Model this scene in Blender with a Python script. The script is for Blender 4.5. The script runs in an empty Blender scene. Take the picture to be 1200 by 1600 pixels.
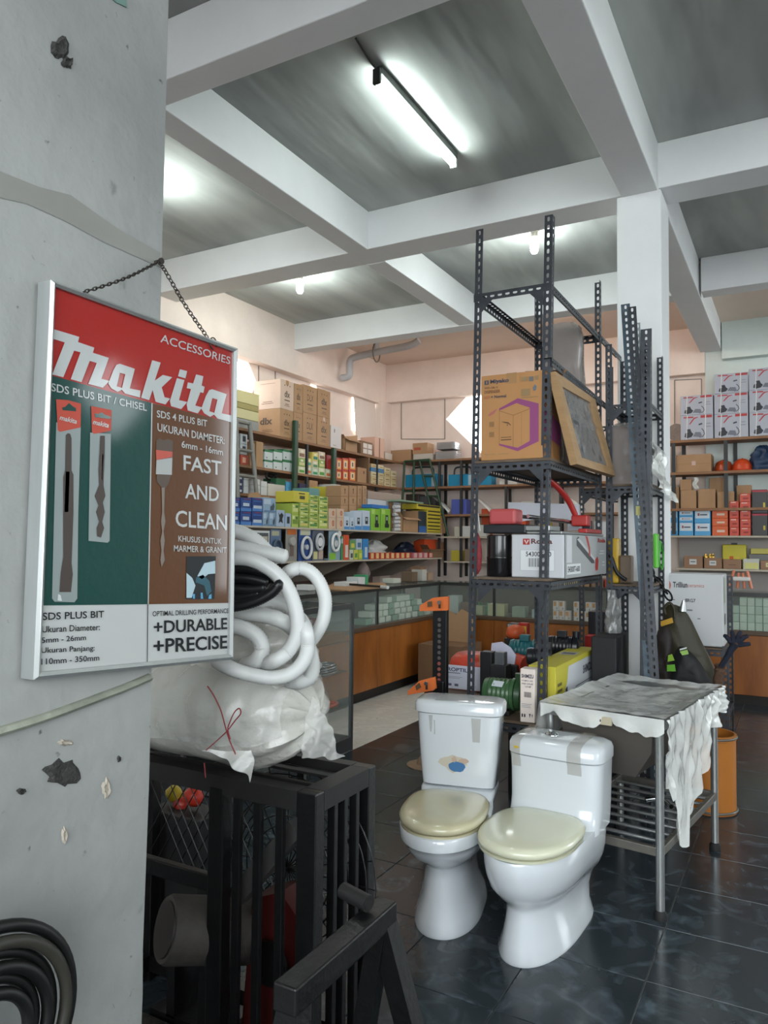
import bpy, bmesh, math, random
from math import sin, cos, pi, sqrt, radians, atan2
from mathutils import Vector, Matrix
from mathutils.geometry import tessellate_polygon
V = Vector
random.seed(7)
SC = bpy.context.scene
COL = SC.collection
# ---------------------------------------------------------------- camera (solved from the beams' vanishing points)
FPX, EYE = 1177.0, 1.45
RC = Matrix(((0.8756, 0.0127, 0.4829), (0.4830, -0.0424, -0.8746), (0.0093, 0.9990, -0.0432)))
cam_d = bpy.data.cameras.new('camera'); cam = bpy.data.objects.new('camera', cam_d); COL.objects.link(cam)
cam_d.sensor_fit = 'HORIZONTAL'; cam_d.sensor_width = 36; cam_d.lens = 36 * FPX / 1200; cam_d.clip_start = 0.02
_m = RC.to_4x4(); _q = _m.to_quaternion(); cam.rotation_mode = 'QUATERNION'; cam.rotation_quaternion = _q
cam.location = (0, 0, EYE); SC.camera = cam
RC = _q.to_matrix()
# ---------------------------------------------------------------- world: bright overcast daylight outside
W = bpy.data.worlds.new('overcast_sky'); SC.world = W; W.use_nodes = True
W.node_tree.nodes['Background'].inputs[0].default_value = (0.90, 0.965, 1.0, 1)
W.node_tree.nodes['Background'].inputs[1].default_value = 9.0
def portal(name, loc, rot, sx, sy):
    l = bpy.data.lights.new(name, 'AREA'); l.shape = 'RECTANGLE'; l.size = sx; l.size_y = sy
    l.cycles.is_portal = True
    o = bpy.data.objects.new(name, l); COL.objects.link(o); o.location = loc; o.rotation_euler = rot
portal('shopfront_daylight', (0.8, -2.45, 2.45), (pi/2, 0, 0), 6.4, 2.9)      # points +Y
portal('rear_side_daylight', (4.45, 8.35, 2.1), (pi/2, 0, pi/2), 3.0, 2.6)  # unseen rear window, added to brighten the back of the room
portal('side_daylight', (4.45, 1.6, 2.3), (pi/2, 0, pi/2), 1.6, 1.8)         # points -X
SC.view_settings.view_transform = 'Standard'; SC.view_settings.look = 'None'
SC.view_settings.gamma = 1.0; SC.view_settings.use_curve_mapping = False
SC.view_settings.exposure = 0.1
SC.cycles.max_bounces = 9; SC.cycles.diffuse_bounces = 5; SC.cycles.glossy_bounces = 3; SC.cycles.transmission_bounces = 6
SC.cycles.transparent_max_bounces = 12; SC.cycles.caustics_reflective = False; SC.cycles.caustics_refractive = False
SC.cycles.sample_clamp_indirect = 4.0
# ---------------------------------------------------------------- photograph pixel -> point on a plane of the room
def ray(px, py): return RC @ V(((px-600)/FPX, -(py-800)/FPX, -1))
def on(ax, val, px, py):
    r = ray(px, py); return V((0, 0, EYE)) + r * ((val - (0, 0, EYE)[ax]) / r[ax])
def onX(px, py, x): return on(0, x, px, py)
def onY(px, py, y): return on(1, y, px, py)
def onZ(px, py, z=0): return on(2, z, px, py)
def deep(px, py, d): return V((0, 0, EYE)) + ray(px, py) * d
# ---------------------------------------------------------------- materials
MATS = {}
def mat(name, col, rough=.6, metal=0, noise=0, nscale=8, bump=0, bscale=40, stretch=None, emit=0, alpha=1, trans=0, ior=1.45, dark=None, coat=0, objrand=0, coords='Object', spec=None):
    if name in MATS: return MATS[name]
    m = bpy.data.materials.new(name); m.use_nodes = True; MATS[name] = m
    nt = m.node_tree; N = nt.nodes; L = nt.links; b = N['Principled BSDF']
    c = tuple(col) + (1,)
    b.inputs['Base Color'].default_value = c; b.inputs['Roughness'].default_value = rough; b.inputs['Metallic'].default_value = metal
    b.inputs['IOR'].default_value = ior
    if spec is not None: b.inputs['Specular IOR Level'].default_value = spec
    if coat: b.inputs['Coat Weight'].default_value = coat; b.inputs['Coat Roughness'].default_value = .08
    if alpha < 1: b.inputs['Alpha'].default_value = alpha
    if trans: b.inputs['Transmission Weight'].default_value = trans
    if emit: b.inputs['Emission Color'].default_value = c; b.inputs['Emission Strength'].default_value = emit
    if noise or bump:
        tc = N.new('ShaderNodeTexCoord'); mp = N.new('ShaderNodeMapping'); L.new(tc.outputs[coords], mp.inputs[0])
        if stretch: mp.inputs['Scale'].default_value = stretch
    if noise:
        n = N.new('ShaderNodeTexNoise'); n.inputs['Scale'].default_value = nscale; n.inputs['Detail'].default_value = 6; n.inputs['Roughness'].default_value = .65
        L.new(mp.outputs[0], n.inputs['Vector'])
        r = N.new('ShaderNodeValToRGB'); r.color_ramp.elements[0].position = .32; r.color_ramp.elements[1].position = .68
        d = dark or tuple(x * (1 - noise) for x in col)
        r.color_ramp.elements[0].color = tuple(d) + (1,); r.color_ramp.elements[1].color = c
        L.new(n.outputs['Fac'], r.inputs[0]); L.new(r.outputs[0], b.inputs['Base Color'])
    if bump:
        n2 = N.new('ShaderNodeTexNoise'); n2.inputs['Scale'].default_value = bscale; n2.inputs['Detail'].default_value = 4
        L.new(mp.outputs[0], n2.inputs['Vector'])
        bp = N.new('ShaderNodeBump'); bp.inputs['Strength'].default_value = bump; bp.inputs['Distance'].default_value = .01
        L.new(n2.outputs['Fac'], bp.inputs['Height']); L.new(bp.outputs[0], b.inputs['Normal'])
    return m
def C(h, name=None, **k):
    """a plain printed/painted colour given as sRGB hex"""
    r = [int(h[i:i+2], 16)/255 for i in (0, 2, 4)]
    lin = [x/12.92 if x <= .04045 else ((x+.055)/1.055)**2.4 for x in r]
    kk = dict(rough=.55); kk.update(k)
    return mat(name or 'print_' + h, lin, **kk)
def lin(h):
    r = [int(h[i:i+2], 16)/255 for i in (0, 2, 4)]
    return [x/12.92 if x <= .04045 else ((x+.055)/1.055)**2.4 for x in r]
# ---------------------------------------------------------------- mesh building
class MB:
    def __init__(s): s.v = []; s.f = []; s.m = []; s.T = None
    def add(s, vs, fs, m=0):
        k = len(s.v); s.v += [tuple(s.T @ V(p)) if s.T else tuple(p) for p in vs]
        s.f += [tuple(k+i for i in f) for f in fs]; s.m += [m]*len(fs)
    def box(s, x0, x1, y0, y1, z0, z1, m=0, b=0):
        if x0 > x1: x0, x1 = x1, x0
        if y0 > y1: y0, y1 = y1, y0
        if not b:
            s.add([(x0,y0,z0),(x1,y0,z0),(x1,y1,z0),(x0,y1,z0),(x0,y0,z1),(x1,y0,z1),(x1,y1,z1),(x0,y1,z1)],
                  [(0,3,2,1),(4,5,6,7),(0,1,5,4),(1,2,6,5),(2,3,7,6),(3,0,4,7)], m); return s
        bm = bmesh.new(); bmesh.ops.create_cube(bm, size=1)
        bmesh.ops.scale(bm, vec=(x1-x0, y1-y0, z1-z0), verts=bm.verts)
        b = min(b, .45*min(x1-x0, y1-y0, z1-z0))
        bmesh.ops.bevel(bm, geom=bm.edges[:], offset=b, segments=2, affect='EDGES', profile=.5)
        bmesh.ops.translate(bm, vec=((x0+x1)/2, (y0+y1)/2, (z0+z1)/2), verts=bm.verts)
        bm.verts.ensure_lookup_table()
        s.add([v.co[:] for v in bm.verts], [[v.index for v in f.verts] for f in bm.faces], m); bm.free(); return s
    def beam(s, a, b, w, h, up=V((0,0,1)), m=0):
        a, b = V(a), V(b); d = (b-a).normalized(); u = d.cross(up)
        if u.length < 1e-4: u = d.cross(V((0,1,0)))
        u.normalize(); n = u.cross(d)
        vs = [p + u*(i*w/2) + n*(j*h/2) for p in (a, b) for i, j in ((-1,-1),(1,-1),(1,1),(-1,1))]
        s.add(vs, [(0,3,2,1),(4,5,6,7),(0,1,5,4),(1,2,6,5),(2,3,7,6),(3,0,4,7)], m); return s
    def prism(s, pts, thick, O, U, Vv, m=0):
        """flat outline pts (u,v) at O along U,Vv, given a thickness along U x V"""
        O, U, Vv = V(O), V(U), V(Vv); n = U.cross(Vv).normalized()*thick
        P = [O+U*a+Vv*b for a, b in pts]; k = len(P)
        tr = tessellate_polygon([[V((a, b, 0)) for a, b in pts]])
        s.add(P + [p+n for p in P], [tuple(t) for t in tr] + [tuple(k+i for i in reversed(t)) for t in tr] + [(i, (i+1) % k, k+(i+1) % k, k+i) for i in range(k)], m); return s
    def tube(s, P, r, n=8, closed=False, m=0, caps=True, rf=None, flat=1):
        P = [V(p) for p in P]; k = len(P); vs = []; prev = None
        for i, p in enumerate(P):
            a = P[(i-1) % k] if (closed or i > 0) else p; b = P[(i+1) % k] if (closed or i < k-1) else p
            t = (b-a).normalized()
            if prev is None:
                u = t.cross(V((0,0,1)));
                if u.length < .05: u = t.cross(V((0,1,0)))
            else: u = prev - t*prev.dot(t)
            u.normalize(); prev = u; w = t.cross(u); rr = rf(i) if rf else (r[i] if isinstance(r, (list, tuple)) else r)
            for j in range(n): q = 2*pi*j/n; vs.append(p + u*(cos(q)*rr) + w*(sin(q)*rr*flat))
        fs = []
        for i in range(k if closed else k-1):
            for j in range(n): a = i*n+j; b = i*n+(j+1) % n; c = ((i+1) % k)*n; fs.append((a, b, c+(j+1) % n, c+j))
        if caps and not closed: fs += [tuple(range(n-1, -1, -1)), tuple((k-1)*n+j for j in range(n))]
        s.add(vs, fs, m); return s
    def cyl(s, a, b, r, n=16, m=0, r2=None): return s.tube([a, b], [r, r if r2 is None else r2], n, m=m)
    def lathe(s, prof, c=(0,0,0), n=24, m=0, sx=1, sy=1):
        c = V(c); vs = []; k = len(prof)
        for r, z in prof:
            for j in range(n): q = 2*pi*j/n; vs.append(c+V((cos(q)*r*sx, sin(q)*r*sy, z)))
        fs = [(i*n+j, i*n+(j+1) % n, (i+1)*n+(j+1) % n, (i+1)*n+j) for i in range(k-1) for j in range(n)]
        if prof[0][0] > 1e-5: fs.append(tuple(range(n-1, -1, -1)))
        if prof[-1][0] > 1e-5: fs.append(tuple((k-1)*n+j for j in range(n)))
        s.add(vs, fs, m); return s
    def loft(s, rings, m=0, cap0=True, cap1=True):
        n = len(rings[0]); vs = [p for r in rings for p in r]; k = len(rings)
        fs = [(i*n+j, i*n+(j+1) % n, (i+1)*n+(j+1) % n, (i+1)*n+j) for i in range(k-1) for j in range(n)]
        if cap0: fs.append(tuple(range(n-1, -1, -1)))
        if cap1: fs.append(tuple((k-1)*n+j for j in range(n)))
        s.add(vs, fs, m); return s
    def sheet(s, fn, nu, nv, m=0):
        s.add([fn(i/nu, j/nv) for j in range(nv+1) for i in range(nu+1)],
              [(j*(nu+1)+i, j*(nu+1)+i+1, (j+1)*(nu+1)+i+1, (j+1)*(nu+1)+i) for j in range(nv) for i in range(nu)], m); return s
    def flat(s, polys, O, U, Vv, m=0, holes=None, lift=0):
        O, U, Vv = V(O), V(U), V(Vv); n = U.cross(Vv).normalized()*lift
        for p in polys:
            loops = p if isinstance(p[0][0], (tuple, list)) else [p]
            tr = tessellate_polygon([[V((a, b, 0)) for a, b in l] for l in loops]); fl = [q for l in loops for q in l]
            s.add([O+U*a+Vv*b+n for a, b in fl], [tuple(t) for t in tr], m)
        return s
    def mesh(s, name, mats, smooth=None):
        me = bpy.data.meshes.new(name); me.from_pydata(s.v, [], s.f)
        for x in (mats if isinstance(mats, (list, tuple)) else [mats]): me.materials.append(x)
        if any(s.m): me.polygons.foreach_set('material_index', s.m)
        if smooth is not None and len(s.f):
            me.polygons.foreach_set('use_smooth', [True]*len(s.f)); me.set_sharp_from_angle(angle=radians(smooth))
        me.update(); return me
    def part(s, name, mats, parent=None, smooth=None, label=None, kind=None, recalc=False):
        me = s.mesh(name, mats, smooth)
        if recalc:
            bm = bmesh.new(); bm.from_mesh(me); bmesh.ops.recalc_face_normals(bm, faces=bm.faces); bm.to_mesh(me); bm.free()
        o = bpy.data.objects.new(name, me); COL.objects.link(o)
        if parent is not None: o.parent = parent; o.matrix_parent_inverse = Matrix.Translation(-parent.location) if parent.rotation_euler.z == 0 else parent.matrix_basis.inverted()
        if label: o['label'] = label
        if kind: o['kind'] = kind
        return o
def thing(name, label, cat, loc=(0,0,0), group=None, rz=0):
    o = bpy.data.objects.new(name, None); COL.objects.link(o); o.location = loc; o.rotation_euler.z = rz; o.empty_display_size = .05
    o['label'] = label; o['category'] = cat
    if group: o['group'] = group
    return o
def tag(o, label, cat, group=None, kind=None):
    o['label'] = label; o['category'] = cat
    if group: o['group'] = group
    if kind: o['kind'] = kind
    return o
def struct(name, mb, m, parent=None, smooth=None):
    o = mb.part(name, m, parent, smooth)
    if parent is None: o['kind'] = 'structure'
    return o
_TXT = {}
def glyphs(s, bold=0, shear=0):
    k = (s, bold, shear)
    if k not in _TXT:
        cu = bpy.data.curves.new('t', 'FONT'); cu.body = s; cu.offset = bold; cu.shear = shear; cu.resolution_u = 3; cu.fill_mode = 'FRONT'
        o = bpy.data.objects.new('t', cu); COL.objects.link(o); dg = bpy.context.evaluated_depsgraph_get()
        me = bpy.data.meshes.new_from_object(o.evaluated_get(dg)); vs = [v.co[:2] for v in me.vertices]; fs = [tuple(p.vertices) for p in me.polygons]
        bpy.data.objects.remove(o); bpy.data.curves.remove(cu); bpy.data.meshes.remove(me)
        x0 = min(v[0] for v in vs); x1 = max(v[0] for v in vs); y0 = min(v[1] for v in vs); y1 = max(v[1] for v in vs)
        _TXT[k] = ([((x-x0)/(x1-x0), (y-y0)/(y1-y0)) for x, y in vs], fs, (x1-x0)/(y1-y0))
    return _TXT[k]
def write(mb, s, O, U, Vv, bold=.012, shear=0, m=0, lift=0):
    """lettering fitted to the parallelogram O, O+U, O+Vv"""
    vs, fs, _ = glyphs(s, bold, shear); O, U, Vv = V(O), V(U), V(Vv); n = U.cross(Vv).normalized()*lift
    mb.add([O+U*a+Vv*b+n for a, b in vs], fs, m)
def sm(p, k=6, closed=False):
    """smooth a polyline through its points (Catmull-Rom)"""
    P = [V(q) for q in p]; out = []; n = len(P)
    for i in range(n if closed else n-1):
        a = P[(i-1) % n] if closed or i > 0 else P[0]; b = P[i]; c = P[(i+1) % n]; d = P[(i+2) % n] if closed or i < n-2 else P[-1]
        for j in range(k):
            t = j/k; out.append(.5*((2*b) + (c-a)*t + (2*a-5*b+4*c-d)*t*t + (3*b-a-3*c+d)*t**3))
    if not closed: out.append(P[-1])
    return out
def resample(P, step):
    out = [P[0].copy()]; left = step
    for a, b in zip(P, P[1:]):
        L = (b-a).length; t = left
        while t <= L and L > 0: out.append(a.lerp(b, t/L)); t += step
        left = t-L
    return out
def slotted(mb, a, b, U, Wd, w=.036, t=.002, pitch=.038, m=0, hole=(.0115, .0066)):
    """slotted steel angle bar from a to b; flanges along U and Wd"""
    a, b = V(a), V(b); L = (b-a); n = max(1, round(L.length/pitch)); L.normalize(); pc = (b-a).length/n
    U, Wd = V(U).normalized(), V(Wd).normalized()
    for F, Nn in ((U, Wd), (Wd, U)):
        for i in range(n):
            s0, s1, sc = i*pc, (i+1)*pc, (i+.5)*pc; hl, hw = hole
            out = [(s0,0),(sc,0),(s1,0),(s1,w/2),(s1,w),(sc,w),(s0,w),(s0,w/2)]
            inn = [(sc-hl*.8,w/2-hw*.8),(sc,w/2-hw),(sc+hl*.8,w/2-hw*.8),(sc+hl,w/2),(sc+hl*.8,w/2+hw*.8),(sc,w/2+hw),(sc-hl*.8,w/2+hw*.8),(sc-hl,w/2)]
            P = [a+L*p+F*q+Nn*h for h in (0, t) for ring in (out, inn) for p, q in ring]
            fs = []
            for j in range(8):
                k = (j+1) % 8
                fs += [(j, k, 8+k, 8+j), (16+k, 16+j, 24+j, 24+k), (8+j, 8+k, 24+k, 24+j)]
            fs += [(4, 5, 21, 20), (5, 6, 22, 21)]
            mb.add(P, fs, m)
    return mb
# ================================================================ the room
ZC, ZB = 4.06, 3.75
XL, XR, YB, YF = -5.35, 4.4, 9.6, -2.4
SIDE = 1
M_wall = mat('chalky_white_wall', lin('D9DAD8'), .85, noise=.10, nscale=1.6, bump=.25, bscale=30)
M_warm = mat('wall_warm_light_tint', lin('F0DFD4'), .85, noise=.12, nscale=2.2, bump=.2, bscale=25)  # pinkish light at the back and left, put into the wall colour
M_cool = mat('pale_green_wall', lin('D5DEDA'), .85, noise=.10, nscale=2.5, bump=.2, bscale=25)
M_beam = mat('painted_beam', lin('E4E5E6'), .8, noise=.06, nscale=2.2, bump=.15, bscale=20)
M_groove = C('8E857E', 'wall_groove', rough=.9)
def ceiling_mat():
    m = mat('stained_ceiling', lin('A9ACAA'), .9); nt = m.node_tree; N, L = nt.nodes, nt.links; b = N['Principled BSDF']
    tc = N.new('ShaderNodeTexCoord'); mp = N.new('ShaderNodeMapping'); mp.inputs['Scale'].default_value = (1.1, .22, 1); mp.inputs['Rotation'].default_value = (0, 0, .25)
    L.new(tc.outputs['Object'], mp.inputs[0])
    n = N.new('ShaderNodeTexNoise'); n.inputs['Scale'].default_value = 1.6; n.inputs['Detail'].default_value = 4; n.inputs['Distortion'].default_value = .3
    L.new(mp.outputs[0], n.inputs['Vector'])
    r = N.new('ShaderNodeValToRGB'); e = r.color_ramp.elements; e[0].position = .36; e[0].color = (*lin('A8ABA9'), 1); e[1].position = .66; e[1].color = (*lin('DDE1DD'), 1)
    L.new(n.outputs['Fac'], r.inputs[0])
    n3 = N.new('ShaderNodeTexNoise'); n3.inputs['Scale'].default_value = .5; L.new(tc.outputs['Object'], n3.inputs['Vector'])
    mx = N.new('ShaderNodeMix'); mx.data_type = 'RGBA'; mx.blend_type = 'MULTIPLY'; mx.inputs[0].default_value = .5
    L.new(r.outputs[0], mx.inputs[6]); L.new(n3.outputs['Fac'], mx.inputs[7]); L.new(mx.outputs[2], b.inputs['Base Color'])
    n2 = N.new('ShaderNodeTexNoise'); n2.inputs['Scale'].default_value = 3; n2.inputs['Detail'].default_value = 3; L.new(mp.outputs[0], n2.inputs['Vector'])
    bp = N.new('ShaderNodeBump'); bp.inputs['Strength'].default_value = .6; bp.inputs['Distance'].default_value = .05
    L.new(n2.outputs['Fac'], bp.inputs['Height']); L.new(bp.outputs[0], b.inputs['Normal']); return m
struct('ceiling', MB().box(XL-.2, XR+.2, YF-.2, YB+.2, ZC, ZC+.12), ceiling_mat())
struct('ceiling', MB().box(XL+.1, 3.9, 7.3, YB-.05, ZC-.012, ZC-.001), mat('ceiling_warm_light_tint', lin('E4D2C4'), .85, noise=.08, nscale=1.5))  # thin extra panel; warm light on this bay's ceiling is painted as its colour
# floor slab and tiles
M_grout = C('A2A3A2', 'tile_grout', rough=.8)
def marble(name, c0, c1, c2, rough, vein=.5):
    m = mat(name, lin(c0), rough); nt = m.node_tree; N, L = nt.nodes, nt.links; b = N['Principled BSDF']
    tc = N.new('ShaderNodeTexCoord'); oi = N.new('ShaderNodeObjectInfo'); ad = N.new('ShaderNodeVectorMath'); ad.operation = 'ADD'
    L.new(tc.outputs['Object'], ad.inputs[0]); ml = N.new('ShaderNodeMath'); ml.operation = 'MULTIPLY'; ml.inputs[1].default_value = 40; L.new(oi.outputs['Random'], ml.inputs[0]); L.new(ml.outputs[0], ad.inputs[1])
    n = N.new('ShaderNodeTexNoise'); n.inputs['Scale'].default_value = 7; n.inputs['Detail'].default_value = 8; n.inputs['Distortion'].default_value = 1.6; L.new(ad.outputs[0], n.inputs['Vector'])
    r = N.new('ShaderNodeValToRGB'); e = r.color_ramp.elements; e[0].position = .3; e[0].color = (*lin(c0), 1); e[1].position = .62; e[1].color = (*lin(c1), 1)
    x = e.new(.5); x.color = (*lin(c0), 1); y = e.new(.74); y.color = (*lin(c2), 1)
    L.new(n.outputs['Fac'], r.inputs[0]); L.new(r.outputs[0], b.inputs['Base Color']); return m
M_dark = marble('dark_marbled_tile', '2B3236', '3A4349', '4F5A61', .2)
M_light = marble('pale_speckled_tile', 'D2D4CE', 'DEE0DA', 'C2C4BC', .25)
floor = struct('floor', MB().box(XL-.2, XR+.2, YF-.2, YB+.2, -.12, -.008), M_grout)
def tiles(name, m, xs, ys, px, py, label):
    me = MB().box(-px/2+.002, px/2-.002, -py/2+.002, py/2-.002, -.008, 0, b=.0012).mesh(name, m)
    for x in xs:
        for y in ys:
            o = bpy.data.objects.new(name, me); COL.objects.link(o); o.parent = floor; o.location = (x, y, 0)
PX, PY = .386, .402
tiles('floor_tile', M_dark, [-2.4+PX*(i+.5) for i in range(-1, 10)], [4.30+PY*(j+.5) for j in range(-6, 9)], PX, PY, '')
tiles('floor_tile', M_light, [-3.56+.39*(i+.5) for i in range(2)], [4.4+.40*(j+.5) for j in range(9)], .39, .40, '')
bm_ = MB()
for x in range(-2, 24):        # tiling beyond the part in view: one joined field
    for y in range(-2, 24):
        cx, cy = -4.33+PX*(x+.5), YF+.0+PY*(y+.5)+.3
        if -2.786 < cx < 1.46 and 1.9 < cy < 7.9: continue
        if cx < -2.7 and cy > 4.0: continue
        bm_.box(cx-PX/2+.002, cx+PX/2-.002, cy-PY/2+.002, cy+PY/2-.002, -.008, -.0005)
o = bm_.part('floor_tile_field', M_dark, floor, kind='stuff')
# ---- walls with real openings
def wall_poly(name, pts, holes, O, U, Vv, thick, m):
    mb = MB(); O, U, Vv = V(O), V(U), V(Vv); n = U.cross(Vv).normalized()*thick
    loops = [pts]+holes; tr = tessellate_polygon([[V((a, b, 0)) for a, b in l] for l in loops]); fl = [q for l in loops for q in l]; k = len(fl)
    P = [O+U*a+Vv*b for a, b in fl]; fs = [tuple(t) for t in tr]+[tuple(k+i for i in reversed(t)) for t in tr]; st = 0
    for l in loops:
        q = len(l); fs += [(st+i, st+(i+1) % q, k+st+(i+1) % q, k+st+i) for i in range(q)]; st += q
    mb.add(P+[p+n for p in P], fs); return struct(name, mb, m)
def rect(a, b, c, d): return [(a, c), (b, c), (b, d), (a, d)]
# left wall: two diamond vents and a tall boarded vent
D1 = [(4.35, 2.98), (5.07, 3.40-.12), (4.78, 3.62), (4.35, 3.62)]
pR = onX(402, 600, XL); pT = onX(366, 545, XL); pB = onX(391, 613, XL)
cy1 = pR.y-.40; D1 = [(pR.y, pR.z), (cy1, pR.z+.52), (cy1-.40, pR.z), (cy1, pR.z-.52)]
q = onX(490, 588, XL); D2 = [(q.y+.26, q.z-.42), (q.y, q.z), (q.y-.26, q.z-.42), (q.y, q.z-.84)]
a, b = onX(550, 604, XL), onX(590, 622, XL); D3 = [(a.y, a.z-.60), (b.y, a.z-.60), (b.y, b.z), (a.y, a.z)]
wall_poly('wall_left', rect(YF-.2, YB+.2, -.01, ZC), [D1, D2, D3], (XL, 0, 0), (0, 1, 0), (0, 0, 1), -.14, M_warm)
# back wall: one diamond vent
cB = onY(697, 655, YB); xc, zc = cB.x+.52, cB.z
def bo(x): return x
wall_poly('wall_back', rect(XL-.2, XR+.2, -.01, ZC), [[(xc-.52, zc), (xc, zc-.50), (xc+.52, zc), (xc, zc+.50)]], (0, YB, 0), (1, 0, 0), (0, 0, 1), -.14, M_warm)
struct('trim_1', MB().box(-.95, XR, YB-.10, YB+.01, 0, ZC), M_cool)                 # white stretch standing proud on the right
# right wall with a door-sized opening, a rear window added to light the back, and a high vent, front wall with the shopfront opening
wall_poly('wall_right', rect(YF-.2, YB+.2, -.01, ZC), [rect(.8, 2.4, 1.45, 3.1), rect(7.4, 9.3, .85, 3.5), [(5.2, 3.02), (5.7, 2.5), (6.2, 3.02), (5.7, 3.54)]], (XR, 0, 0), (0, 1, 0), (0, 0, 1), .14, M_wall)
wall_poly('wall_front', rect(XL-.2, XR+.2, -.01, ZC), [rect(-2.3, 3.9, 1.05, 3.85)], (0, YF, 0), (1, 0, 0), (0, 0, 1), .14, M_wall)
portal('vent_daylight', (XL-.16, cy1-.4, pR.z), (pi/2, 0, -pi/2), .8, 1.0)
portal('vent_daylight', (XL-.16, q.y, q.z-.42), (pi/2, 0, -pi/2), .5, .8)
portal('vent_daylight', (xc, YB+.16, zc), (-pi/2, 0, 0), 1.0, 1.0)
portal('vent_daylight', (XR+.16, 5.7, 3.02), (pi/2, 0, pi/2), 1.0, 1.04)
struct('pavement', MB().box(-16, 16, -14, 20, -.30, -.14), C('6E6B66', 'grey_pavement', rough=.9))
# ---- ceiling beams and columns
n_b = [0]
def beam(x0, x1, y0, y1, z0=ZB, z1=ZC, m=None):
    o = struct('ceiling_beam', MB().box(x0, x1, y0, y1, z0, z1, b=.006), m or M_beam); return o
beam(XL, XR, 2.66, 2.83); beam(XL, XR, 5.01, 5.29, ZB+.01); beam(XL+.0, -.99, 7.22, 7.42, ZB); beam(-.75, XR, 7.22, 7.42, ZB)
beam(-3.11, -2.93, 2.83, 5.01, ZB+.005); beam(-3.11, -2.93, 5.29, 7.22, ZB+.005)
beam(-1.0, -.77, YF, 9.6, ZB-.005)
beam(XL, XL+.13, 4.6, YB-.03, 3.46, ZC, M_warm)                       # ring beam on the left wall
beam(-.76, XR, YB-.22, YB-.1, 3.62, ZC, M_cool)                        # ring beam on the far wall
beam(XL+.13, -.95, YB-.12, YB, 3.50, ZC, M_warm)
struct('pillar_back', MB().box(-1.03, -.752, 5.0, 5.32, 0, ZB, b=.008), M_beam)
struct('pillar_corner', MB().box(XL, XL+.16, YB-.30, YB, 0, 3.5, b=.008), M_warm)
def M_pillar_():
    m = mat('scuffed_grey_plaster', lin('A4A6A3'), .8); nt = m.node_tree; N, L = nt.nodes, nt.links; b = N['Principled BSDF']
    tc = N.new('ShaderNodeTexCoord')
    def noise(sc, det, st=(1, 1, 1)):
        mp = N.new('ShaderNodeMapping'); mp.inputs['Scale'].default_value = st; L.new(tc.outputs['Object'], mp.inputs[0])
        n = N.new('ShaderNodeTexNoise'); n.inputs['Scale'].default_value = sc; n.inputs['Detail'].default_value = det; L.new(mp.outputs[0], n.inputs['Vector']); return n.outputs['Fac']
    def ramp(f, p0, c0, p1, c1):
        r = N.new('ShaderNodeValToRGB'); e = r.color_ramp.elements; e[0].position = p0; e[0].color = (*lin(c0), 1); e[1].position = p1; e[1].color = (*lin(c1), 1); L.new(f, r.inputs[0]); return r.outputs[0]
    base = ramp(noise(2.2, 5), .35, '7A7C7A', .65, '929491')
    spots = ramp(noise(9, 7, (1, 1, .8)), .24, '3A3A38', .33, 'FFFFFF')
    fine = ramp(noise(45, 3), .22, '6A6A68', .30, 'FFFFFF')
    def mul(a, c):
        mx = N.new('ShaderNodeMix'); mx.data_type = 'RGBA'; mx.blend_type = 'MULTIPLY'; mx.inputs[0].default_value = .8; L.new(a, mx.inputs[6]); L.new(c, mx.inputs[7]); return mx.outputs[2]
    L.new(mul(mul(base, spots), fine), b.inputs['Base Color'])
    bp = N.new('ShaderNodeBump'); bp.inputs['Strength'].default_value = .35; bp.inputs['Distance'].default_value = .01; L.new(noise(26, 6), bp.inputs['Height']); L.new(bp.outputs[0], b.inputs['Normal']); return m
M_pillar = M_pillar_()
XP = -1.07
# foreground pillar: its right-hand face carries the sign; the far edge is a little uneven
mb = MB(); zz = [0, .35, .62, .7, 1.0, 1.4, 1.9, 2.5, 3.1, ZC]; ye = [1.034, 1.030, 1.036, 1.034, 1.040, 1.040, 1.042, 1.045, 1.045, 1.045]
mb.loft([[V((XP, e, z)), V((XP-.45, e, z)), V((XP-.45, .42, z)), V((XP, .42, z))] for z, e in zip(zz, ye)])
struct('pillar_front', mb, M_pillar)
# chips, patched band and the trunking ridge on the front pillar
def blob(px, py, rx, ry, x, lift, n=18, jag=.3, seed=0):
    rnd = random.Random(seed); return [onX(px+cos(t)*rx*(1+rnd.uniform(-jag, jag)), py+sin(t)*ry*(1+rnd.uniform(-jag, jag)), x) + V((lift, 0, 0)) for t in [2*pi*i/n for i in range(n)]]
def pblob(name, m, specs, label=None):
    mb = MB()
    for (px, py, rx, ry, seed) in specs:
        ring = blob(px, py, rx, ry, XP, .0008, seed=seed); c = sum(ring, V())/len(ring); rim = [p.lerp(c, .35)+V((.0035, 0, 0)) for p in ring]
        mb.loft([ring, rim, [p.lerp(c, .6)+V((.0008, 0, 0)) for p in ring]], cap0=False)
    return mb.part(name, m, bpy.data.objects['pillar_front'], smooth=40, label=label)
M_chip = mat('chipped_dark_plaster', lin('3C3B39'), .95, noise=.5, nscale=60, bump=.8, bscale=120)
pblob('chipped_hole', M_chip, [(94, 76, 15, 17, 3), (105, 98, 9, 10, 4)], 'dark chipped hole with exposed filler')
pblob('worn_patch', M_chip, [(95, 1208, 28, 20, 5), (33, 1236, 7, 5, 6), (185, 1186, 3, 5, 8)], 'black scraped patch of bare plaster')
pblob('stain', mat('tan_stain', lin('9C9488'), .9), [(166, 1232, 7, 17, 7), (100, 1305, 5, 14, 9), (102, 1160, 12, 5, 10)])
P = [onX(x, y, XP) for x, y in ((-25, 1150), (60, 1124), (140, 1095), (200, 1072), (232, 1058))]
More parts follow.
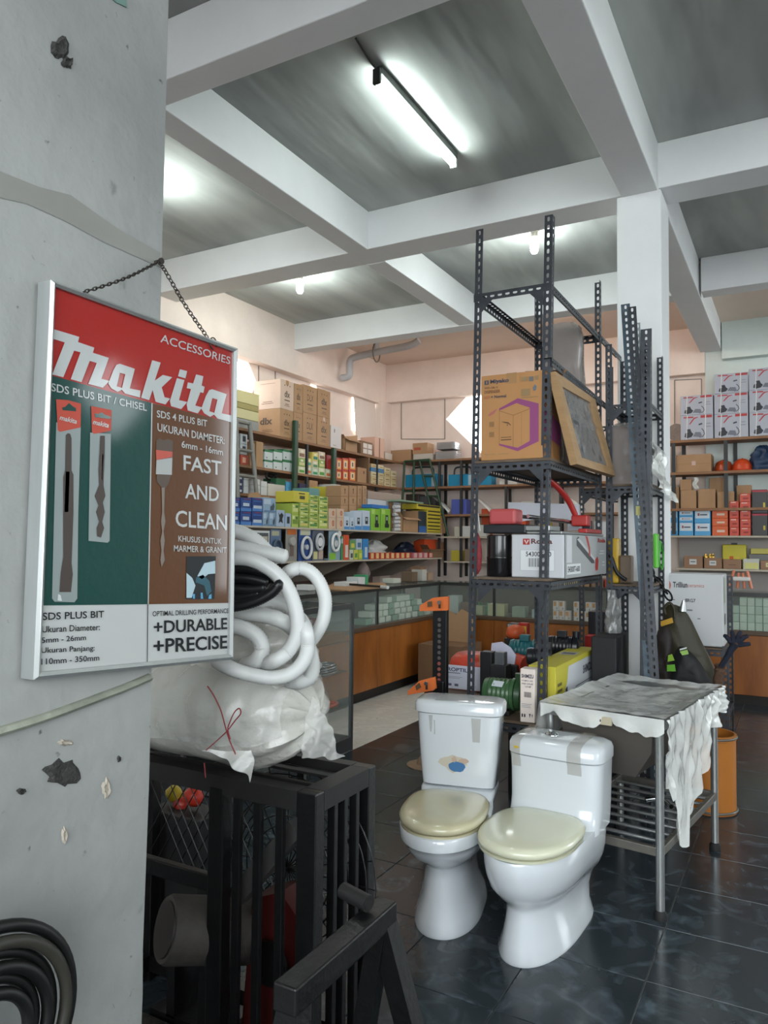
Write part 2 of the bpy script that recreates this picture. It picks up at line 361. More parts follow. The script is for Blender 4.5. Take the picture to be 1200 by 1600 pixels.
MB().tube(sm(P, 5), .0125, 8, flat=.6).part('plaster_ridge', mat('greenish_old_plaster', lin('8A8D80'), .9, noise=.3, nscale=14, bump=.5), bpy.data.objects['pillar_front'], 60, 'slanting greenish ridge of old plaster')
mb = MB()
P = [onX(x, y, XP)+V((.0012, 0, 0)) for x, y in ((-20, 260), (60, 292), (110, 305), (180, 355), (250, 395), (250, 418), (160, 378), (100, 345), (40, 318), (-20, 305))]
c = [(p.y, p.z) for p in P]; mb.flat([c], (P[0].x, 0, 0), (0, 1, 0), (0, 0, 1)); mb.part('patched_band', mat('smooth_grey_patch', lin('82827D'), .8, noise=.1, nscale=8), bpy.data.objects['pillar_front'])
P = [onX(x, y, XP)+V((.002, 0, 0)) for x, y in ((162, -14), (196, -10), (197, 12), (180, 4))]
MB().prism([(p.y, p.z) for p in P], .002, (XP, 0, 0), (0, 1, 0), (0, 0, 1)).part('paper_scrap', C('5E7A72', rough=.6), bpy.data.objects['pillar_front'], recalc=True, label='torn greenish paper scrap')
# small pale tear-off scrap and mouldings on the walls
def moulding(px, plane, val, pts, w=.012):
    f = onX if plane == 'x' else onY; P = [f(x, y, val) for x, y in pts]; mb = MB()
    for i in range(len(P)): mb.beam(P[i], P[(i+1) % len(P)], w, w*.8)
    return mb
struct('trim_2', moulding(0, 'x', XL+.004, [(404, 552), (430, 560), (430, 640), (404, 634)]), M_groove)
struct('trim_3', moulding(0, 'y', YB-.006, [(627, 620), (695, 616), (695, 686), (627, 686)]), M_groove)
struct('trim_4', moulding(0, 'y', YB-.006, [(1054, 594), (1096, 592), (1096, 664), (1054, 666)]), M_groove)
# board that shuts the tall vent, leaving bright slits
P = [onX(x, y, XL+.05) for x, y in ((552, 612), (584, 620), (589, 686), (556, 686))]
mb = MB().prism([(p.y, p.z) for p in P], .012, (XL+.05, 0, 0), (0, 1, 0), (0, 0, 1)); struct('window_1', mb, mat('white_board', lin('E2D5CC'), .7, noise=.06, nscale=3))
# drain pipe under the ceiling at the back left
M_pipe = mat('painted_grey_pipe', lin('B9B9BC'), .5, noise=.15, nscale=6)
P = [onY(x, y, 8.2) for x, y in ((655, 532), (640, 540), (600, 548), (560, 557), (548, 562), (546, 574), (546, 586), (540, 590), (534, 590))]
t = thing('drain_pipe', 'grey elbowed drain pipe slung under the ceiling in the back left corner', 'pipe', P[4])
MB().tube(sm(P, 4), .045, 12).part('pipe', M_pipe, t, 50)
mb = MB(); e = onY(588, 551, 8.2); mb.tube([e+V((0, cos(q)*.09, sin(q)*.12)) for q in [i*pi/8 for i in range(16)]], .008, 5, closed=True); mb.part('wire_loop', C('6B655E', rough=.6), t)
MB().box(e.x-.015, e.x+.015, e.y-.05, e.y+.05, e.z+.03, ZC).part('hanger', M_pipe, t)
# ---- lights
def bulb(px, py, lab, power=10):
    p = onZ(px, py-12, ZC); t = thing('light_bulb', lab, 'lamp', p, rz=0)
    MB().lathe([(.0, 0), (.05, 0), (.05, -.02), (.028, -.035), (.026, -.08), (0, -.08)][::-1], p, 16).part('lamp_holder', C('D8D2C4', 'cream_plastic', rough=.4), t, 40)
    MB().lathe([(0, -.215), (.022, -.21), (.033, -.19), (.036, -.13), (.034, -.09), (.02, -.08), (0, -.08)], p, 16).part('lamp_glass', mat('glowing_bulb', (.93, 1, .97), .4, emit=30), t, 40)
    l = bpy.data.lights.new('bulb_glow', 'POINT'); l.energy = power; l.color = (.90, 1, .96); l.shadow_soft_size = .035
    o = bpy.data.objects.new('bulb_glow', l); COL.objects.link(o); o.location = (p.x, p.y, p.z-.29); o.parent = t; o.matrix_parent_inverse = Matrix.Translation(-t.location)
bulb(469, 436, 'small bare white bulb hanging left, behind the second ceiling beam', 20)
bulb(835, 368, 'bare white bulb on a round holder between the rack posts', 24)
bulb(236, 290, 'bare bulb hidden behind the foreground pillar', 16)
bq = V((-2.3, 7.52, ZC)); t = thing('light_bulb', 'unseen warm bulb added behind the third ceiling beam to light the back bay', 'lamp', bq)  # added lamp, out of sight, that warms and brightens the back bay
MB().lathe([(0, 0), (.04, 0), (.04, -.02), (.02, -.03), (0, -.03)][::-1], bq, 14).part('lamp_holder', C('D8D2C4', 'cream_plastic'), t, 40); MB().lathe([(0, -.12), (.02, -.115), (.03, -.09), (.025, -.05), (.015, -.03), (0, -.03)], bq, 14).part('lamp_glass', mat('added_warm_bulb', (1, .85, .72), .4, emit=20), t, 40)
l = bpy.data.lights.new('bulb_glow', 'POINT'); l.energy = 34; l.color = (1, .80, .68); l.shadow_soft_size = .03
o = bpy.data.objects.new('bulb_glow', l); COL.objects.link(o); o.location = (bq.x, bq.y+.02, bq.z-.16); o.parent = t; o.matrix_parent_inverse = Matrix.Translation(-t.location)
def tube_lamp(xt, y0, lab):
    t = thing('tube_light', lab, 'lamp', (xt, y0+.53, ZC))
    MB().box(xt-.006, xt+.030, y0+.01, y0+1.05, ZC-.045, ZC, b=.004).part('batten', C('4A4F4B', 'dark_batten', rough=.5), t)
    for y in (y0, y0+1.04): MB().box(xt-.018, xt+.028, y-.010, y+.010, ZC-.105, ZC-.02, b=.003).part('lamp_socket', C('2E302E', rough=.5) if y < y0+.5 else C('D8D8D4', rough=.5), t)
    MB().cyl((xt+.002, y0+.02, ZC-.088), (xt+.002, y0+1.03, ZC-.088), .0135, 12).part('glass_tube', mat('glowing_tube', (.88, 1, .96), .4, emit=60), t, 50)
tube_lamp(-1.99, 3.47, 'lit fluorescent tube on a slim dark batten under the ceiling')
tube_lamp(1.9, 7.6, 'unseen fluorescent tube added over the right back bay to brighten its walls')  # added lamp out of view, lifts the right and back walls
tube_lamp(.75, 3.1, 'fluorescent tube in the next ceiling bay to the right, outside the picture')
# wiring runs
M_wire = C('4A4744', 'old_cable', rough=.7)
for nm, pl, pts in (('cable', 'c', [(556, 60), (572, 86), (590, 112)]), ('cable', 'c', [(352, 462), (400, 484), (440, 500), (466, 511)])):
    P = [onZ(x, y, ZC-.006) for x, y in pts]; o = MB().tube(sm(P, 4), .006, 6).part(nm, M_wire); tag(o, 'thin dark cable running to the fluorescent tube' if pts[0][0] == 556 else 'sagging dark cable along the ceiling edge of the left wall', 'cable')
# ================================================================ hanging sign board on the front pillar
XS = XP + .028
def S(px, py, lift=0): return onX(px, py, XS) + V((lift, 0, 0))
M_alu = mat('brushed_aluminium', lin('B8BBBA'), .38, metal=.7, noise=.12, nscale=30, stretch=(1, 1, .1))
def gloss(h, n): return mat(n, lin(h), .4, coat=.55, bump=.10, bscale=60, spec=.15)
G_red, G_green, G_brown, G_white = gloss('92201B', 'glossy_red_print'), gloss('0F3B36', 'glossy_green_print'), gloss('54341C', 'glossy_brown_print'), gloss('A9ABA9', 'glossy_white_print')
G_silver = gloss('A9ABAA', 'silver_letter'); G_dark = gloss('16181A', 'black_letter')
sign = thing('sign_board', 'aluminium-framed red, green and brown drill bit sign hung on the front pillar', 'sign', S(210, 1050))
OC = [(75, 438), (368, 545), (361, 1030), (48, 1062)]; IC = [(83, 449), (362, 550), (355, 1022), (60, 1050)]
mb = MB()
for i in range(4):
    j = (i+1) % 4; a, b, c, d = S(*OC[i]), S(*OC[j]), S(*IC[j]), S(*IC[i]); h = V((.010, 0, 0)); k = V((-.024, 0, 0))
    mb.loft([[a+k, d+k, d+h*.6, (a+d)/2+h, a+h*.6], [b+k, c+k, c+h*.6, (b+c)/2+h, b+h*.6]])
mb.part('frame', M_alu, sign, 30, recalc=True)
mb = MB(); mb.loft([[S(*p, -.02) for p in IC], [S(*p, 0) for p in IC]]); mb.part('backing_board', C('A9ABA9', rough=.5), sign)
def sp(polys, lift, m, name, label=None, par=sign):
    mb = MB()
    for p in (polys if isinstance(polys[0][0], (list, tuple)) else [polys]):
        pts = [S(*q, lift) for q in p]; mb.flat([[(q.y, q.z) for q in pts]], (pts[0].x, 0, 0), (0, 1, 0), (0, 0, 1))
    return mb.part(name, m, par, label=label)
sp([(83, 449), (362, 550), (361, 661), (81, 590)], .0006, G_red, 'red_panel')
sp([(81, 587), (237, 630), (231, 944), (65, 946)], .0010, G_green, 'green_panel')
sp([(237, 630), (361, 660), (357.5, 942), (231, 944)], .0010, G_brown, 'brown_panel')
sp([[(235.6, 630), (237.4, 630), (231.4, 944), (229.8, 944)]], .0016, G_white, 'divider_line'); sp([(229.4, 944), (230.6, 944), (229.6, 1036), (228.6, 1036)], .0016, G_dark, 'divider_line')
# logo strokes traced as outlines (A: origin 70,500; B: origin 210,540; 7.5 px per px)
A = lambda L: [(70+x/7.5, 500+y/7.5) for x, y in L]; B = lambda L: [(210+x/7.5, 540+y/7.5) for x, y in L]
la = [(830,590),(868,522),(905,512),(1072,570),(1015,795),(1135,820),(1130,900),(965,855),(925,810),(880,835),(810,795),(775,740)]; lh = [(905,615),(870,770),(928,790),(965,632)]
fx = lambda L: [(x*1.05-144-.05*320.7-1, y*1.02-40-.02*618+.5) for x, y in B(L)]
k_ = [(200,172),(300,200),(230,412),(325,345),(435,372),(312,490),(345,605),(410,622),(355,690),(240,660),(205,520),(165,640),(70,612)]
i_ = [(490,382),(578,405),(515,640),(612,662),(540,745),(420,710),(408,650)]; i2 = [(525,278),(610,300),(590,385),(503,360)]
t_ = [(715,338),(800,360),(780,468),(815,485),(800,555),(765,548),(705,703),(785,725),(735,795),(615,760),(605,690),(655,510),(605,500),(618,432),(680,445)]
m_ = [(85,105),(395,200),(380,260),(572,325),(555,385),(742,445),(655,690),(750,715),(670,795),(500,750),(600,505),(518,480),(422,730),(295,695),(410,380),(335,360),(208,672),(78,640),(225,265),(85,220)]
mb = MB()
for p in (A(m_), B(k_), B(i_), B(i2), B(t_)):
    mb.flat([[(q.y, q.z) for q in [S(*r, .0018) for r in p]]], (XS+.0018, 0, 0), (0, 1, 0), (0, 0, 1))
for o_, h_ in ((fx(la), fx(lh)), (B(la), B(lh))):
    mb.flat([[[(q.y, q.z) for q in [S(*r, .0018) for r in l]] for l in (o_, h_)]], (XS+.0018, 0, 0), (0, 1, 0), (0, 0, 1))
mb.part('wordmark', G_silver, sign, label='large slanted silver wordmark on the red panel')
def stext(s, TL, TR, BL, m, bold=.012, name='lettering'):
    mb = MB(); a, b, c = S(*TL, .0018), S(*TR, .0018), S(*BL, .0018); write(mb, s, c, b-a, a-c, bold); return mb.part(name, m, sign)
for s, a, b, c, m, bo in [
 ('ACCESSORIES', (250.7,521.7),(359.3,558.3),(249.3,534.5),G_silver,.004), ('SDS PLUS BIT / CHISEL',(79,598.3),(228.3,631.5),(79,611),G_silver,.012),
 ('SDS 4 PLUS BIT',(244,640.7),(322.7,656.7),(244,652),G_silver,.012), ('UKURAN DIAMETER:',(245,661),(350,683.3),(245,673.5),G_silver,.012), ('6mm - 16mm',(282.7,688.3),(347.3,701.7),(282.7,699.3),G_silver,.012),
 ('FAST',(285.7,710.7),(345,721),(285.7,734.3),G_silver,.012), ('AND',(288.3,755),(340.7,762),(288.3,778.3),G_silver,.012), ('CLEAN',(273.3,796.7),(353.3,805),(273.3,822.7),G_silver,.012),
 ('KHUSUS UNTUK',(277.7,836.7),(345,841.7),(277.7,846),G_silver,.008), ('MARMER & GRANIT',(270.7,851.7),(352.7,855),(270.7,861.7),G_silver,.008),
 ('SDS PLUS BIT',(65.3,957.3),(161.7,954),(65.3,969),G_dark,.012), ('Ukuran Diameter:',(64.7,978.3),(155,975),(64.7,988.5),G_dark,.008), ('5mm - 26mm',(64,996),(133.3,991.7),(64,1004.8),G_dark,.008),
 ('Ukuran Panjang:',(63.3,1011.7),(146.7,1008.3),(63.3,1023),G_dark,.008), ('110mm - 350mm',(63.3,1029),(154,1023),(63.3,1038.6),G_dark,.008),
 ('OPTIMAL DRILLING PERFORMANCE',(237.3,955),(356,950.7),(237.3,963),G_dark,.006), ('+DURABLE',(239.3,970),(354,965),(239.3,990.5),G_dark,.02), ('+PRECISE',(238.7,998),(354,992.3),(238.7,1021.5),G_dark,.02)]:
    stext(s, a, b, c, m, bo)
# pictures of packed bits
def packet(q, head, word, bit, name='printed_packet'):
    mb = MB(); ms = [C('7F8786', 'packet_grey', rough=.3), C('A53A28', 'packet_red', rough=.3), C('3A302C', 'bit_brown', rough=.4), C('B9BEBE', 'packet_glint', rough=.3), G_green]
    def f(p, m, l): mb.flat([[(r.y, r.z) for r in [S(*x, l) for x in p]]], (XS+l, 0, 0), (0, 1, 0), (0, 0, 1), m)
    f(q, 0, .0020); f(head, 1, .0024)
    for p, m in bit: f(p, m, .0028)
    mb.part(name, ms, sign); 
    a, b, c = (S(*x, .003) for x in word); w = MB(); write(w, 'makita', c, b-a, a-c, .02, .3); w.part('lettering', G_silver, sign)
packet([(86.5,660),(125,666),(124,700),(121,800),(119.5,935),(115,941),(84,940),(80,935)], [(86,624),(105,625.5),(125,631),(124.5,668),(110,671),(92,675),(88.7,672)], [(91,648),(118,655),(91,656)],
  [([(95,637),(100,636),(106,630),(112,635),(117,638),(117,643),(96,641)], 4), ([(101,680),(104,677),(108,678),(110,685),(110,735),(113,742),(113,800),(110,880),(112,897),(109,925),(91,925),(93,895),(97,870),(97,745),(100,735)], 2),
   ([(101,737),(107,737),(105,800),(99,800)], 3), ([(89,928),(93,930),(95,939),(88,938)], 3)])
packet([(139.5,676),(172,678),(170,845),(167,848),(137,845)], [(141,634.5),(173,641),(172,673),(158,676),(145,678),(142,675)], [(143,655),(168,661),(143,663)],
  [([(146,646),(152,647),(157,644),(162,648),(171,651),(171,655),(147,652)], 4), ([(155,681),(162,681),(162,700),(160,758),(163,775),(159,785),(162,800),(158,815),(161,825),(156,840),(150,838),(149,825),(153,815),(148,800),(152,790),(146,775),(153,758),(152,735),(154,700)], 2), ([(158,710),(160,710),(158,750),(157,750)], 3)])
mb = MB(); ms = [C('9A9C9A', 'tag_grey'), C('A53A28', 'packet_red'), C('45362B', 'tag_brown', rough=.4), C('6E625A', 'bit_steel', rough=.4)]
for p, m, l in (([(243,688),(248,685),(254,688),(261,686),(269,689),(268,712),(243,714)], 2, .0020), ([(242,703),(268,706),(268,715),(243,719)], 1, .0024), ([(243,719),(268,714),(267,742),(242,741)], 0, .0024), ([(244,742),(266,742),(261,757),(256,764),(250,760),(243,752)], 2, .0022),
    ([(251,762),(256,762),(255,800),(257,815),(254,830),(256,845),(254,860),(256,875),(251,886),(249,875),(251,860),(249,845),(252,830),(250,815),(252,800)], 3, .0024)):
    mb.flat([[(r.y, r.z) for r in [S(*x, l) for x in p]]], (XS+l, 0, 0), (0, 1, 0), (0, 0, 1), m)
mb.part('printed_packet', ms, sign)
mb = MB(); ms = [C('10161A', 'photo_black'), C('9FB4BC', 'photo_pale'), C('27505C', 'photo_teal'), C('4F8FB0', 'photo_blue')]
for p, m, l in (([(290.5,869.5),(336,869),(334,936),(289,936)], 0, .0020), ([(318,880),(335,876),(335,896),(324,897),(314,905),(307,900)], 1, .0024), ([(305,902),(316,898),(326,908),(329,924),(322,931),(318,915),(304,910)], 2, .0024), ([(290,895),(299,903),(304,915),(298,934),(290,934)], 1, .0023),
    ([(299,928),(303,928),(303,935.5),(300,935.5)], 3, .0026), ([(312,926),(315,926),(316,935.5),(312,935.5)], 3, .0026), ([(325,930),(329,928),(329,935.5),(324,935.5)], 3, .0026)):
    mb.flat([[(r.y, r.z) for r in [S(*x, l) for x in p]]], (XS+l, 0, 0), (0, 1, 0), (0, 0, 1), m)
mb.part('printed_photo', ms, sign)
# chain: links between the frame holes and a nail on the pillar edge
M_chain = mat('dark_chain_steel', lin('3A3532'), .45, metal=.6)
def chain(pts, name, label, parent=None, r=.0045, wire=.0011, m=None, d=2.0):
    P = resample(sm(pts, 5), r*d*.92); mb = MB()
    for i, (a, b) in enumerate(zip(P, P[1:])):
        u = (b-a).normalized(); s = u.cross(V((1, 0, 0))).normalized(); w = u.cross(s); s, w = (s*.8+w*.6, w) if i % 2 else (w, s); c = (a+b)/2
        mb.tube([c+u*(cos(q)*r*1.25)+s.normalized()*(sin(q)*r*.72) for q in [2*pi*k/10 for k in range(10)]], wire, 5, closed=True)
    return mb
nail = onX(245, 412, XP)+V((.012, -.006, 0))
c0 = [S(124, 458, .004), S(160, 447, .008), S(200, 432, .008), nail]; c1 = [nail, onX(262, 430, XS+.01), onX(290, 478, XS+.006), S(322, 528, .004)]
t = thing('hanging_chain', 'dark steel chain that hangs the sign from a nail at the pillar edge', 'chain', nail)
chain(c0, '', '').part('chain_links', M_chain, t, 60, kind='stuff'); chain(c1, '', '').part('chain_links', M_chain, t, 60, kind='stuff')
mb = MB().cyl(nail+V((-.03, 0, 0)), nail+V((.006, 0, .002)), .0025, 8).cyl(nail+V((.004, 0, 0)), nail+V((.008, 0, 0)), .006, 10); mb.part('nail', M_chain, t, 40)
q = S(332, 533, .004); MB().tube([q+V((0, cos(i*pi/8)*.010-.002, sin(i*pi/8)*.012-.006)) for i in range(-1, 13)], .0014, 6).part('end_ring', M_chain, t, 60)
# ================================================================ white and black corrugated hoses and the wrapped bundle on the cage
M_hose = mat('white_ribbed_plastic', lin('C6C7C5'), .42, trans=.0, spec=.5)
M_bhose = mat('black_ribbed_plastic', lin('101113'), .35)
def hose(name, label, pts, w, d, m=M_hose, group=None, cap=True, cat='hose', pitch=.0062, amp=.05, rx=None):
    """pts: (px, py[, depth])"""
    P = [deep(p[0], p[1], p[2] if len(p) > 2 else d) for p in pts]; r = w*d/FPX/2
    Q = resample(sm(P, 8), pitch/2); k = len(Q)
    def rf(i):
        e = min(i, k-1-i); f = sqrt(max(.05, 1-((4-e)/4)**2)) if (cap and e < 4) else 1
        return r*f*(1+(amp if i % 2 else -amp))
    o = MB().tube(Q, r, 14, rf=rf).part(name, m, smooth=80); return tag(o, label, cat, group)
D0 = 1.98
hose('corrugated_hose', 'white corrugated hose arching widest, from behind the sign down to the wrap', [(352, 872), (385, 873), (410, 882), (432, 897), (449, 918), (460, 945), (465, 970), (463, 995), (450, 1018), (425, 1034), (395, 1040, 2.02)], 23, 1.86)
hose('corrugated_hose', 'white corrugated hose making the rightmost loop beside the glass case', [(440, 905, 2.05), (452, 893), (468, 888), (484, 893), (498, 908), (507, 930), (508, 952), (503, 974), (490, 996), (475, 1014), (465, 1030, 2.05)], 21, 1.96)
hose('corrugated_hose', 'short white hose end poking right above the arching hose', [(340, 850), (375, 856), (405, 862), (435, 868), (452, 872)], 24, 1.98)
hose('corrugated_hose', 'white hose sloping down at the top of the pile beside the sign', [(345, 826, 2.02), (372, 831), (395, 842), (415, 860), (430, 880, 2.06)], 23, 2.03)
hose('corrugated_hose', 'white corrugated hose sagging lowest across the top of the wrapped bundle', [(335, 1030, 1.9), (362, 1045), (392, 1054), (425, 1059), (455, 1052), (475, 1032), (481, 1008), (478, 985), (468, 965, 1.94)], 23, 1.86)
hose('corrugated_hose', 'white hose bulging at the lower right corner of the pile', [(470, 990), (482, 1015), (487, 1040), (483, 1057), (466, 1064), (450, 1062, 2.0)], 26, 1.97)
hose('corrugated_hose', 'pale hose running level under the black hose toward the arch', [(345, 960, 1.95), (380, 958), (415, 962), (445, 972), (460, 985, 1.98)], 24, 1.93)
hose('corrugated_hose', 'pale hose curling inward low beside the sign, half in the wrap', [(350, 976), (378, 981), (400, 993), (410, 1012), (402, 1032), (380, 1042, 1.95)], 25, 1.89)
hose('corrugated_hose', 'thick white hose stub behind the black hose end', [(395, 948), (425, 939), (452, 948), (462, 965)], 26, 2.02)
hose('corrugated_hose', 'small white hose stub between the black hose and the arch', [(420, 935), (438, 922), (447, 912)], 18, 2.06)
for i, (pts, w, lab) in enumerate([([(350, 886), (390, 889), (425, 900), (438, 915)], 20, 'uppermost black corrugated hose in the pile beside the sign'), ([(350, 902), (390, 904), (424, 912)], 20, 'second black corrugated hose down in the pile beside the sign'), ([(350, 918), (390, 921), (420, 917)], 20, 'third black corrugated hose down in the pile beside the sign'), ([(350, 934), (385, 932), (410, 926)], 18, 'short black hose under the third one')]):
    hose('corrugated_hose', lab, pts, w, 1.94, M_bhose, 'black corrugated hoses')
hose('corrugated_hose', 'black hose lying lowest, curving up to an open end', [(345, 948), (375, 946), (402, 938), (424, 926), (434, 914), (430, 906)], 18, 1.84, M_bhose, 'black corrugated hoses')
# cage top level
ZT = .82
M_film = mat('milky_plastic_film', lin('E4E4DF'), .2, alpha=.38, bump=1, bscale=38, coat=.9, stretch=(.5, 1, 1))
M_wrap = mat('white_foam_bundle', lin('BDBBB4'), .45, noise=.12, nscale=9, bump=.9, bscale=24, coat=.5)
M_string = C('7E2E34', 'red_string', rough=.7)
# bundle: three coils of white hose seen through the film, with film around them
def se(t, e): c = cos(t), sin(t); return [abs(x)**(2/e)*(1 if x >= 0 else -1) for x in c]
bx0, bx1, byc = -1.95, -1.16, 1.74
t = thing('wrapped_bundle', 'big plastic-wrapped bundle of white hose lying on top of the black cage', 'bundle', (-1.5, byc, ZT))
mb = MB(); rnd = random.Random(4); rings = []
from mathutils import noise as NZ
for i in range(37):
    u = i/36; x = bx0+(bx1-bx0)*u; f = (1-abs(2*u-1)**3.2)**.5 if 0 < u < 1 else 0; f = max(f, .10); ring = []
    for j in range(40):
        a = 2*pi*j/40; ca, sa = se(a, 2.6); ry, rz_ = .185*f, .150*(f**.8)
        p = V((x, byc+ca*ry, ZT+.158+sa*rz_*1.0)); fold = sin(a*9+u*7)*.010*(u > .6)*(u-.6)*4
        n = NZ.noise(p*9)*.014+NZ.noise(p*26)*.006+fold; d = V((0, ca, sa)).normalized(); p += d*n; p.z = max(p.z, ZT+.004); ring.append(p)
    rings.append(ring)
mb.loft(rings); mb.part('foam_body', M_wrap, t, 50)
# upper heap (hose coils in film)
mb = MB(); rings = []
for i in range(22):
    v = i/21; z = ZT+.27+v*.19; f = sqrt(max(.02, 1-v**2.2)); ring = []
    for j in range(44):
        a = 2*pi*j/44; p = V((-1.42+cos(a)*.235*f, 1.75+sin(a)*.15*f, z)); p += V((cos(a), sin(a), 0))*(NZ.noise(p*10)*.03+sin(v*26)*.006); ring.append(p)
    rings.append(ring)
mb.loft(rings, cap0=False); mb.part('coil_heap', M_wrap, t, 60)
# film: a draped shell, tail to the right, flap in front
mb = MB()
def film(u, v):
    a = -pi*.62+u*pi*1.3; x = bx0+.25+(bx1-.04-bx0-.25)*v; f = (1-abs(2*(x-bx0)/(bx1-bx0)-1)**3.2)**.5
    p = V((x, byc+cos(a-pi/2)*0+sin(a)*.200*f, ZT+.158+cos(a)*.166*f)); p += V((0, sin(a), cos(a)))*(.005+abs(NZ.noise(p*11))*.03+abs(NZ.noise(p*31))*.010); p.z = max(p.z, ZT+.006); return p
mb.sheet(film, 40, 48); mb.part('plastic_film', M_film, t, 60)
mb = MB()
a0, a1, a2, a3 = deep(488, 1085, 2.0), deep(470, 1185, 1.95), deep(533, 1187, 1.97), deep(512, 1125, 2.0)
def tail(u, v): p = (a0.lerp(a3, u)).lerp(a1.lerp(a2, u), v); return p+V((0, .008*sin(u*11+v*9)*v, 0))+V((.010, .012, .012*v))*NZ.noise(p*19)+V((0, .012, .004))*NZ.noise(p*45)
mb.sheet(tail, 22, 22); mb.part('film_tail', M_film, t, 60)
b0, b1, b2 = deep(318, 1172, 1.74), deep(400, 1168, 1.74), deep(396, 1222, 1.70)
def flap(u, v): p = (b0.lerp(b1, u)).lerp((b0.lerp(b1, .35)).lerp(b2, .2+u*.8), v); return p+V((0, -.010-.006*sin(u*9+v*5), 0))+V((.006, .008, .010))*NZ.noise(p*28)
mb.sheet(flap, 18, 16); mb.part('film_flap', M_film, t, 60)
for P, lab in (([(324, 1072), (333, 1085), (345, 1110), (352, 1135), (358, 1155), (370, 1183)], None), ([(322, 1172), (338, 1158), (355, 1142), (368, 1125), (376, 1115), (374, 1107), (367, 1112), (360, 1126), (356, 1140), (360, 1155)], 'bow of red string'), ([(319, 1192), (321, 1215)], None)):
    Q = [deep(x, y, 1.725) for x, y in P]; MB().tube(sm(Q, 5), .0025, 6, flat=.6).part('string', M_string, t, 60, label=lab)
# ================================================================ black steel cage
M_blk = mat('black_painted_steel', lin('0D0D0E'), .38, noise=.35, nscale=20, bump=.15, bscale=60, dark=lin('060606'))
M_blkd = mat('dusty_black_steel', lin('1C1B1B'), .55, noise=.4, nscale=14)
X0, X1, Y0, Y1 = -1.96, -1.070, 1.60, 1.905
cage = thing('steel_cage', 'black welded steel cage with vertical bars holding a motor, under the white bundle', 'cage', ((X0+X1)/2, (Y0+Y1)/2, 0))
for x in (X0+.03, X1-.03):
    for y in (Y0+.02, Y1-.02): MB().box(x-.0295, x+.0295, y-.0195, y+.0195, 0, ZT, b=.003).part('corner_post', M_blk, cage)
for z in (ZT-.025, .06):
    for y in (Y0+.02, Y1-.02): MB().box(X0+.0596, X1-.0596, y-.0195, y+.0195, z-.025, z+.025).part('rail', M_blkd if z > .5 else M_blk, cage)
    for x in (X0+.03, X1-.03): MB().box(x-.0295, x+.0295, Y0+.0396, Y1-.0396, z-.025, z+.025).part('rail', M_blkd if z > .5 else M_blk, cage)
bar_me = MB().box(-.012, .012, -.008, .008, .03, ZT-.04, b=.002).mesh('upright_bar', M_blk)
def bar(x, y):
    o = bpy.data.objects.new('upright_bar', bar_me); COL.objects.link(o); o.parent = cage; o.location = (x-cage.location.x, y-cage.location.y, 0)
for px in (370, 402, 437): bar(onY(px, 1350, Y0+.01).x, Y0+.012)
for px in (470, ): bar(onY(px, 1350, Y1-.01).x, Y1-.012)
for y in (1.70, 1.75, 1.81): bar(X1-.014, y)
xm = onY(334, 1400, Y0).x; MB().box(xm-.026, xm+.026, Y0, Y0+.04, .03, ZT-.03, b=.004).part('middle_post', M_blk, cage)
MB().box(X0+.03, xm, Y0+.005, Y0+.03, .50, .545, b=.003).part('cross_rail', M_blk, cage)
MB().box(-1.2, -1.15, Y0+.005, Y0+.03, .30, .345, b=.003).part('cross_rail', M_blk, cage)
for i, y in enumerate((1.665, 1.70, 1.735, 1.83)): MB().box(X0+.05, X1-.055, y-.008 if i < 3 else y-.02, y+.008 if i < 3 else y+.02, ZT-.03, ZT-.022, b=.001).part('top_slat', M_blkd, cage)
# wire guard (round fan-like grille) and diagonal mesh inside
mb = MB(); cg = V((-1.33, 1.84, .50))
for r in [.06+.03*i for i in range(9)]: mb.tube([cg+V((cos(q)*r, 0, sin(q)*r)) for q in [2*pi*k/36 for k in range(36)]], .0022, 5, closed=True)
for k in range(12): q = pi*k/12; mb.tube([cg-V((cos(q)*.3, -.004, sin(q)*.3)), cg+V((cos(q)*.3, .004, sin(q)*.3))], .002, 5)
mb.part('round_wire_guard', M_blk, cage, 60, kind='stuff')
mb = MB()
for i in range(9): x = -1.93+.045*i; mb.tube([(x, 1.83, .42), (x+.22, 1.83, .76)], .002, 4).tube([(x+.22, 1.825, .42), (x, 1.825, .76)], .002, 4)
mb.part('diamond_mesh', M_blk, cage, kind='stuff')
MB().beam(onY(372, 1400, 1.70), onY(468, 1290, 1.70), .05, .05, up=V((0, 1, 0))).part('slanted_plate', mat('grey_steel_plate', lin('3E3D3B'), .6, noise=.3, nscale=12), cage)
# motor standing in the cage
m1 = MB().box(-1.68, -1.42, 1.66, 1.80, .06, .09).box(-1.62, -1.59, 1.66, 1.80, .085, .30).box(-1.50, -1.47, 1.66, 1.80, .085, .28).part('motor_cradle', M_blk, cage)
a = onY(258, 1452, 1.56); b = V((-1.40, 1.80, .32)); M_mot = mat('dusty_motor_grey', lin('3F3B37'), .75, noise=.35, nscale=16, bump=.3)
ax = (b-a).normalized(); mb = MB().tube([a, a+ax*.012, b-ax*.01, b], [.082, .088, .088, .08], 28); mb.part('motor', M_mot, cage, 40, 'dusty grey cylindrical motor')
MB().tube([a-ax*.004, a+ax*.001], [.070, .072], 24).part('end_cap', M_blkd, cage, 40)
MB().prism([(-.10, 0), (.07, 0), (.09, .34), (.03, .40), (-.07, .36)], .10, (-1.30, 1.83, .086), (1, 0, 0), (0, 0, 1)).part('belt_guard', mat('dark_red_paint', lin('4A0E0C'), .5, noise=.3, nscale=10), cage, label='dark red sheet-metal belt guard')
MB().cyl((-1.29, 1.70, .30), (-1.29, 1.712, .30), .06, 20).part('pulley', M_blk, cage, 40)
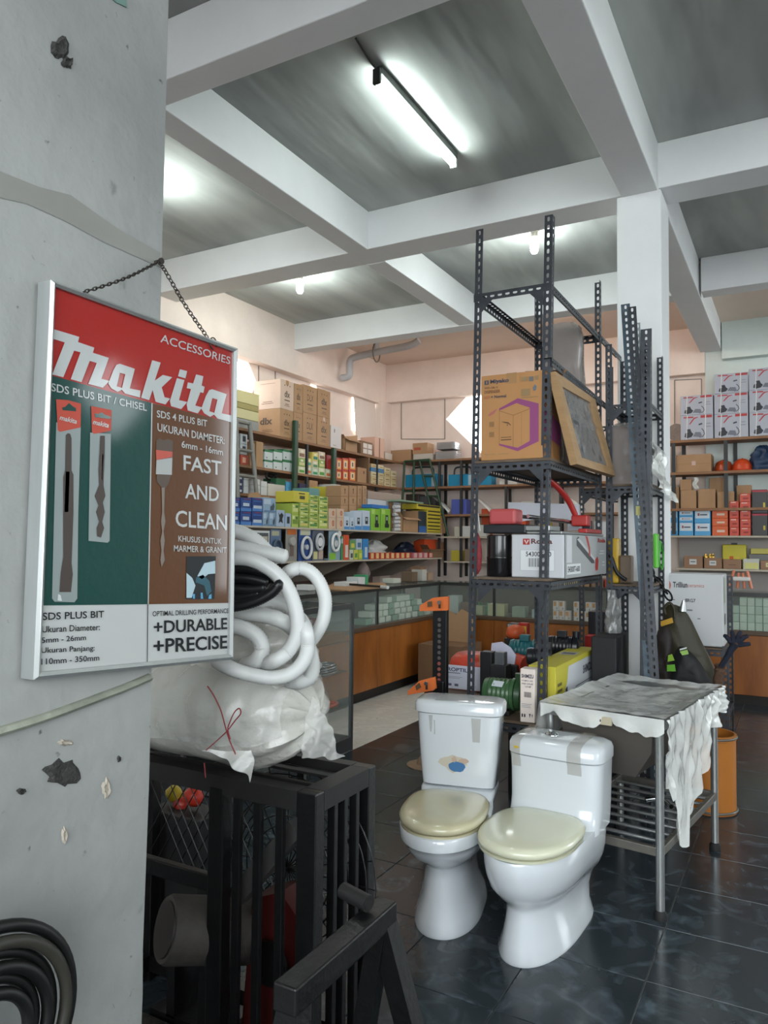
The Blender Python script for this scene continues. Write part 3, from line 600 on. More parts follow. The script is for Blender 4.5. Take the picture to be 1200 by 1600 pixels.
# paper scraps seen through the mesh
# stub tube and black trestle in front
tr = thing('steel_trestle', 'black square-tube steel trestle in the bottom foreground', 'trestle', (-.77, 1.25, 0))
a, b = V((-.80, 1.10, .655)), V((-.795, 1.475, .655))
MB().box(-.822, -.772, a.y, b.y, .63, .68, b=.004).part('top_tube', M_blk, tr)
q = V((-.797, 1.45, .64)); MB().beam(q+V((0, 0, .01)), V((-.66, 1.56, 0)), .045, .045, up=V((0, 1, 0))).part('leg', M_blk, tr)
MB().beam(q+V((0, 0, .0)), V((-.93, 1.50, 0)), .04, .04, up=V((0, 1, 0))).part('leg', M_blk, tr)
MB().beam(V((-.797, 1.13, .64)), V((-.72, 1.02, 0)), .045, .045, up=V((0, 1, 0))).part('leg', M_blk, tr); MB().beam(V((-.797, 1.13, .64)), V((-.90, 1.02, 0)), .04, .04, up=V((0, 1, 0))).part('leg', M_blk, tr)
s = onX(575, 1494, -.80); e = s+V((-.075, .02, .004)); s, e = V((s.x, s.y, .699)), V((e.x, e.y, .702))
MB().tube([e, s], .017, 14).tube([s-(s-e).normalized()*.001, s+(s-e).normalized()*.002], .012, 12).part('pipe_stub', M_blkd, tr, 40)
# coil of black pipe bottom left
co = thing('pipe_coil', 'coil of dark plastic pipe standing in the lower left corner', 'pipe coil', onX(20, 1700, -.93))
P0 = deep(-40, 1600, 1.0); M_coil = mat('black_pipe', lin('0B0C0B'), .45, noise=.4, nscale=10)
for i, (r, dx) in enumerate(((.145, 0), (.128, .012), (.112, .0), (.097, .014), (.082, .004), (.066, .016))):
    c = P0+V((dx, 0, -.03)); MB().tube([c+V((0, cos(q)*r*1.05, sin(q)*r)) for q in [2*pi*k/56 for k in range(56)]], .009, 10, closed=True).part('pipe_turn', M_coil if i != 1 else mat('brown_pipe', lin('2B2A24'), .5), co, 60)

q = deep(292, 1250, 2.62); bx_ = MB().box(q.x-.12, q.x+.12, q.y-.07, q.y+.07, 0, q.z-.03, b=.004).part('storage_crate', C('1A1A1A', 'black_board0', rough=.6)); tag(bx_, 'dark crate on the floor behind the black cage', 'crate')
t = thing('crumpled_bag', 'crumpled red and yellow packet glimpsed through the cage mesh', 'packet', (q.x, q.y, q.z-.03))
for i, (dx, dz, r_, col) in enumerate(((-.06, .03, .035, 'B8A02C'), (.03, .035, .04, 'B0301E'), (-.03, .0, .03, 'A83428'))):
    c = V((q.x+dx, q.y, q.z+dz-.02)); MB().loft([[c+V((cos(a)*r_*s_, sin(a)*r_*s_*.7, h*r_))*(1) for a in [2*pi*j/14 for j in range(14)]] for h, s_ in ((-.7, .5), (-.3, .95), (.3, 1), (.8, .45))]).part('packet_fold', C(col, 'packet_'+col, rough=.4), t, 60)
# ================================================================ toilets
M_porc = mat('white_porcelain', lin('CDD2D6'), .12, coat=.6)
M_seat1, M_seat2 = mat('yellowed_cream_seat', lin('C2BB9C'), .22, coat=.4, noise=.08, nscale=5), mat('cream_seat', lin('D0D0B8'), .2, coat=.4)
M_chrome = mat('chrome', lin('C9CCCE'), .15, metal=1); M_tape = mat('old_clear_tape', lin('A8A193'), .35, alpha=.35)
def bowl_ring(z, yf, yb, hw, nf=2.1, nb=5, n=56, hb=None, c=.5):
    """front half: ellipse, back half: squarish; yf < yb (front faces -y)"""
    out = []; ym = yf+(yb-yf)*c
    for j in range(n):
        a = 2*pi*j/n; s, k = sin(a), cos(a); e = nb if s > 0 else nf; L = (yb-ym) if s > 0 else (ym-yf)
        w = hw if (s <= 0 or hb is None) else hw+(hb-hw)*min(1, abs(s)**.6)
        out.append(V((w*abs(k)**(2/e)*(1 if k >= 0 else -1), ym+L*abs(s)**(2/e)*(1 if s >= 0 else -1), z)))
    return out
def xf(mb, loc, rz): mb.T = Matrix.Translation(loc) @ Matrix.Rotation(rz, 4, 'Z'); return mb
def lid_slab(loc, rz, yf, yb, hw, z0, m, t, th=.028):
    mb = xf(MB(), loc, rz); R = []
    for dz, g in ((0, .012), (.006, .003), (th*.55, 0), (th*.85, .008), (th, .025), (th+.004, .08), (th+.006, .15)):
        R.append(bowl_ring(z0+dz, yf+g, yb-g, hw-g, 2.15, 3.2, c=.52))
    mb.loft(R); mb.part('seat_lid', m, t, 60)
    mb = xf(MB(), loc, rz); mb.loft([bowl_ring(z0-.010, yf+.006, yb-.01, hw-.006, 2.15, 3.2, c=.52), bowl_ring(z0-.001, yf+.004, yb-.01, hw-.004, 2.15, 3.2, c=.52)]); mb.part('seat_ring', m, t, 60)
# one-piece toilet on the right
LR, rR = V((-.850, 3.175, 0)), radians(-3)
tR = thing('toilet', 'one-piece white toilet with squat tank, round chrome button and cream lid, nearest the sink table', 'toilet', LR, 'floor-standing display toilets', rR)
mb = xf(MB(), LR, rR)
prof = [(0, -.62, -.03, .130), (.012, -.625, -.028, .131), (.06, -.615, -.026, .112), (.12, -.595, -.024, .105), (.165, -.585, -.02, .106), (.19, -.597, -.02, .116), (.215, -.632, -.018, .140), (.25, -.668, -.015, .158), (.29, -.69, -.012, .168), (.33, -.70, -.01, .173), (.365, -.703, -.008, .174), (.378, -.698, -.006, .170)]
R = []
for z, yf, yb, hw in prof:
    k = min(1, max(0, (z-.10)/.20)); hb = hw*(1-k)+.188*k
    R.append(bowl_ring(z, yf, yb, hw, 2.15, 4.5, hb=hb, c=.55))
mb.loft(R)
mb.part('bowl', M_porc, tR, 50)
mb = xf(MB(), LR, rR)
def tank_ring(z, yf, yb, hw, e=6, n=56, hx=0):
    return [V((hw*abs(cos(a))**(2/e)*(1 if cos(a) >= 0 else -1), (yf+yb)/2+(yb-yf)/2*abs(sin(a))**(2/e)*(1 if sin(a) >= 0 else -1), z)) for a in [2*pi*j/n for j in range(n)]]
mb.loft([tank_ring(z, yf, -.004, hw, 5) for z, yf, hw in ((.36, -.31, .182), (.385, -.275, .182), (.41, -.255, .183), (.45, -.243, .184), (.55, -.238, .187), (.612, -.238, .189), (.614, -.232, .185))]); mb.part('tank', M_porc, tR, 50)
mb = xf(MB(), LR, rR); mb.loft([tank_ring(z, yf, yb, hw, 4.5) for z, yf, yb, hw in ((.617, -.243, .0, .190), (.620, -.250, .004, .195), (.655, -.250, .004, .195), (.672, -.240, -.004, .187), (.682, -.205, -.03, .165), (.685, -.16, -.07, .12))]); mb.part('tank_lid', M_porc, tR, 50)
mb = xf(MB(), LR, rR); mb.lathe([(.0, .696), (.018, .696), (.026, .692), (.030, .684), (.030, .68)][::-1], (-.035, -.13, 0), 24, sx=1, sy=.9); mb.part('flush_button', M_chrome, tR, 40)
lid_slab(LR, rR, -.706, -.243, .176, .392, M_seat2, tR, .036)
for x0, w in ((-.165, .04), (.065, .055)):
    mb = xf(MB(), LR, rR); xs = [x0, x0+w]; mb.add([(x, y, z) for x in xs for y, z in ((-.03, .688), (-.16, .6885), (-.21, .684), (-.245, .6745), (-.2535, .655), (-.2535, .618), (-.2435, .60), (-.2415, .57))], [(i, i+1, 9+i, 8+i) for i in range(7)]); mb.part('tape_strip', M_tape, tR, label='strip of yellowed clear tape')
mb = xf(MB(), LR, rR); mb.add([(-.150, -.2548, .643), (-.13, -.2548, .643), (-.13, -.2548, .652), (-.150, -.2548, .652)], [(0, 1, 2, 3)]); mb.part('sticker', C('B8A23A', 'yellow_sticker'), tR)
# two-piece toilet on the left
LL, rL = V((-1.313, 3.145, 0)), radians(12.5)
tL = thing('toilet', 'taller white two-piece toilet with a tall tank, blue sticker and yellowed lid', 'toilet', LL, 'floor-standing display toilets', rL)
mb = xf(MB(), LL, rL); R = []
for z, yf, yb, hw in ((0, -.575, -.06, .130), (.012, -.58, -.055, .131), (.05, -.572, -.06, .120), (.12, -.555, -.11, .096), (.19, -.54, -.12, .088), (.235, -.54, -.12, .089), (.255, -.56, -.115, .108), (.275, -.60, -.11, .130), (.30, -.64, -.10, .147), (.33, -.668, -.09, .158), (.352, -.68, -.085, .164), (.356, -.690, -.08, .172), (.395, -.694, -.07, .175), (.402, -.688, -.065, .171)):
    k = min(1, max(0, (z-.26)/.12)); R.append(bowl_ring(z, yf, yb, hw, 2.15, 3.6, hb=hw*(1-.15*k), c=.5))
mb.loft(R); mb.part('bowl', M_porc, tL, 50)
mb = xf(MB(), LL, rL); mb.loft([tank_ring(z, yf, yb, hw, 6) for z, yf, yb, hw in ((.34, -.20, -.01, .13), (.40, -.235, -.005, .155), (.425, -.215, 0, .158), (.432, -.20, 0, .155))]); mb.part('deck', M_porc, tL, 50)
mb = xf(MB(), LL, rL); mb.loft([tank_ring(z, yf, yb, hw, 7) for z, yf, yb, hw in ((.436, -.180, -.006, .150), (.442, -.188, -.002, .156), (.55, -.192, 0, .166), (.735, -.196, 0, .178))]); mb.part('tank', M_porc, tL, 50)
mb = xf(MB(), LL, rL); mb.loft([tank_ring(z, yf, yb, hw, 5) for z, yf, yb, hw in ((.737, -.203, .003, .182), (.742, -.212, .006, .19), (.775, -.212, .006, .19), (.787, -.204, 0, .183), (.791, -.18, -.02, .16))]); mb.part('tank_lid', M_porc, tL, 50)
lid_slab(LL, rL, -.688, -.235, .166, .412, M_seat1, tL, .036)
mb = xf(MB(), LL, rL); rnd = random.Random(2)
def splat(cx, cz, rx, rz_, y, m, n=16, j=.25): mb.flat([[(cx+cos(t)*rx*(1+rnd.uniform(-j, j)), cz+sin(t)*rz_*(1+rnd.uniform(-j, j))) for t in [2*pi*i/n for i in range(n)]]], (0, y, 0), (1, 0, 0), (0, 0, 1), m)
splat(-.018, .535, .052, .034, -.1948, 0); splat(.0, .522, .036, .020, -.1952, 1, j=.15); splat(.028, .548, .02, .011, -.1954, 2); splat(-.012, .552, .012, .012, -.1954, 2)
mb.part('sticker', [C('BDB5A4', 'peeled_paper'), C('3F6E9C', 'faded_blue_sticker'), C('B79F8C', 'faded_tan_sticker')], tL, label='peeling blue and tan sticker')
for x0, x1, z0, z1 in ((-.122, -.105, .66, .73), (-.10, -.095, .65, .71), (.06, .10, .63, .728)):
    mb = xf(MB(), LL, rL); mb.add([(x0, -.1985, z1), (x1, -.1985, z1), (x1-.004, -.1965, z0), (x0+.006, -.1965, z0)], [(0, 3, 2, 1)]); mb.part('tape_remnant', M_tape, tL)
mb = xf(MB(), LL, rL); mb.add([(-.10, -.19, .7925), (.10, -.17, .7925), (.11, -.07, .7925), (-.08, -.06, .7925)], [(0, 1, 2, 3)]); mb.part('plastic_sleeve', mat('clear_sleeve', lin('C9C9C4'), .12, alpha=.45), tL)
# ================================================================ sink table under plastic film
LS, rS = V((-.478, 3.135, 0)), radians(-8)
M_steel = mat('stainless_steel', lin('A6A8A7'), .3, metal=.8, noise=.15, nscale=25)
M_steeld = mat('dull_steel', lin('77736C'), .45, metal=.6, noise=.2, nscale=18)
sk = thing('sink_table', 'stainless steel sink on four tube legs wrapped in crumpled plastic film', 'sink', LS, rz=rS)
def K(): return xf(MB(), LS, rS)
WX, WY, HS = -.50, .925, .775
for x in (-.02, WX+.02):
    for y in (.02, WY-.05):
        l = K().cyl((x, y, .03), (x, y, HS-.04), .017, 14).part('leg', M_steel, sk, 50); K().lathe([(.0, 0), (.026, 0), (.026, .022), (.018, .035), (0, .036)][::1], (x, y, 0), 16).part('rubber_foot', C('141414', 'black_rubber', rough=.7), l, 40)
mb = K(); mb.loft([[V((-.0+a*.0, 0, 0)) for a in ()] or [V((0, 0, z)), V((WX, 0, z)), V((WX, WY, z)), V((0, WY, z))] for z in (HS-.045, HS-.012)], cap1=False)
bz = [(0, HS-.012), (.055, HS-.010), (.075, HS-.03), (.10, HS-.14), (.13, HS-.17)]
mb.loft([[V((-d, d*(.8 if d else 0)+(0 if d == 0 else .06), z)) if 0 else V((-d, d, z)), V((WX+d, d, z)), V((WX+d, WY-d*(1 if d < .05 else 2.2), z)), V((-d, WY-d*(1 if d < .05 else 2.2), z))] for d, z in bz], cap0=False); mb.part('basin', M_steel, sk, 30)
K().loft([[V((-.05, .03, HS-.046)), V((WX+.05, .03, HS-.046)), V((WX+.05, .62, HS-.046)), V((-.05, .62, HS-.046))], [V((-.06, .05, HS-.15)), V((WX+.08, .05, HS-.15)), V((WX+.08, .6, HS-.15)), V((-.06, .6, HS-.15))], [V((-.14, .10, HS-.27)), V((WX+.16, .10, HS-.27)), V((WX+.16, .5, HS-.27)), V((-.14, .5, HS-.27))]]).part('basin_underside', mat('dark_basin_shell', lin('55504B'), .6, metal=.3), sk, 30, recalc=True)
mb = K().box(-.30, -.20, -.012, 0, HS-.052, HS-.018, b=.002); mb.part('bracket', C('B3AA92', 'cream_bracket', rough=.5), sk)
mb = K().lathe([(0, 0), (.008, 0)], (0, 0, 0), 10) if 0 else K().box(-.258, -.244, -.014, -.0115, HS-.04, HS-.03); mb.part('slot', C('2A2620'), sk)
for y in (.02, WY-.05): K().box(-.02, WX+.02, y-.012, y+.012, .24, .275, b=.003).part('lower_rail', M_steeld, sk)
for x in (-.02, WX+.02): K().box(x-.012, x+.012, .02, WY-.05, .24, .275, b=.003).part('lower_rail', M_steeld, sk)
for i in range(8): y = .10+i*.095; K().cyl((-.02, y, .268), (WX+.02, y, .268), .008, 10).part('shelf_rod', M_steel, sk, 50)
K().tube(sm([(-.10, .45, .30), (-.16, .50, .31), (-.22, .47, .30)], 4), .011, 8).part('loose_fitting', M_chrome, sk, 50)
M_film2 = mat('crumpled_clear_film', lin('F2F4F0'), .24, alpha=.62, bump=.6, bscale=20, coat=.7)
mb = K()
def ftop(u, v):
    x, y = .012+(WX-.024)*u, -.012+(WY+.03)*v; z = HS+.005+.014*abs(NZ.noise(V((x*9, y*5, 1))))+.005*abs(NZ.noise(V((x*26, y*20, 2))))
    e = max(0, 1-abs(2*u-1)**4)*max(0, 1-abs(2*v-1.1)**4); z -= .028*e; return V((x, y, z))
mb.sheet(ftop, 44, 60)
mb.part('film_top', M_film2, sk, 60)
mb = K()
def fside(u, v):   # right side curtain, ragged hem
    y = -.012+(WY+.02)*u; L = .10+.30*(.5+.5*sin(u*5.2-.2))*(1 if u > .08 else .7)+.10*NZ.noise(V((u*9, 0, 0)))+(.14 if .10 < u < .28 else 0)
    z = HS+.004-L*v*1.05; return V((.018+.018*sin(u*38+v*3)*v+.022*NZ.noise(V((u*22, v*5, 3))), y, z))
mb.sheet(fside, 70, 26); mb.part('film_curtain', M_film2, sk, 60)
mb = K()
def ffront(u, v):
    x = .01+(WX-.02)*u; L = .03+.045*abs(sin(u*6.5+.5))+.02*NZ.noise(V((u*12, 0, 5))); return V((x, -.015-.01*sin(u*25)*v, HS+.004-L*v))
mb.sheet(ffront, 50, 10); mb.part('film_front', M_film2, sk, 60)
mb = K()
def fleft(u, v):
    y = -.012+.5*u; return V((WX-.018-.05*v*(1-u)-.01*sin(u*20), y, HS+.004-(.24*(1-u)+.05)*v))
mb.sheet(fleft, 30, 14); mb.part('film_curtain', M_film2, sk, 60)
# ================================================================ slotted-angle racks
M_ang = mat('dark_grey_slotted_steel', lin('45484E'), .42, metal=.35, noise=.2, nscale=9, dark=lin('33363B'))
M_ang2 = mat('blue_grey_slotted_steel', lin('56646E'), .40, metal=.4, noise=.3, nscale=9, dark=lin('3C4750'))
M_ply = mat('rough_plywood_shelf', lin('6B5B4C'), .8, noise=.3, nscale=10, stretch=(1, 6, 1))
def angle(name, a, b, U, Wd, parent, m=None, w=.038, **k): return slotted(MB(), a, b, U, Wd, w=w, **k).part(name, m or M_ang, parent)
def rack(lab, x0, x1, y0, y1, zt, levels, boards, tweak=None):
    t = thing('slotted_rack', lab, 'shelf rack', ((x0+x1)/2, (y0+y1)/2, 0), 'slotted steel shelf racks')
    for x, y, ux, uy in ((x0, y0, 1, 1), (x1, y0, -1, 1), (x0, y1, 1, -1), (x1, y1, -1, -1)):
        tx, ty, bx, by = (tweak or {}).get((ux, uy), (0, 0, 0, 0))
        angle('post', (x+bx, y+by, 0), (x+tx, y+ty, zt[(ux, uy)] if isinstance(zt, dict) else zt), (ux, 0, 0), (0, uy, 0), t)
    for z in levels:
        for y, s in ((y0, 1), (y1, -1)): angle('beam', (x0+.003, y+s*.004, z), (x1-.003, y+s*.004, z), (0, 0, -1), (0, s, 0), t)
        for x, s in ((x0, 1), (x1, -1)): angle('beam', (x+s*.004, y0+.003, z), (x+s*.004, y1-.003, z), (0, 0, -1), (s, 0, 0), t)
        for x, sx in ((x0, 1), (x1, -1)):
            MB().prism([(0, 0), (.07*sx, 0), (0, -.07)], .002, (x+sx*.036, y0-.001, z-.036), (1, 0, 0), (0, 0, 1)).part('gusset_plate', M_ang, t)
    for z in boards: MB().box(x0+.008, x1-.008, y0+.012, y1-.008, z, z+.012).part('shelf_board', M_ply, t)
    return t
r1 = rack('tall dark slotted-steel rack nearest the camera, holding the water dispenser carton', -1.39, -1.0, 3.40, 4.42, 3.0, (2.68, 1.845, 1.285, .618), (1.848, 1.288, .621), {(1, 1): (.015, 0, -.055, .05), (-1, 1): (.008, 0, -.055, .05)})
angle('side_rail', (-.997, 3.40, 2.325), (-.997, 4.95, 2.29), (0, 0, -1), (-1, 0, 0), r1); angle('side_rail', (-.997, 4.42, 2.68), (-.997, 4.97, 2.68), (0, 0, -1), (-1, 0, 0), r1)
angle('side_rail', (-1.386, 4.42, 2.68), (-1.386, 4.97, 2.68), (0, 0, -1), (1, 0, 0), r1)
r2 = rack('second tall dark slotted-steel rack, standing behind the first beside the white pillar', -1.41, -1.06, 5.50, 6.50, 2.98, (2.32, 1.86, 1.28, .60), (1.863, 1.283, .603))
r3 = rack('third slotted-steel rack right against the white pillar, with film hanging from it', -.990, -.735, 4.475, 4.93, 2.64, (2.28, 1.80, 1.22, .60), (1.803, 1.223, .603))
angle('side_rail', (-.738, 4.48, 2.02), (-.738, 4.92, 2.02), (0, 0, -1), (-1, 0, 0), r3)
# loose angle bars leaning between the racks
def loose(name, top, bot, lab, m, U, Wd, w=.04):
    o = slotted(MB(), bot, top, U, Wd, w=w).part(name, m); return tag(o, lab, 'steel bar', 'loose slotted bars leaning by the racks')
def lean(pxt, pyt, yt, pxb, pyb, yb): return onY(pxt, pyt, yt), onY(pxb, pyb, yb)
for a, lab, m, U, Wd, w in (
  ((970, 476, 4.43, 1003, 1000, 4.27), 'blue-grey slotted bar leaning leftmost of the loose bundle', M_ang2, (1, 0, 0), (0, 1, 0), .05),
  ((981, 480, 4.37, 1013, 1010, 4.20), 'slotted bar leaning second from left in the loose bundle', M_ang, (1, 0, 0), (0, 1, 0), .045),
  ((992, 505, 4.44, 1004, 1000, 4.34), 'bright galvanised slotted bar standing inside the loose bundle', mat('galvanised_steel', lin('AEB8BE'), .35, metal=.6), (1, 0, 0), (0, -1, 0), .03),
  ((1001, 515, 4.40, 1000, 990, 4.40), 'wide dark slotted bar with its flat face forward in the loose bundle', M_ang, (1, 0, 0), (0, 1, 0), .06),
  ((1016, 532, 4.32, 1016, 1000, 4.27), 'dark slotted bar standing rightmost of the loose bundle', M_ang, (-1, 0, 0), (0, 1, 0), .05)):
    tp, bt = lean(*a); d = (bt-tp).normalized(); bt = tp+d*((tp.z-.004)/-d.z); lb_ = loose('slotted_bar', tp, bt, lab, m, U, Wd, w)
    if m is M_ang2: q = tp.lerp(bt, .42); MB().box(q.x+.012, q.x+.04, q.y-.004, q.y-.0005, q.z-.03, q.z+.02).part('yellow_tag', C('B9B56A', rough=.5), lb_)
# small rack carrying the toilet-ware carton
def small_rack():
    x0, x1, y0, y1 = onY(1066, 950, 5.22).x, onY(1138, 950, 5.22).x, 5.22, 5.60
    t = thing('slotted_rack', 'low slotted-steel rack under the white tile carton by the far counter', 'shelf rack', ((x0+x1)/2, y0, 0), 'slotted steel shelf racks')
    for x, y, ux, uy in ((x0, y0, 1, 1), (x1, y0, -1, 1), (x0, y1, 1, -1), (x1, y1, -1, -1)): angle('post', (x, y, 0), (x, y, 1.26 if y == y1 else .83), (ux, 0, 0), (0, uy, 0), t)
    for z in (.80, .42):
        for y, s in ((y0, 1), (y1, -1)): angle('beam', (x0+.003, y+s*.003, z), (x1-.003, y+s*.003, z), (0, 0, -1), (0, s, 0), t)
        for x, s in ((x0, 1), (x1, -1)): angle('beam', (x+s*.004, y0+.003, z), (x+s*.004, y1-.003, z), (0, 0, -1), (s, 0, 0), t)
    MB().box(x0+.006, x1-.006, y0+.008, y1-.008, .802, .814).part('shelf_board', M_ply, t); return x0, x1
sx0, sx1 = small_rack()
# ================================================================ cartons and printed boxes
M_card = mat('brown_cardboard', lin('A98563'), .75, noise=.12, nscale=6, bump=.08, bscale=60)
M_card2 = mat('dark_brown_cardboard', lin('7D6047'), .78, noise=.18, nscale=6)
M_cardp = mat('pale_cardboard', lin('C7AE97'), .75, noise=.1, nscale=6)
M_ctape = mat('brown_packing_tape', lin('A07A50'), .3)
def frame_of(b, face, lift):
    x0, x1, y0, y1, z0, z1 = b
    if face == 'f': return V((x0, y0-lift, z0)), V((x1-x0, 0, 0)), V((0, 0, z1-z0))
    if face == 'r': return V((x1+lift, y0, z0)), V((0, y1-y0, 0)), V((0, 0, z1-z0))
    if face == 'l': return V((x0-lift, y1, z0)), V((0, y0-y1, 0)), V((0, 0, z1-z0))
    if face == 't': return V((x0, y0, z1+lift)), V((x1-x0, 0, 0)), V((0, y1-y0, 0))
def R4(a, b, c, d): return [(a, c), (b, c), (b, d), (a, d)]
def decals(t, b, specs, T=None):
    """specs: (face, colour hex, rect (u0,u1,v0,v1) | polygon) or (face, colour hex, 'text', rect, bold)"""
    pm, tm, cols, tcols = MB(), MB(), [], []; pm.T = tm.T = T
    for i, s in enumerate(specs):
        if isinstance(s[2], str):
            if s[1] not in tcols: tcols.append(s[1])
            O, U, W_ = frame_of(b, s[0], .0010+.00015*i); r = s[3]; write(tm, s[2], O+U*r[0]+W_*r[2], U*(r[1]-r[0]), W_*(r[3]-r[2]), s[4] if len(s) > 4 else .01, m=tcols.index(s[1]))
        else:
            if s[1] not in cols: cols.append(s[1])
            O, U, W_ = frame_of(b, s[0], .0005+.00015*i); p = s[2]; p = R4(*p) if not isinstance(p[0], tuple) else p
            P = [O+U*q[0]+W_*q[1] for q in p]; tr = tessellate_polygon([[V((q[0], q[1], 0)) for q in p]]); pm.add(P, [tuple(x) for x in tr], cols.index(s[1]))
    if cols: pm.part('printed_panel', [C(c) for c in cols], t)
    if tcols: tm.part('lettering', [C(c) for c in tcols], t)
def carton(name, label, cat, b, m=None, specs=(), group=None, rz=0, seam=True, bev=.004, tape=None, open_=False):
    x0, x1, y0, y1, z0, z1 = b; c = V(((x0+x1)/2, (y0+y1)/2, z0)); t = thing(name, label, cat, c, group)
    T = Matrix.Translation(c) @ Matrix.Rotation(rz, 4, 'Z') @ Matrix.Translation(-c) if rz else None
    mb = MB(); mb.T = T
    if open_:
        w = .004; mb.box(x0, x1, y0, y1, z0, z0+w); mb.box(x0, x1, y0, y0+w, z0, z1).box(x0, x1, y1-w, y1, z0, z1).box(x0, x0+w, y0, y1, z0, z1).box(x1-w, x1, y0, y1, z0, z1)
    else: mb.box(x0, x1, y0, y1, z0, z1, b=bev)
    mb.part('carton_body', m or M_card, t)
    if open_:
        h = (y1-y0)*.45; k = (x1-x0)*.4
        for nm, P in (('flap', [(x0, y0, z1), (x1, y0, z1), (x1, y0-h*.35, z1+h*.3), (x0, y0-h*.35, z1+h*.3)]), ('flap', [(x1, y0, z1), (x1, y1, z1), (x1+k*.55, y1, z1-k*.3), (x1+k*.55, y0, z1-k*.3)]), ('flap', [(x0, y1, z1), (x1, y1, z1), (x1, y1, z1+h*.5), (x0, y1, z1+h*.5)])):
            mm = MB(); mm.T = T; n = (V(P[1])-V(P[0])).cross(V(P[2])-V(P[0])).normalized()*.003; mm.loft([[V(p) for p in P], [V(p)+n for p in P]]); mm.part(nm, m or M_card, t, recalc=True)
    elif tape:
        w = min(.05, (x1-x0)*.2); mm = MB(); mm.T = T
        if tape == 'y': xm = (x0+x1)/2; mm.box(xm-w/2, xm+w/2, y0-.0008, y1+.0008, z1-.05, z1+.0008)
        else: ym = (y0+y1)/2; mm.box(x0-.0008, x1+.0008, ym-w/2, ym+w/2, z1-.05, z1+.0008)
        mm.part('packing_tape', M_ctape, t)
    if specs: decals(t, b, specs, T)
    return t
# ---------------------------------------------------------------- on the first rack, upper shelf
z1 = 1.861
a = onY(741, 650, 3.42).x; b_ = onY(838, 650, 3.42).x; zt = onY(790, 584, 3.42).z
bx = (-1.352, -1.042, 3.418, 3.70, z1, zt)
PU, BLK, BR = '8A4270', '3B4356', '6B4630'
t = carton('dispenser_carton', 'orange-brown water dispenser carton with purple hexagon on the first rack', 'carton', bx, mat('orange_brown_board', lin('B28150'), .6, noise=.06, nscale=5), [
  ('f', PU, [(.30,.60),(.60,.70),(.93,.62),(.93,.19),(.60,.09),(.30,.17),(.30,.19),(.60,.13),(.79,.20),(.79,.58),(.58,.645),(.30,.575)]),
  ('f', '6E4C2C', [(.30,.57),(.305,.57),(.305,.18),(.30,.18)]), ('f', '6E4C2C', [(.525,.51),(.53,.51),(.53,.14),(.525,.14)]), ('f', '6E4C2C', [(.30,.57),(.53,.505),(.53,.51),(.30,.575)]), ('f', '6E4C2C', [(.53,.505),(.79,.565),(.79,.57),(.53,.51)]),
  ('f', '6E4C2C', [(.66,.53),(.663,.53),(.663,.17),(.66,.17)]), ('f', '4A3526', (.33,.50,.225,.235)), ('f', '4A3526', (.33,.50,.255,.262)), ('f', '4A3526', [(.33,.445),(.40,.425),(.45,.415),(.49,.39),(.49,.40),(.45,.43),(.38,.44)]), ('f', '4A3526', [(.43,.41),(.445,.41),(.44,.39),(.43,.39)]),
  ('f', 'A8645C', [(.12,.53),(.16,.56),(.26,.60),(.26,.585),(.22,.545),(.14,.515)]), ('f', '8C6840', (.14,.22,.39,.45)), ('f', '8C6840', (.14,.22,.27,.33)), ('f', '8F7550', (.66,.76,.89,.94)), ('f', '6A6560', (.78,.85,.88,.935)), ('f', '8F7550', (.87,.93,.89,.94)),
  ('f', '8F7550', (.66,.80,.72,.80)), ('f', '5D6B78', [(.84,.80),(.87,.84),(.90,.82),(.89,.78),(.86,.765)]), ('f', '8F7550', (.66,.92,.695,.705)), ('f', '94774F', (.06,.24,.065,.072)), ('f', '94774F', (.28,.46,.065,.072)),
  ('f', BLK, 'Miyako', (.155,.46,.885,.945), .03), ('f', BLK, (.06,.13,.89,.94)), ('f', 'B98652', (.09,.105,.90,.93)), ('f', BR, 'WD-186 H', (.06,.28,.838,.862), .01), ('f', BR, 'DISPENSER', (.06,.32,.785,.82), .008), ('f', 'A8503C', 'HOT', (.06,.15,.72,.755), .01), ('f', BLK, '+ Normal', (.17,.42,.722,.758), .015),
  ('r', PU, [(0,.60),(1,.46),(1,.20),(0,.27)]), ('r', '8E7F55', (.1,.6,.82,.95)), ('r', '7C7354', (.15,.5,.66,.76))], tape='y')
MB().prism([(0, 0), (.22, 0), (.24, .035), (.03, .05)], .003, (bx[0]+.13, bx[3]-.1, bx[5]), (1, 0, 0), (0, .3, .95)).part('top_flap', M_card2, t)
# film-wrapped dark panels between carton and wooden frame
M_gfilm = mat('silvery_wrinkled_film', lin('9D9996'), .22, alpha=.55, bump=.8, bscale=16, coat=.6)
def wrapped(name, label, cat, b, m, pad=.012, seed=0, group=None):
    x0, x1, y0, y1, z0, z1_ = b; t = thing(name, label, cat, ((x0+x1)/2, (y0+y1)/2, z0), group); MB().box(x0, x1, y0, y1, z0, z1_, b=.006).part('panel', m, t)
    mb = MB(); cx, cy, cz = (x0+x1)/2, (y0+y1)/2, (z0+z1_)/2; R = []
    for i in range(25):
        v = i/24; z = z0+.002+(z1_+pad*2-z0-.002)*v; s = 1 if v < .93 else 1-(v-.93)*6; ring = []
        for j in range(36):
            q = 2*pi*j/36; ex = abs(cos(q))**.25*(1 if cos(q) >= 0 else -1); ey = abs(sin(q))**.25*(1 if sin(q) >= 0 else -1)
            p = V((cx+ex*((x1-x0)/2+pad)*s, cy+ey*((y1-y0)/2+pad)*s, z)); p += V((ex, ey, 0))*(abs(NZ.noise(V((p.x*9+seed, p.y*9, p.z*7))))*pad*1.6); ring.append(p)
        R.append(ring)
    mb.loft(R, cap0=False); mb.part('film', M_gfilm, t, 60); return t
M_door = mat('brown_panel', lin('8A6E5E'), .5, noise=.2, nscale=3)
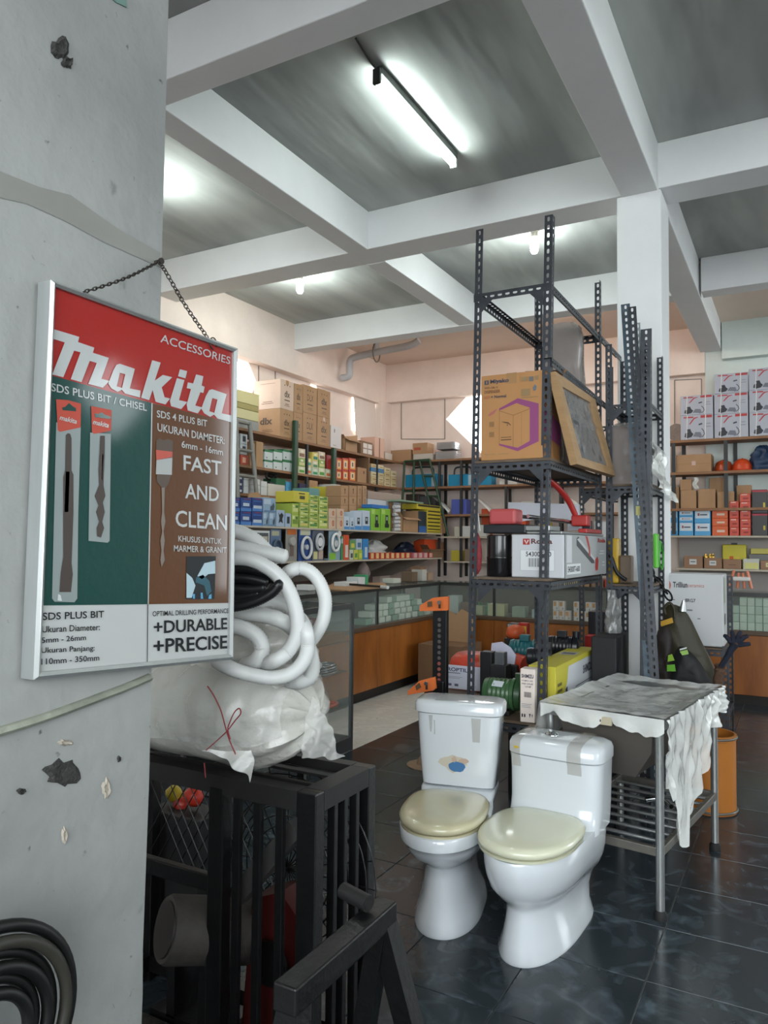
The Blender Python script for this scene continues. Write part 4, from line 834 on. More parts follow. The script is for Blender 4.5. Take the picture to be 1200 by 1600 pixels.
wrapped('wrapped_door', 'grey film-wrapped panel standing right behind the orange-brown dispenser carton', 'panel', (-1.30, -1.09, 3.80, 3.88, z1, 2.34), mat('dark_panel', lin('4C4846'), .5), seed=1)
wrapped('wrapped_door', 'tallest film-wrapped brown panel, poking up above the rack rail', 'panel', (-1.27, -1.075, 4.20, 4.27, z1, 2.70), M_door, seed=4)
wrapped('wrapped_door', 'low brown panel in crinkled film on the third rack, left of the pillar', 'panel', (-.985, -.80, 4.56, 4.66, 1.816, 2.16), M_door, seed=7)
# leaning wooden frame with a film-covered pane
P4 = [onX(x, y, xx) for x, y, xx in ((867.5, 580, -.985), (930, 624, -.985), (962, 744, -.925), (902, 725, -.925))]
I4 = [onX(x, y, xx) for x, y, xx in ((879, 604, -.981), (922.5, 629, -.981), (951, 729, -.930), (909, 715, -.930))]
n = (P4[1]-P4[0]).cross(P4[3]-P4[0]).normalized(); n = n if n.x > 0 else -n
t = thing('leaning_window', 'pale wooden window frame with film-covered pane leaning out of the first rack', 'window frame', P4[3])
mb = MB()
for i in range(4):
    j = (i+1) % 4; mb.loft([[P4[i], I4[i], I4[i]-n*.035, P4[i]-n*.035], [P4[j], I4[j], I4[j]-n*.035, P4[j]-n*.035]])
mb.part('frame', mat('pale_wood', lin('AE8B62'), .55, noise=.25, nscale=6, stretch=(1, 1, 6)), t, recalc=True)
mb = MB(); mb.loft([[p-n*.012 for p in I4], [p-n*.016 for p in I4]]); mb.part('pane', mat('dusky_glass', lin('5E5B59'), .15, coat=.5), t, recalc=True)
def ff(u, v): p = (I4[0].lerp(I4[1], u)).lerp(I4[3].lerp(I4[2], u), v); return p-n*.008+n*.010*NZ.noise(p*22)
MB().sheet(ff, 22, 30).part('film', M_gfilm, t, 60)
# film hanging from the third rack
t = thing('hanging_film', 'crumpled clear film hanging off the third rack in front of the pillar', 'plastic film', onX(1030, 780, -.72))
def hf(u, v): p = onX(1014+14*u+ (10+14*u)*v+4*sin(v*9), 690+12*u+72*v+12*u*v, -.722); return p+V((.012*sin(u*13+v*7)+.014*NZ.noise(p*18)+.012, 0, 0))
MB().sheet(hf, 24, 40).part('film_sheet', M_film2, t, 60)
# ---------------------------------------------------------------- first rack, middle shelf (z about 1.30)
z2 = 1.301
pp = thing('black_pipe_section', 'short fat black plastic pipe standing on the middle shelf of the first rack', 'pipe', (-1.287, 3.50, z2))
MB().lathe([(.058, 0), (.060, .004), (.060, .085), (.0615, .088), (.0615, .094), (.060, .097), (.060, .196), (.056, .2), (.056, .05), (0, .05)], (-1.287, 3.50, z2), 32).part('pipe', mat('glossy_black', lin('121214'), .25, coat=.3), pp, 40)
bx = (-1.206, -1.024, 3.425, 3.66, z2, 1.508); Wt, Gy, Rd = 'C9CBCE', '8F9294', 'A8342C'
carton('tool_carton', 'white and grey tile cutter carton with barcode label on the first rack', 'carton', (-1.206, -.952+.0, 3.43, 4.28, z2, 1.505) if 0 else (-1.21, -.955, 3.46, 4.30, z2, 1.505), mat('pale_grey_board', lin('BFC1C5'), .45), [
  ('f', Rd, (.22,.35,.76,.90)), ('f', 'D8C8C8', [(.24,.87),(.27,.87),(.285,.80),(.31,.87),(.34,.87),(.29,.77)]), ('f', '5A2A28', 'Rodia', (.38,.78,.78,.90), .03), ('f', 'D4D6D8', (.17,.82,.16,.64)), ('f', '8A8D90', (.17,.175,.16,.64)), ('f', '8A8D90', (.815,.82,.16,.64)), ('f', '8A8D90', (.17,.82,.635,.64)), ('f', '8A8D90', (.17,.82,.16,.165)),
  ('f', '1E1E20', '54300T-00', (.28,.76,.49,.60), .012), *[('f', '2A2A2C', (.33+.018*i, .33+.018*i+(.006, .011, .004)[i % 3], .25, .45)) for i in range(14)],
  ('r', '9DA0A1', (0,1,0,1)), ('r', 'C9CBCE', (.03,.14,.35,.98)), ('r', '3C3E40', [(.24,.92),(.28,.97),(.66,.38),(.68,.30),(.60,.30),(.24,.75)]), ('r', 'B8BABC', [(.25,.90),(.30,.93),(.70,.40),(.66,.38)]), ('r', Rd, [(.44,1.),(.50,.98),(.56,.70),(.57,.48),(.53,.50),(.52,.70)]), ('r', Rd, [(.70,.10),(.76,.12),(.78,.36),(.75,.48),(.70,.40),(.69,.2)]),
  ('r', 'D8DADB', (.03,.33,.08,.32)), ('r', '222426', '54300T-600', (.05,.31,.13,.27), .02), ('r', Rd, 'Rodia', (.76,.97,.84,.95), .03), ('r', 'C6C8CA', (.82,.94,.60,.63)), ('r', 'C6C8CA', (.80,.93,.53,.56)), ('r', 'C6C8CA', (.88,.95,.30,.33)), ('r', 'C6C8CA', (.88,.95,.22,.25))], bev=.006)
# tile cutter lying across: black tray, steel rails, red pads
tc_ = thing('tile_cutter', 'tile cutter with steel rails, black base and red pad on the white carton', 'tile cutter', (-1.2, 3.8, 1.507))
MB().box(-1.349, -1.135, 3.442, 3.75, 1.510, 1.552, b=.005).part('base_tray', C('1D1F22', 'black_plastic', rough=.35), tc_)
MB().box(-1.32, -1.185, 3.44, 3.56, 1.553, 1.628, b=.014).part('pad', C('B04A4C', 'faded_red_pad', rough=.5), tc_, label='faded red pad')
MB().box(-1.14, -.97, 3.47, 4.33, 1.508, 1.520, b=.002).part('bed_plate', M_steel, tc_); MB().box(-1.134, -1.02, 3.44, 3.62, 1.522, 1.546, b=.003).part('side_plate', M_steel, tc_)
for x in (-1.20, -1.165): MB().cyl((x, 3.57, 1.595), (x+.10, 4.36, 1.58), .009, 12).part('rail', M_chrome, tc_, 50)
MB().box(-1.09, -1.00, 4.08, 4.16, 1.56, 1.62, b=.008).part('carriage', C('A52A26', 'tool_red', rough=.35), tc_); MB().tube(sm([(-1.07, 4.10, 1.62), (-1.10, 4.06, 1.70), (-1.13, 3.98, 1.76), (-1.16, 3.9, 1.80)], 5), .016, 10).part('handle', C('A52A26', 'tool_red', rough=.35), tc_, 60)
MB().box(-1.03, -.985, 4.0, 4.34, 1.522, 1.545, b=.004).part('guide_bar', C('A52A26', 'tool_red', rough=.35), tc_)
MB().box(-1.10, -1.05, 4.36, 4.40, 1.508, 1.60, b=.004).part('end_stop', M_ang, tc_)
# white foam blocks behind
t = thing('foam_packing', 'white L-shaped foam packing piece behind the tile cutter rails', 'foam', (-1.2, 4.38, 1.52))
P = [onY(x, y, 4.35) for x, y in ((797, 780), (906, 783), (909, 822), (889, 824), (889, 806), (862, 804), (797, 812))]
mb = MB().prism([(q.x, q.z) for q in P], -.03, (0, 4.32, 0), (1, 0, 0), (0, 0, 1)); mb.part('foam_block', C('C9CBD4', 'white_foam', rough=.8), t, recalc=True);  t.location.z = 1.50
t = thing('mesh_bag', 'red net bag hanging at the left end of the middle rack shelf', 'bag', onY(745, 860, 3.44))
c = onY(745, 866, 3.455); mb = MB(); mb.lathe([(.006, .105), (.012, .09), (.02, .07), (.026, .02), (.026, -.03), (.022, -.07), (.008, -.095), (0, -.1)][::-1], c, 16, sy=.7); mb.part('bag_body', mat('red_net', lin('8E2F35'), .6, noise=.3, nscale=60, bump=.6, bscale=150), t, 60)
MB().tube([c+V((0, 0, .10)), c+V((.008, -.005, .20)), V((-1.36, 3.43, 1.52))], .003, 6).part('cord', C('BFC0BE', rough=.6), t)
# ---------------------------------------------------------------- first rack, low shelf (z about .61)
z3 = .634
carton('pump_carton', 'narrow upright white pump carton with barcode at the front of the low shelf', 'carton', (-1.150, -1.080, 3.408, 3.48, z3, .880), C('C6C8CE', 'white_board', rough=.5), [('f', '23233A', 'SHIMIZU', (.10,.92,.83,.90), .03), ('f', '4A4A58', 'POMPA AIR', (.12,.88,.765,.79), .01), ('f', '33333F', 'SP450 127A BIT', (.12,.90,.705,.735), .015), ('f', '33333F', '1.0 HP', (.35,.75,.65,.685), .015),
  *[('f', '2C2C34', (.28+.035*i, .28+.035*i+(.012, .022)[i % 2], .47, .57)) for i in range(14)], ('f', '9A9CA4', (.12,.80,.34,.35)), ('f', '9A9CA4', (.12,.70,.31,.32)), ('f', '9A9CA4', (.12,.74,.28,.29)), ('f', '33333F', (.12,.22,.10,.16)), ('f', '33333F', (.28,.38,.10,.16)), ('f', '33333F', [(.62,.17),(.74,.17),(.70,.12),(.70,.10),(.66,.10),(.66,.12)]), ('f', '33333F', [(.80,.13),(.84,.18),(.88,.13),(.85,.13),(.85,.10),(.83,.10),(.83,.13)])], rz=.03)
YB2 = (-1.150, -1.015, 3.53, 4.34, z3, .880)
carton('pump_carton', 'long yellow and white pump carton along the right side of the low shelf', 'carton', YB2, C('C4BE3A' if 0 else 'BDB43A', 'yellow_board', rough=.5), [('r', 'C3C6CA', [(.28,1.),(1.,1.),(1.,0.),(.12,0.),(.16,.35),(.24,.6)]), ('r', 'BDB43A', (0,1,.90,1)), ('r', '23233A', 'SHIMIZU', (.62,.85,.58,.76), .03), ('r', '2A2E48', (.44,.97,.40,.415)), ('r', '2A2E48', (.44,.97,.22,.235)), ('r', '2A2E48', (.44,.446,.235,.415)), ('r', '33384E', (.50,.94,.12,.17)), ('r', '5B5524', (.03,.12,.60,.66)), ('r', '5B5524', (.03,.13,.48,.54)), ('r', '5B5524', (.04,.12,.36,.41)), ('r', '33342C', [(.20,.48),(.24,.52),(.25,.20),(.22,.16),(.19,.25)]),
  ('t', 'B4B7BA', (.18,.82,.52,.66)), ('t', '55585E', (.25,.75,.55,.63)), ('f', 'A9A233', (0,1,.0,.35))], bev=.005)
def motor(name, label, c, L, r, col, rz, accent=None, box=True, grp=None):
    t = thing(name, label, 'water pump', c, grp, 0); M0 = C(col, 'pump_paint_'+col, rough=.32); T = Matrix.Translation(c) @ Matrix.Rotation(rz, 4, 'Z')
    mb = MB(); mb.T = T; k = 20; prof = [(-L/2, r*.6), (-L/2+.006, r*.92), (-L/2+.03, r)]+[(-L/2+.03+i*(L*.55)/10, r*(1 if i % 2 else .95)) for i in range(11)]+[(L*.18, r*.9), (L*.22, r*1.06), (L*.30, r*1.06), (L*.31, r*.7)]
    mb.tube([V((x, 0, r+.02)) for x, _ in prof], [q for _, q in prof], 24); mb.part('motor_body', M0, t, 30)
    mb = MB(); mb.T = T; mb.tube([V((L*.30, 0, r+.02)), V((L*.33, 0, r+.02)), V((L*.46, 0, r+.02)), V((L*.5, 0, r+.02))], [r*.7, r*1.05, r*1.0, r*.6], 24); mb.cyl((L*.40, 0, r*1.8), (L*.40, 0, r*2+.05), r*.34, 14); mb.part('pump_head', C(accent or col, 'pump_paint_'+(accent or col), rough=.35), t, 30)
    mb = MB(); mb.T = T; mb.box(-L*.3, L*.2, -r*.8, r*.8, 0, .022, b=.003); mb.part('foot', C('1B1D1F', rough=.5), t)
    if box: mb = MB(); mb.T = T; mb.box(-L*.18, L*.12, -r*.45, r*.45, 2*r+.012, 2*r+.05, b=.006); mb.part('terminal_box', M0, t)
    return t
g = motor('water_pump', 'green electric motor with white label on the low shelf behind the left toilet', V((-1.275, 3.545, z3+.0)), .20, .074, '3C5E3C', .05, '2C4A2E', False)
c = V((-1.285, 3.545, z3)); mb = MB(); 
for i in range(1): mb.add([c+V((-.03, -.040, .1595)), c+V((.025, -.042, .159)), c+V((.02, -.064, .1355)), c+V((-.035, -.062, .137))], [(0, 3, 2, 1)])
mb.part('label', C('C4CBD0', rough=.5), g)

# low wooden platform to the left of the rack, carrying sacks and pumps
pl = thing('low_bench', 'low dark plank bench standing left of the first rack, under the red sack', 'bench', (-1.7, 4.5, 0))
for i in range(3): MB().box(-1.86, -1.425, 3.98+.40*i, 3.98+.40*i+.392, .575, .60, b=.003).part('plank', mat('dusty_brown_plank', lin('7C6A5E'), .8, noise=.3, nscale=9), pl)
for x in (-1.70, -1.47):
    for y in (4.25, 5.10): MB().box(x-.025, x+.025, y-.025, y+.025, 0, .575).part('leg', M_blk, pl)
def at6(px, pyb, z=.602): return onZ(px, pyb, z)
def blackbox(px, w, d, h, depth, lab, col='191B1E', z=None, nm='dark_carton'):
    q = deep(px, 900, depth); zz = z if z is not None else .602
    o = MB().box(q.x-w/2, q.x+w/2, q.y-d/2, q.y+d/2, zz, zz+h, b=.005).part(nm, C(col, 'board_'+col, rough=.5)); tag(o, lab, 'box'); return q, zz+h
t = thing('red_bag', 'red plastic sack with a white printed side on the low bench', 'sack', (-1.75, 4.3, .602))
q0, q1 = onY(696, 1050, 4.12), onY(760, 1050, 4.12); bb = (q0.x, q1.x, 4.125, 4.38); mb = MB(); R = []; zh = onY(730, 1022, 4.2).z-.602
for i in range(16):
    v = i/15; z = .603+zh*v; s_ = 1-.08*v**3-.25*max(0, v-.85)*4; ring = []
    for j in range(28):
        q = 2*pi*j/28; ex = abs(cos(q))**.4*(1 if cos(q) >= 0 else -1); ey = abs(sin(q))**.4*(1 if sin(q) >= 0 else -1); p = V(((bb[0]+bb[1])/2+ex*(bb[1]-bb[0])/2*s_, (bb[2]+bb[3])/2+ey*.125*s_, z)); ring.append(p+V((ex, ey, .3))*NZ.noise(p*14)*.012)
    R.append(ring)
mb.loft(R); mb.part('sack_body', mat('red_orange_plastic', lin('C4442E'), .35, noise=.15, nscale=9, bump=.4), t, 60)
lb = (q0.x-.002, q1.x-.02, 4.095, 4.104, onY(730, 1078, 4.1).z, onY(730, 1041, 4.1).z)
MB().box(*lb, b=.003).part('printed_sleeve', C('C8CBD8', 'white_sleeve', rough=.4), t)
decals(t, lb, [('f', '2E2F58', 'PROPTIL', (.03,.64,.74,.90), .02), ('f', '55566E', (.03,.45,.66,.69)), ('f', '8A8C9C', (.03,.50,.50,.52)), ('f', '8A8C9C', (.03,.44,.44,.46)), ('f', '55566E', (.12,.22,.12,.22)), ('f', '55566E', (.30,.40,.12,.22)), ('f', 'B9BCCB', (.66,.86,.1,.2))])
MB().box(q1.x-.018, q1.x+.045, 4.098, 4.20, lb[4], lb[4]+.09, b=.01).part('blue_corner', C('443A86', rough=.4), t)
c = V((q1.x+.03, 4.45, onY(760, 1040, 4.45).z)); t2 = thing('red_roll', 'rolled red plastic sheet behind the red sack', 'roll', c); MB().tube([c+V((-.10, 0, .03)), c+V((.0, -.02, .04)), c+V((.11, -.05, .03))], [.06, .075, .055], 18).part('roll_body', mat('red_orange_plastic', lin('C4442E')), t2, 50); MB().box(c.x-.08, c.x+.08, 4.40, 4.50, .602, c.z-.03).part('carton_under', M_card2, t2)
MB().tube(sm([V((q1.x-.01, 4.085, lb[5]-.02)), V((q1.x-.02, 4.085, lb[5]+.03)), V((q1.x-.032, 4.10, lb[5]+.07))], 4), .008, 8).part('wooden_stick', C('C79A74'), t, 50)
q, zt_ = blackbox(790, .17, .10, .14, 4.55, 'black box under the upright white manuals on the low bench')
P = [onY(x, y, q.y-.03) for x, y in ((768, 1043), (806, 1044), (808, 1030), (800, 1018), (786, 1009), (771, 1011))]
o = MB().prism([(p.x, p.z) for p in P], -.014, (0, q.y-.06, 0), (1, 0, 0), (0, 0, 1)).part('manual_booklets', C('C9CCE0', 'white_paper', rough=.6), recalc=True); tag(o, 'white paper manuals standing upright between the red sack and teal pump', 'papers'); o.location.z = max(0, zt_-min(p.z for p in P)) if zt_ > min(p.z for p in P) else zt_-min(p.z for p in P)
q, zt_ = blackbox(783, .09, .09, .20, 4.15, 'black box under the small grey pressure switch')
t = thing('pressure_switch', 'small grey pressure switch standing in front of the white manuals', 'pump switch', (q.x, q.y, zt_)); z_ = onY(785, 1043, q.y).z; MB().box(q.x-.028, q.x+.028, q.y-.03, q.y+.03, z_, z_+.085, b=.006).part('cover', C('53565A', rough=.4), t); MB().cyl((q.x, q.y, zt_), (q.x, q.y, z_+.002), .010, 10).part('neck', M_chrome, t, 40)
blackbox(763, .07, .07, .255, 4.25, 'tall black plastic holder between the red sack and grey switch', '1A1C1E', nm='plastic_holder')
q, zt_ = blackbox(822, .17, .15, .12, 4.62, 'black box under the teal pump on the low bench'); motor('water_pump', 'teal pump with dark head and striped badge beside the white manuals', V((q.x, q.y, zt_)), .20, .068, '1B5A60', .15, '16232B')
b_ = MB(); b_.T = Matrix.Translation((q.x+.075, q.y-.075, zt_+.10)); b_.box(-.035, .02, -.004, .0, -.012, .022); b_.part('badge', C('8FA0C0', rough=.4), bpy.data.objects[[o.name for o in bpy.data.objects if o.name.startswith('water_pump')][-1]])
q, zt_ = blackbox(806, .12, .12, .24, 5.0, 'black box under the orange float at the back of the bench', z=.602)
c = V((q.x, q.y, zt_)); o = MB().lathe([(0, 0), (.05, 0), (.065, .025), (.055, .07), (.02, .085), (0, .09)], c, 18).part('orange_float', C('C4552C', rough=.4), smooth=60); tag(o, 'round orange float behind the white manuals', 'float')
c = onY(806, 985, 4.95); t = thing('hand_sprayer', 'black machine head with grey cap, upper left of the pumps', 'machine', (c.x, 4.95, .602)); MB().box(c.x-.05, c.x+.05, 4.90, 5.0, c.z-.06, c.z+.05, b=.01).part('head', C('15171B', rough=.35), t); MB().box(c.x-.04, c.x+.03, 4.893, 4.90, c.z+.02, c.z+.045, b=.002).part('label', C('9EA09A', rough=.5), t); MB().cyl((c.x, 4.96, .602), (c.x, 4.96, c.z-.05), .03, 14).part('column', C('15171B', rough=.35), t, 40)
# inside the rack, behind the yellow carton
def pump_on(px, D, h, r, L, col, rz, lab, boxlab):
    q, zt_ = blackbox(px, max(.09, L*.75), .12, h, D, boxlab, z=z3); motor('water_pump', lab, V((q.x, q.y, zt_)), L, r, col, rz)
pump_on(842, 3.98, .17, .045, .13, '202226', .3, 'small black pump between the two front posts of the rack', 'black box under the small black pump between the rack posts')
pump_on(880, 4.30, .17, .058, .18, '15171B', .1, 'glossy black pump above the long yellow carton', 'black box under the glossy black pump')
t = thing('fuel_can', 'small red can with yellow label behind the rack posts', 'can', (-1.37, 4.62, .602)); q = deep(838, 992, 4.85); MB().box(q.x-.03, q.x+.03, q.y-.03, q.y+.03, .602, q.z+.06, b=.006).part('can_body', C('A82A24', rough=.35), t); decals(t, (q.x-.03, q.x+.03, q.y-.03, q.y+.03, q.z-.04, q.z+.06), [('f', 'C9B030', (.1,.9,.25,.8)), ('f', '2A2A2A', (.4,.6,.35,.7))])
t.location = (q.x, q.y, .602)
# mid-distance things on the second rack
z4 = .616
bxs = [('', )]
carton('red_box', 'bright red long box on the second rack low shelf', 'box', (-1.385, -1.19, 5.56, 5.68, z4, .80), C('B52A28', rough=.4), [('f', '7C1C1C', (.05,.95,.08,.14))])
o = MB().box(-1.395, -1.075, 5.70, 5.84, z4, .965, b=.005).part('dark_metal_case', C('2B2D34', 'dark_case', rough=.35)); tag(o, 'dark grey metal case behind the red box on the second rack', 'case')
t = thing('black_drum', 'glossy black round speaker-like tank on the second rack', 'tank', (-1.18, 6.0, 1.297)); c = V((-1.24, 5.66, z4+.0))
mb = MB().tube([(-1.17, 5.60, .96), (-1.17, 5.62, .96), (-1.17, 5.80, .96), (-1.17, 5.82, .96)], [.09, .105, .105, .09], 28) if 0 else MB().tube([(-1.185, 5.55, 1.05), (-1.185, 5.56, 1.05), (-1.185, 5.69, 1.05), (-1.185, 5.695, 1.05)], [.07, .083, .083, .07], 28); mb.part('tank_body', mat('glossy_black', lin('121214'), .25), t, 40); MB().box(-1.23, -1.14, 5.56, 5.69, .80, .966).part('stand', C('1E2024', 'black_board3', rough=.6), t) if 0 else MB().box(-1.185, -1.08, 5.56, 5.69, z4, .968, b=.004).part('stand', C('1E2024', 'black_board3', rough=.6), t)
t.location = (-1.185, 5.62, z4)
# yellow tool, grey bag, green cord, hoses on rack three
t = thing('yellow_tool', 'yellow machine housing with black cable right of the white tool carton', 'tool', (-.93, 4.52, 1.235)); MB().box(-1.0, -.93, 4.52, 4.60, 1.237, 1.50, b=.01).part('housing', C('C09A1E', rough=.4), t); MB().box(-.93, -.86, 4.54, 4.62, 1.237, 1.40, b=.01).part('gearbox', C('6B5A4A', rough=.5), t)
MB().tube(sm([(-1.0, 4.50, 1.45), (-.96, 4.49, 1.38), (-.93, 4.49, 1.30), (-.88, 4.49, 1.26)], 4), .012, 8).part('cable', C('15171A', rough=.5), t, 60)
t = thing('plastic_bag', 'wrinkled grey plastic bag standing on the dark crate behind the sink', 'bag', onY(972, 1000, 4.5)); c = onY(970, 972, 4.46)
cr = MB().box(-.995, -.862, 4.13, 4.46, .0, .965, b=.006).part('black_crate', C('111216', 'black_crate', rough=.6)); tag(cr, 'tall black box standing behind the sink table', 'crate')
t.location = (-.93, 4.36, .966)
mb = MB(); R = []
for i in range(18):
    v = i/17; s = 1-.45*v; R.append([V((-.93+cos(q)*.045*s, 4.36+sin(q)*.04*s, .967+.24*v))+V((cos(q), sin(q), 0))*NZ.noise(V((cos(q)*2.2, sin(q)*2.2, v*5)))*.018 for q in [2*pi*j/22 for j in range(22)]])
mb.loft(R); mb.part('bag_body', mat('grey_film_bag', lin('8D8D8C'), .3, noise=.5, nscale=20, bump=.8, bscale=30, coat=.3), t, 60)
t = thing('green_cord_coil', 'bright green hand line coil hanging on the third rack post', 'cord', onY(1028, 860, 4.9))
P0 = onX(1026, 862, -.70); mb = MB().box(-.712, -.69, P0.y-.045, P0.y+.03, P0.z-.09, P0.z+.10, b=.006); mb.part('reel_card', C('55B02C', rough=.4), t)
q = onX(1044, 862, -.70); MB().tube(sm([V((-.70, P0.y+.03, P0.z+.06)), V((-.69, P0.y+.08, P0.z+.05)), V((-.69, P0.y+.16, P0.z-.02)), V((-.69, P0.y+.12, P0.z-.10)), V((-.69, P0.y+.02, P0.z-.06)), V((-.69, P0.y+.04, P0.z+.06)), V((-.69, P0.y+.06, P0.z+.0))], 6), .006, 8).part('cord', C('2E8F28', rough=.4), t, 60)
# ---------------------------------------------------------------- white tile carton on the small rack
bx = (onY(1006, 950, 5.22).x, onY(1130, 950, 5.22).x, 5.235, 5.50, .816, onY(1070, 896, 5.235).z)
bx = (bx[0], bx[1], 5.235, 5.5, onY(1070, 1008, 5.235).z, bx[5])
t = carton('tile_carton', 'big white carton with round red emblem hanging over the low rack', 'carton', bx, C('B9BABB', 'offwhite_board', rough=.5), [('f', 'B0584C', [(.30+.05*cos(q*pi/8), .83+.075*sin(q*pi/8)) for q in range(16)]), ('f', 'C9CACA', 'T', (.285,.315,.80,.86), .03), ('f', '3A3C3E', 'Trilliun', (.375,.56,.80,.88), .03), ('f', 'B07A70', 'ceramics', (.565,.77,.81,.86), .01),
  *[('f', '6E7072', (.27, a_, .62-.12*i, .635-.12*i)) for i, a_ in enumerate((.40, .36, .38))], ('f', '3A3C3E', '8RG7', (.53,.66,.60,.65), .02), ('f', '6E7072', (.55,.62,.48,.50)), ('f', '3A3C3E', (.55,.575,.35,.39)), ('f', '6E7072', (.68,.72,.37,.385)), ('f', 'B0584C', (.46,.51,.08,.13)), ('f', 'B0584C', (.53,.58,.08,.13)), ('f', 'A9AAAB', (.22,.225,.05,.95)), ('r', '9FA58F', (.1,.5,.6,.95)), ('r', '6B6E62', (.2,.5,.3,.45))], bev=.01)
# ---------------------------------------------------------------- drum with palm bark, gloves
dc = V((-.545, 4.60, 0)); dc = V((onZ(1118, 1250, 0).x-.01, 4.62, 0))
M_drum = mat('orange_brown_fibre_drum', lin('B5702C'), .5, noise=.12, nscale=5)
def drum(lab, c, h=.42, r=.135, grp='fibre drums'):
    t = thing('fibre_drum', lab, 'drum', c, grp); MB().lathe([(0, .01), (r-.01, .01), (r, .0), (r, .012), (r-.003, .014), (r-.003, h-.03), (r, h-.028), (r, h), (r-.012, h), (r-.012, .06), (0, .06)], c, 36).part('drum_body', M_drum, t, 40)
    for z in (.012, h-.014): MB().tube([c+V((cos(q)*r, sin(q)*r, z)) for q in [2*pi*k/36 for k in range(36)]], .007, 8, closed=True).part('rim_band', M_steeld, t, 60)
    return t
drum('orange-brown fibre drum with metal rims standing right of the sink table', dc)
drum('orange-brown fibre drum half hidden behind the sink table legs', V((-.93, 4.62 if 0 else 4.02, 0))) if 0 else None
t = thing('palm_trunk', 'thin brown fibrous trunk standing up from the orange drum', 'trunk', dc+V((0, 0, .062))); a = onY(1122, 1040, 4.62)
MB().tube(sm([dc+V((-.02, 0, .062)), dc+V((-.01, 0, .4)), V((a.x, 4.62, .7)), V((a.x+.01, 4.62, .80))], 8), .028, 12, rf=lambda i: .024+.007*((i*7) % 3)/2).part('trunk', mat('fibrous_bark', lin('5B4334'), .9, noise=.5, nscale=30, bump=1, bscale=50), t, 50)
t = thing('work_glove', 'dark blue work glove with spread fingers sticking out of the drum trunk', 'glove', a); g0 = V((a.x+.015, 4.60, .79)); M_gl = mat('dark_blue_knit', lin('1C2130'), .9, bump=.6, bscale=120)
mb = MB(); mb.tube(sm([g0, g0+V((.03, 0, .05)), g0+V((.055, 0, .10)), g0+V((.075, 0, .13))], 4), .03, 12, rf=lambda i: .022+.0012*i, flat=.6); mb.part('palm', M_gl, t, 60); pm = g0+V((.07, 0, .125))
for dx, dz, L in ((-.045, .05, .9), (-.01, .075, 1), (.03, .075, 1), (.06, .055, .9), (.07, .01, .7)):
    MB().tube(sm([pm+V((dx*.3, 0, dz*.2)), pm+V((dx*.8, -.004, dz*.8)), pm+V((dx*1.1, .006, dz*.95))], 4), .010, 8, rf=lambda i: .0145-.0005*i).part('finger', M_gl, t, 60)
# wooden block stack glimpsed behind the table
carton('wooden_crate', 'orange-brown plywood crate standing on the floor behind the sink table', 'crate', (-1.36 if 0 else -.93, -.70, 4.14 if 0 else 4.155-.02, 4.16, .0, .001)) if 0 else None
# ---------------------------------------------------------------- harness / raincoat hanging by the bars
t = thing('work_vest', 'black and olive work vest with neon green and yellow strips hung behind the sink', 'vest', onY(1070, 1060, 4.80))
M_ol, M_vb = mat('olive_nylon', lin('2E2A17'), .55, bump=.4, bscale=20), mat('black_nylon', lin('0F1012'), .6, bump=.4, bscale=20)
def cloth(name, pts, y, m, amp=.02, th=.012, lab=None):
    P = [onY(px, py, y) for px, py in pts]; mb = MB(); c = sum(P, V())/len(P); Q = []
    n_ = len(P)
    rings = [[p.lerp(c, k)+V((0, -h, 0)) for p in sm(P, 3, closed=True)] for k, h in ((0, 0), (.06, th), (.3, th+amp*.6), (.6, th+amp), (.85, th+amp*.8))]
    for r in rings[1:]:
        for i, p in enumerate(r): r[i] = p+V((0, -NZ.noise(p*16)*amp, 0))
    mb.loft(rings, cap0=True); return mb.part(name, m, t, 60, lab, recalc=True)
cloth('vest_back', [(1040, 950), (1056, 945), (1075, 960), (1095, 1000), (1115, 1040), (1128, 1078), (1120, 1088), (1060, 1084), (1040, 1080), (1036, 1040), (1034, 990)], 4.82, M_ol, label if 0 else .02)
cloth('vest_panel', [(1062, 1010), (1082, 1022), (1100, 1045), (1112, 1082), (1045, 1082), (1048, 1040)], 4.78, M_vb)
cloth('dark_coat', [(1028, 985), (1045, 982), (1052, 1010), (1048, 1060), (1040, 1085), (1024, 1080), (1022, 1030)], 4.76, mat('dark_brown_nylon', lin('1E1613'), .6, bump=.4, bscale=20))
def strip(pts, y, col, nm='reflective_strip'):
    P = [onY(px, py, y) for px, py in pts]; mb = MB().prism([(p.x, p.z) for p in P], -.004, (0, y, 0), (1, 0, 0), (0, 0, 1)); mb.part(nm, C(col, rough=.4), t, recalc=True)
strip([(1044, 1024), (1050, 1022), (1054, 1032), (1043, 1034)], 4.715, '7EA62E'); strip([(1042, 1039), (1054, 1038), (1056, 1049), (1042, 1049)], 4.715, '5FA02A'); strip([(1062, 1018), (1074, 1015), (1076, 1022), (1066, 1024)], 4.72, '8FB45A'); strip([(1062, 1014), (1073, 1011), (1073, 1013.5), (1062, 1016.5)], 4.718, 'C9CCC6')
strip([(1032, 971), (1050, 965), (1052, 973), (1033, 979)], 4.72, 'B58A22', 'yellow_tab')
MB().tube(sm([onY(x, y, 4.77) for x, y in ((1040, 960), (1038, 950), (1046, 942), (1053, 950), (1054, 965))], 5), .008, 8).part('neck_loop', M_ol, t, 60)
MB().tube([onY(1066, 955, 4.79), onY(1068, 938, 4.79)], [.02, .008], 10).part('metal_hook', M_steel, t, 40)
ch = thing('hanging_chain', 'heavy black chain hanging beside the loose bars in front of the white tile carton', 'chain', onY(1030, 900, 4.74)); pts = [onY(x, y, 4.80) for x, y in ((1012, 886), (1022, 900), (1034, 916), (1044, 930), (1050, 942))]
P = resample(sm(pts, 5), .045)
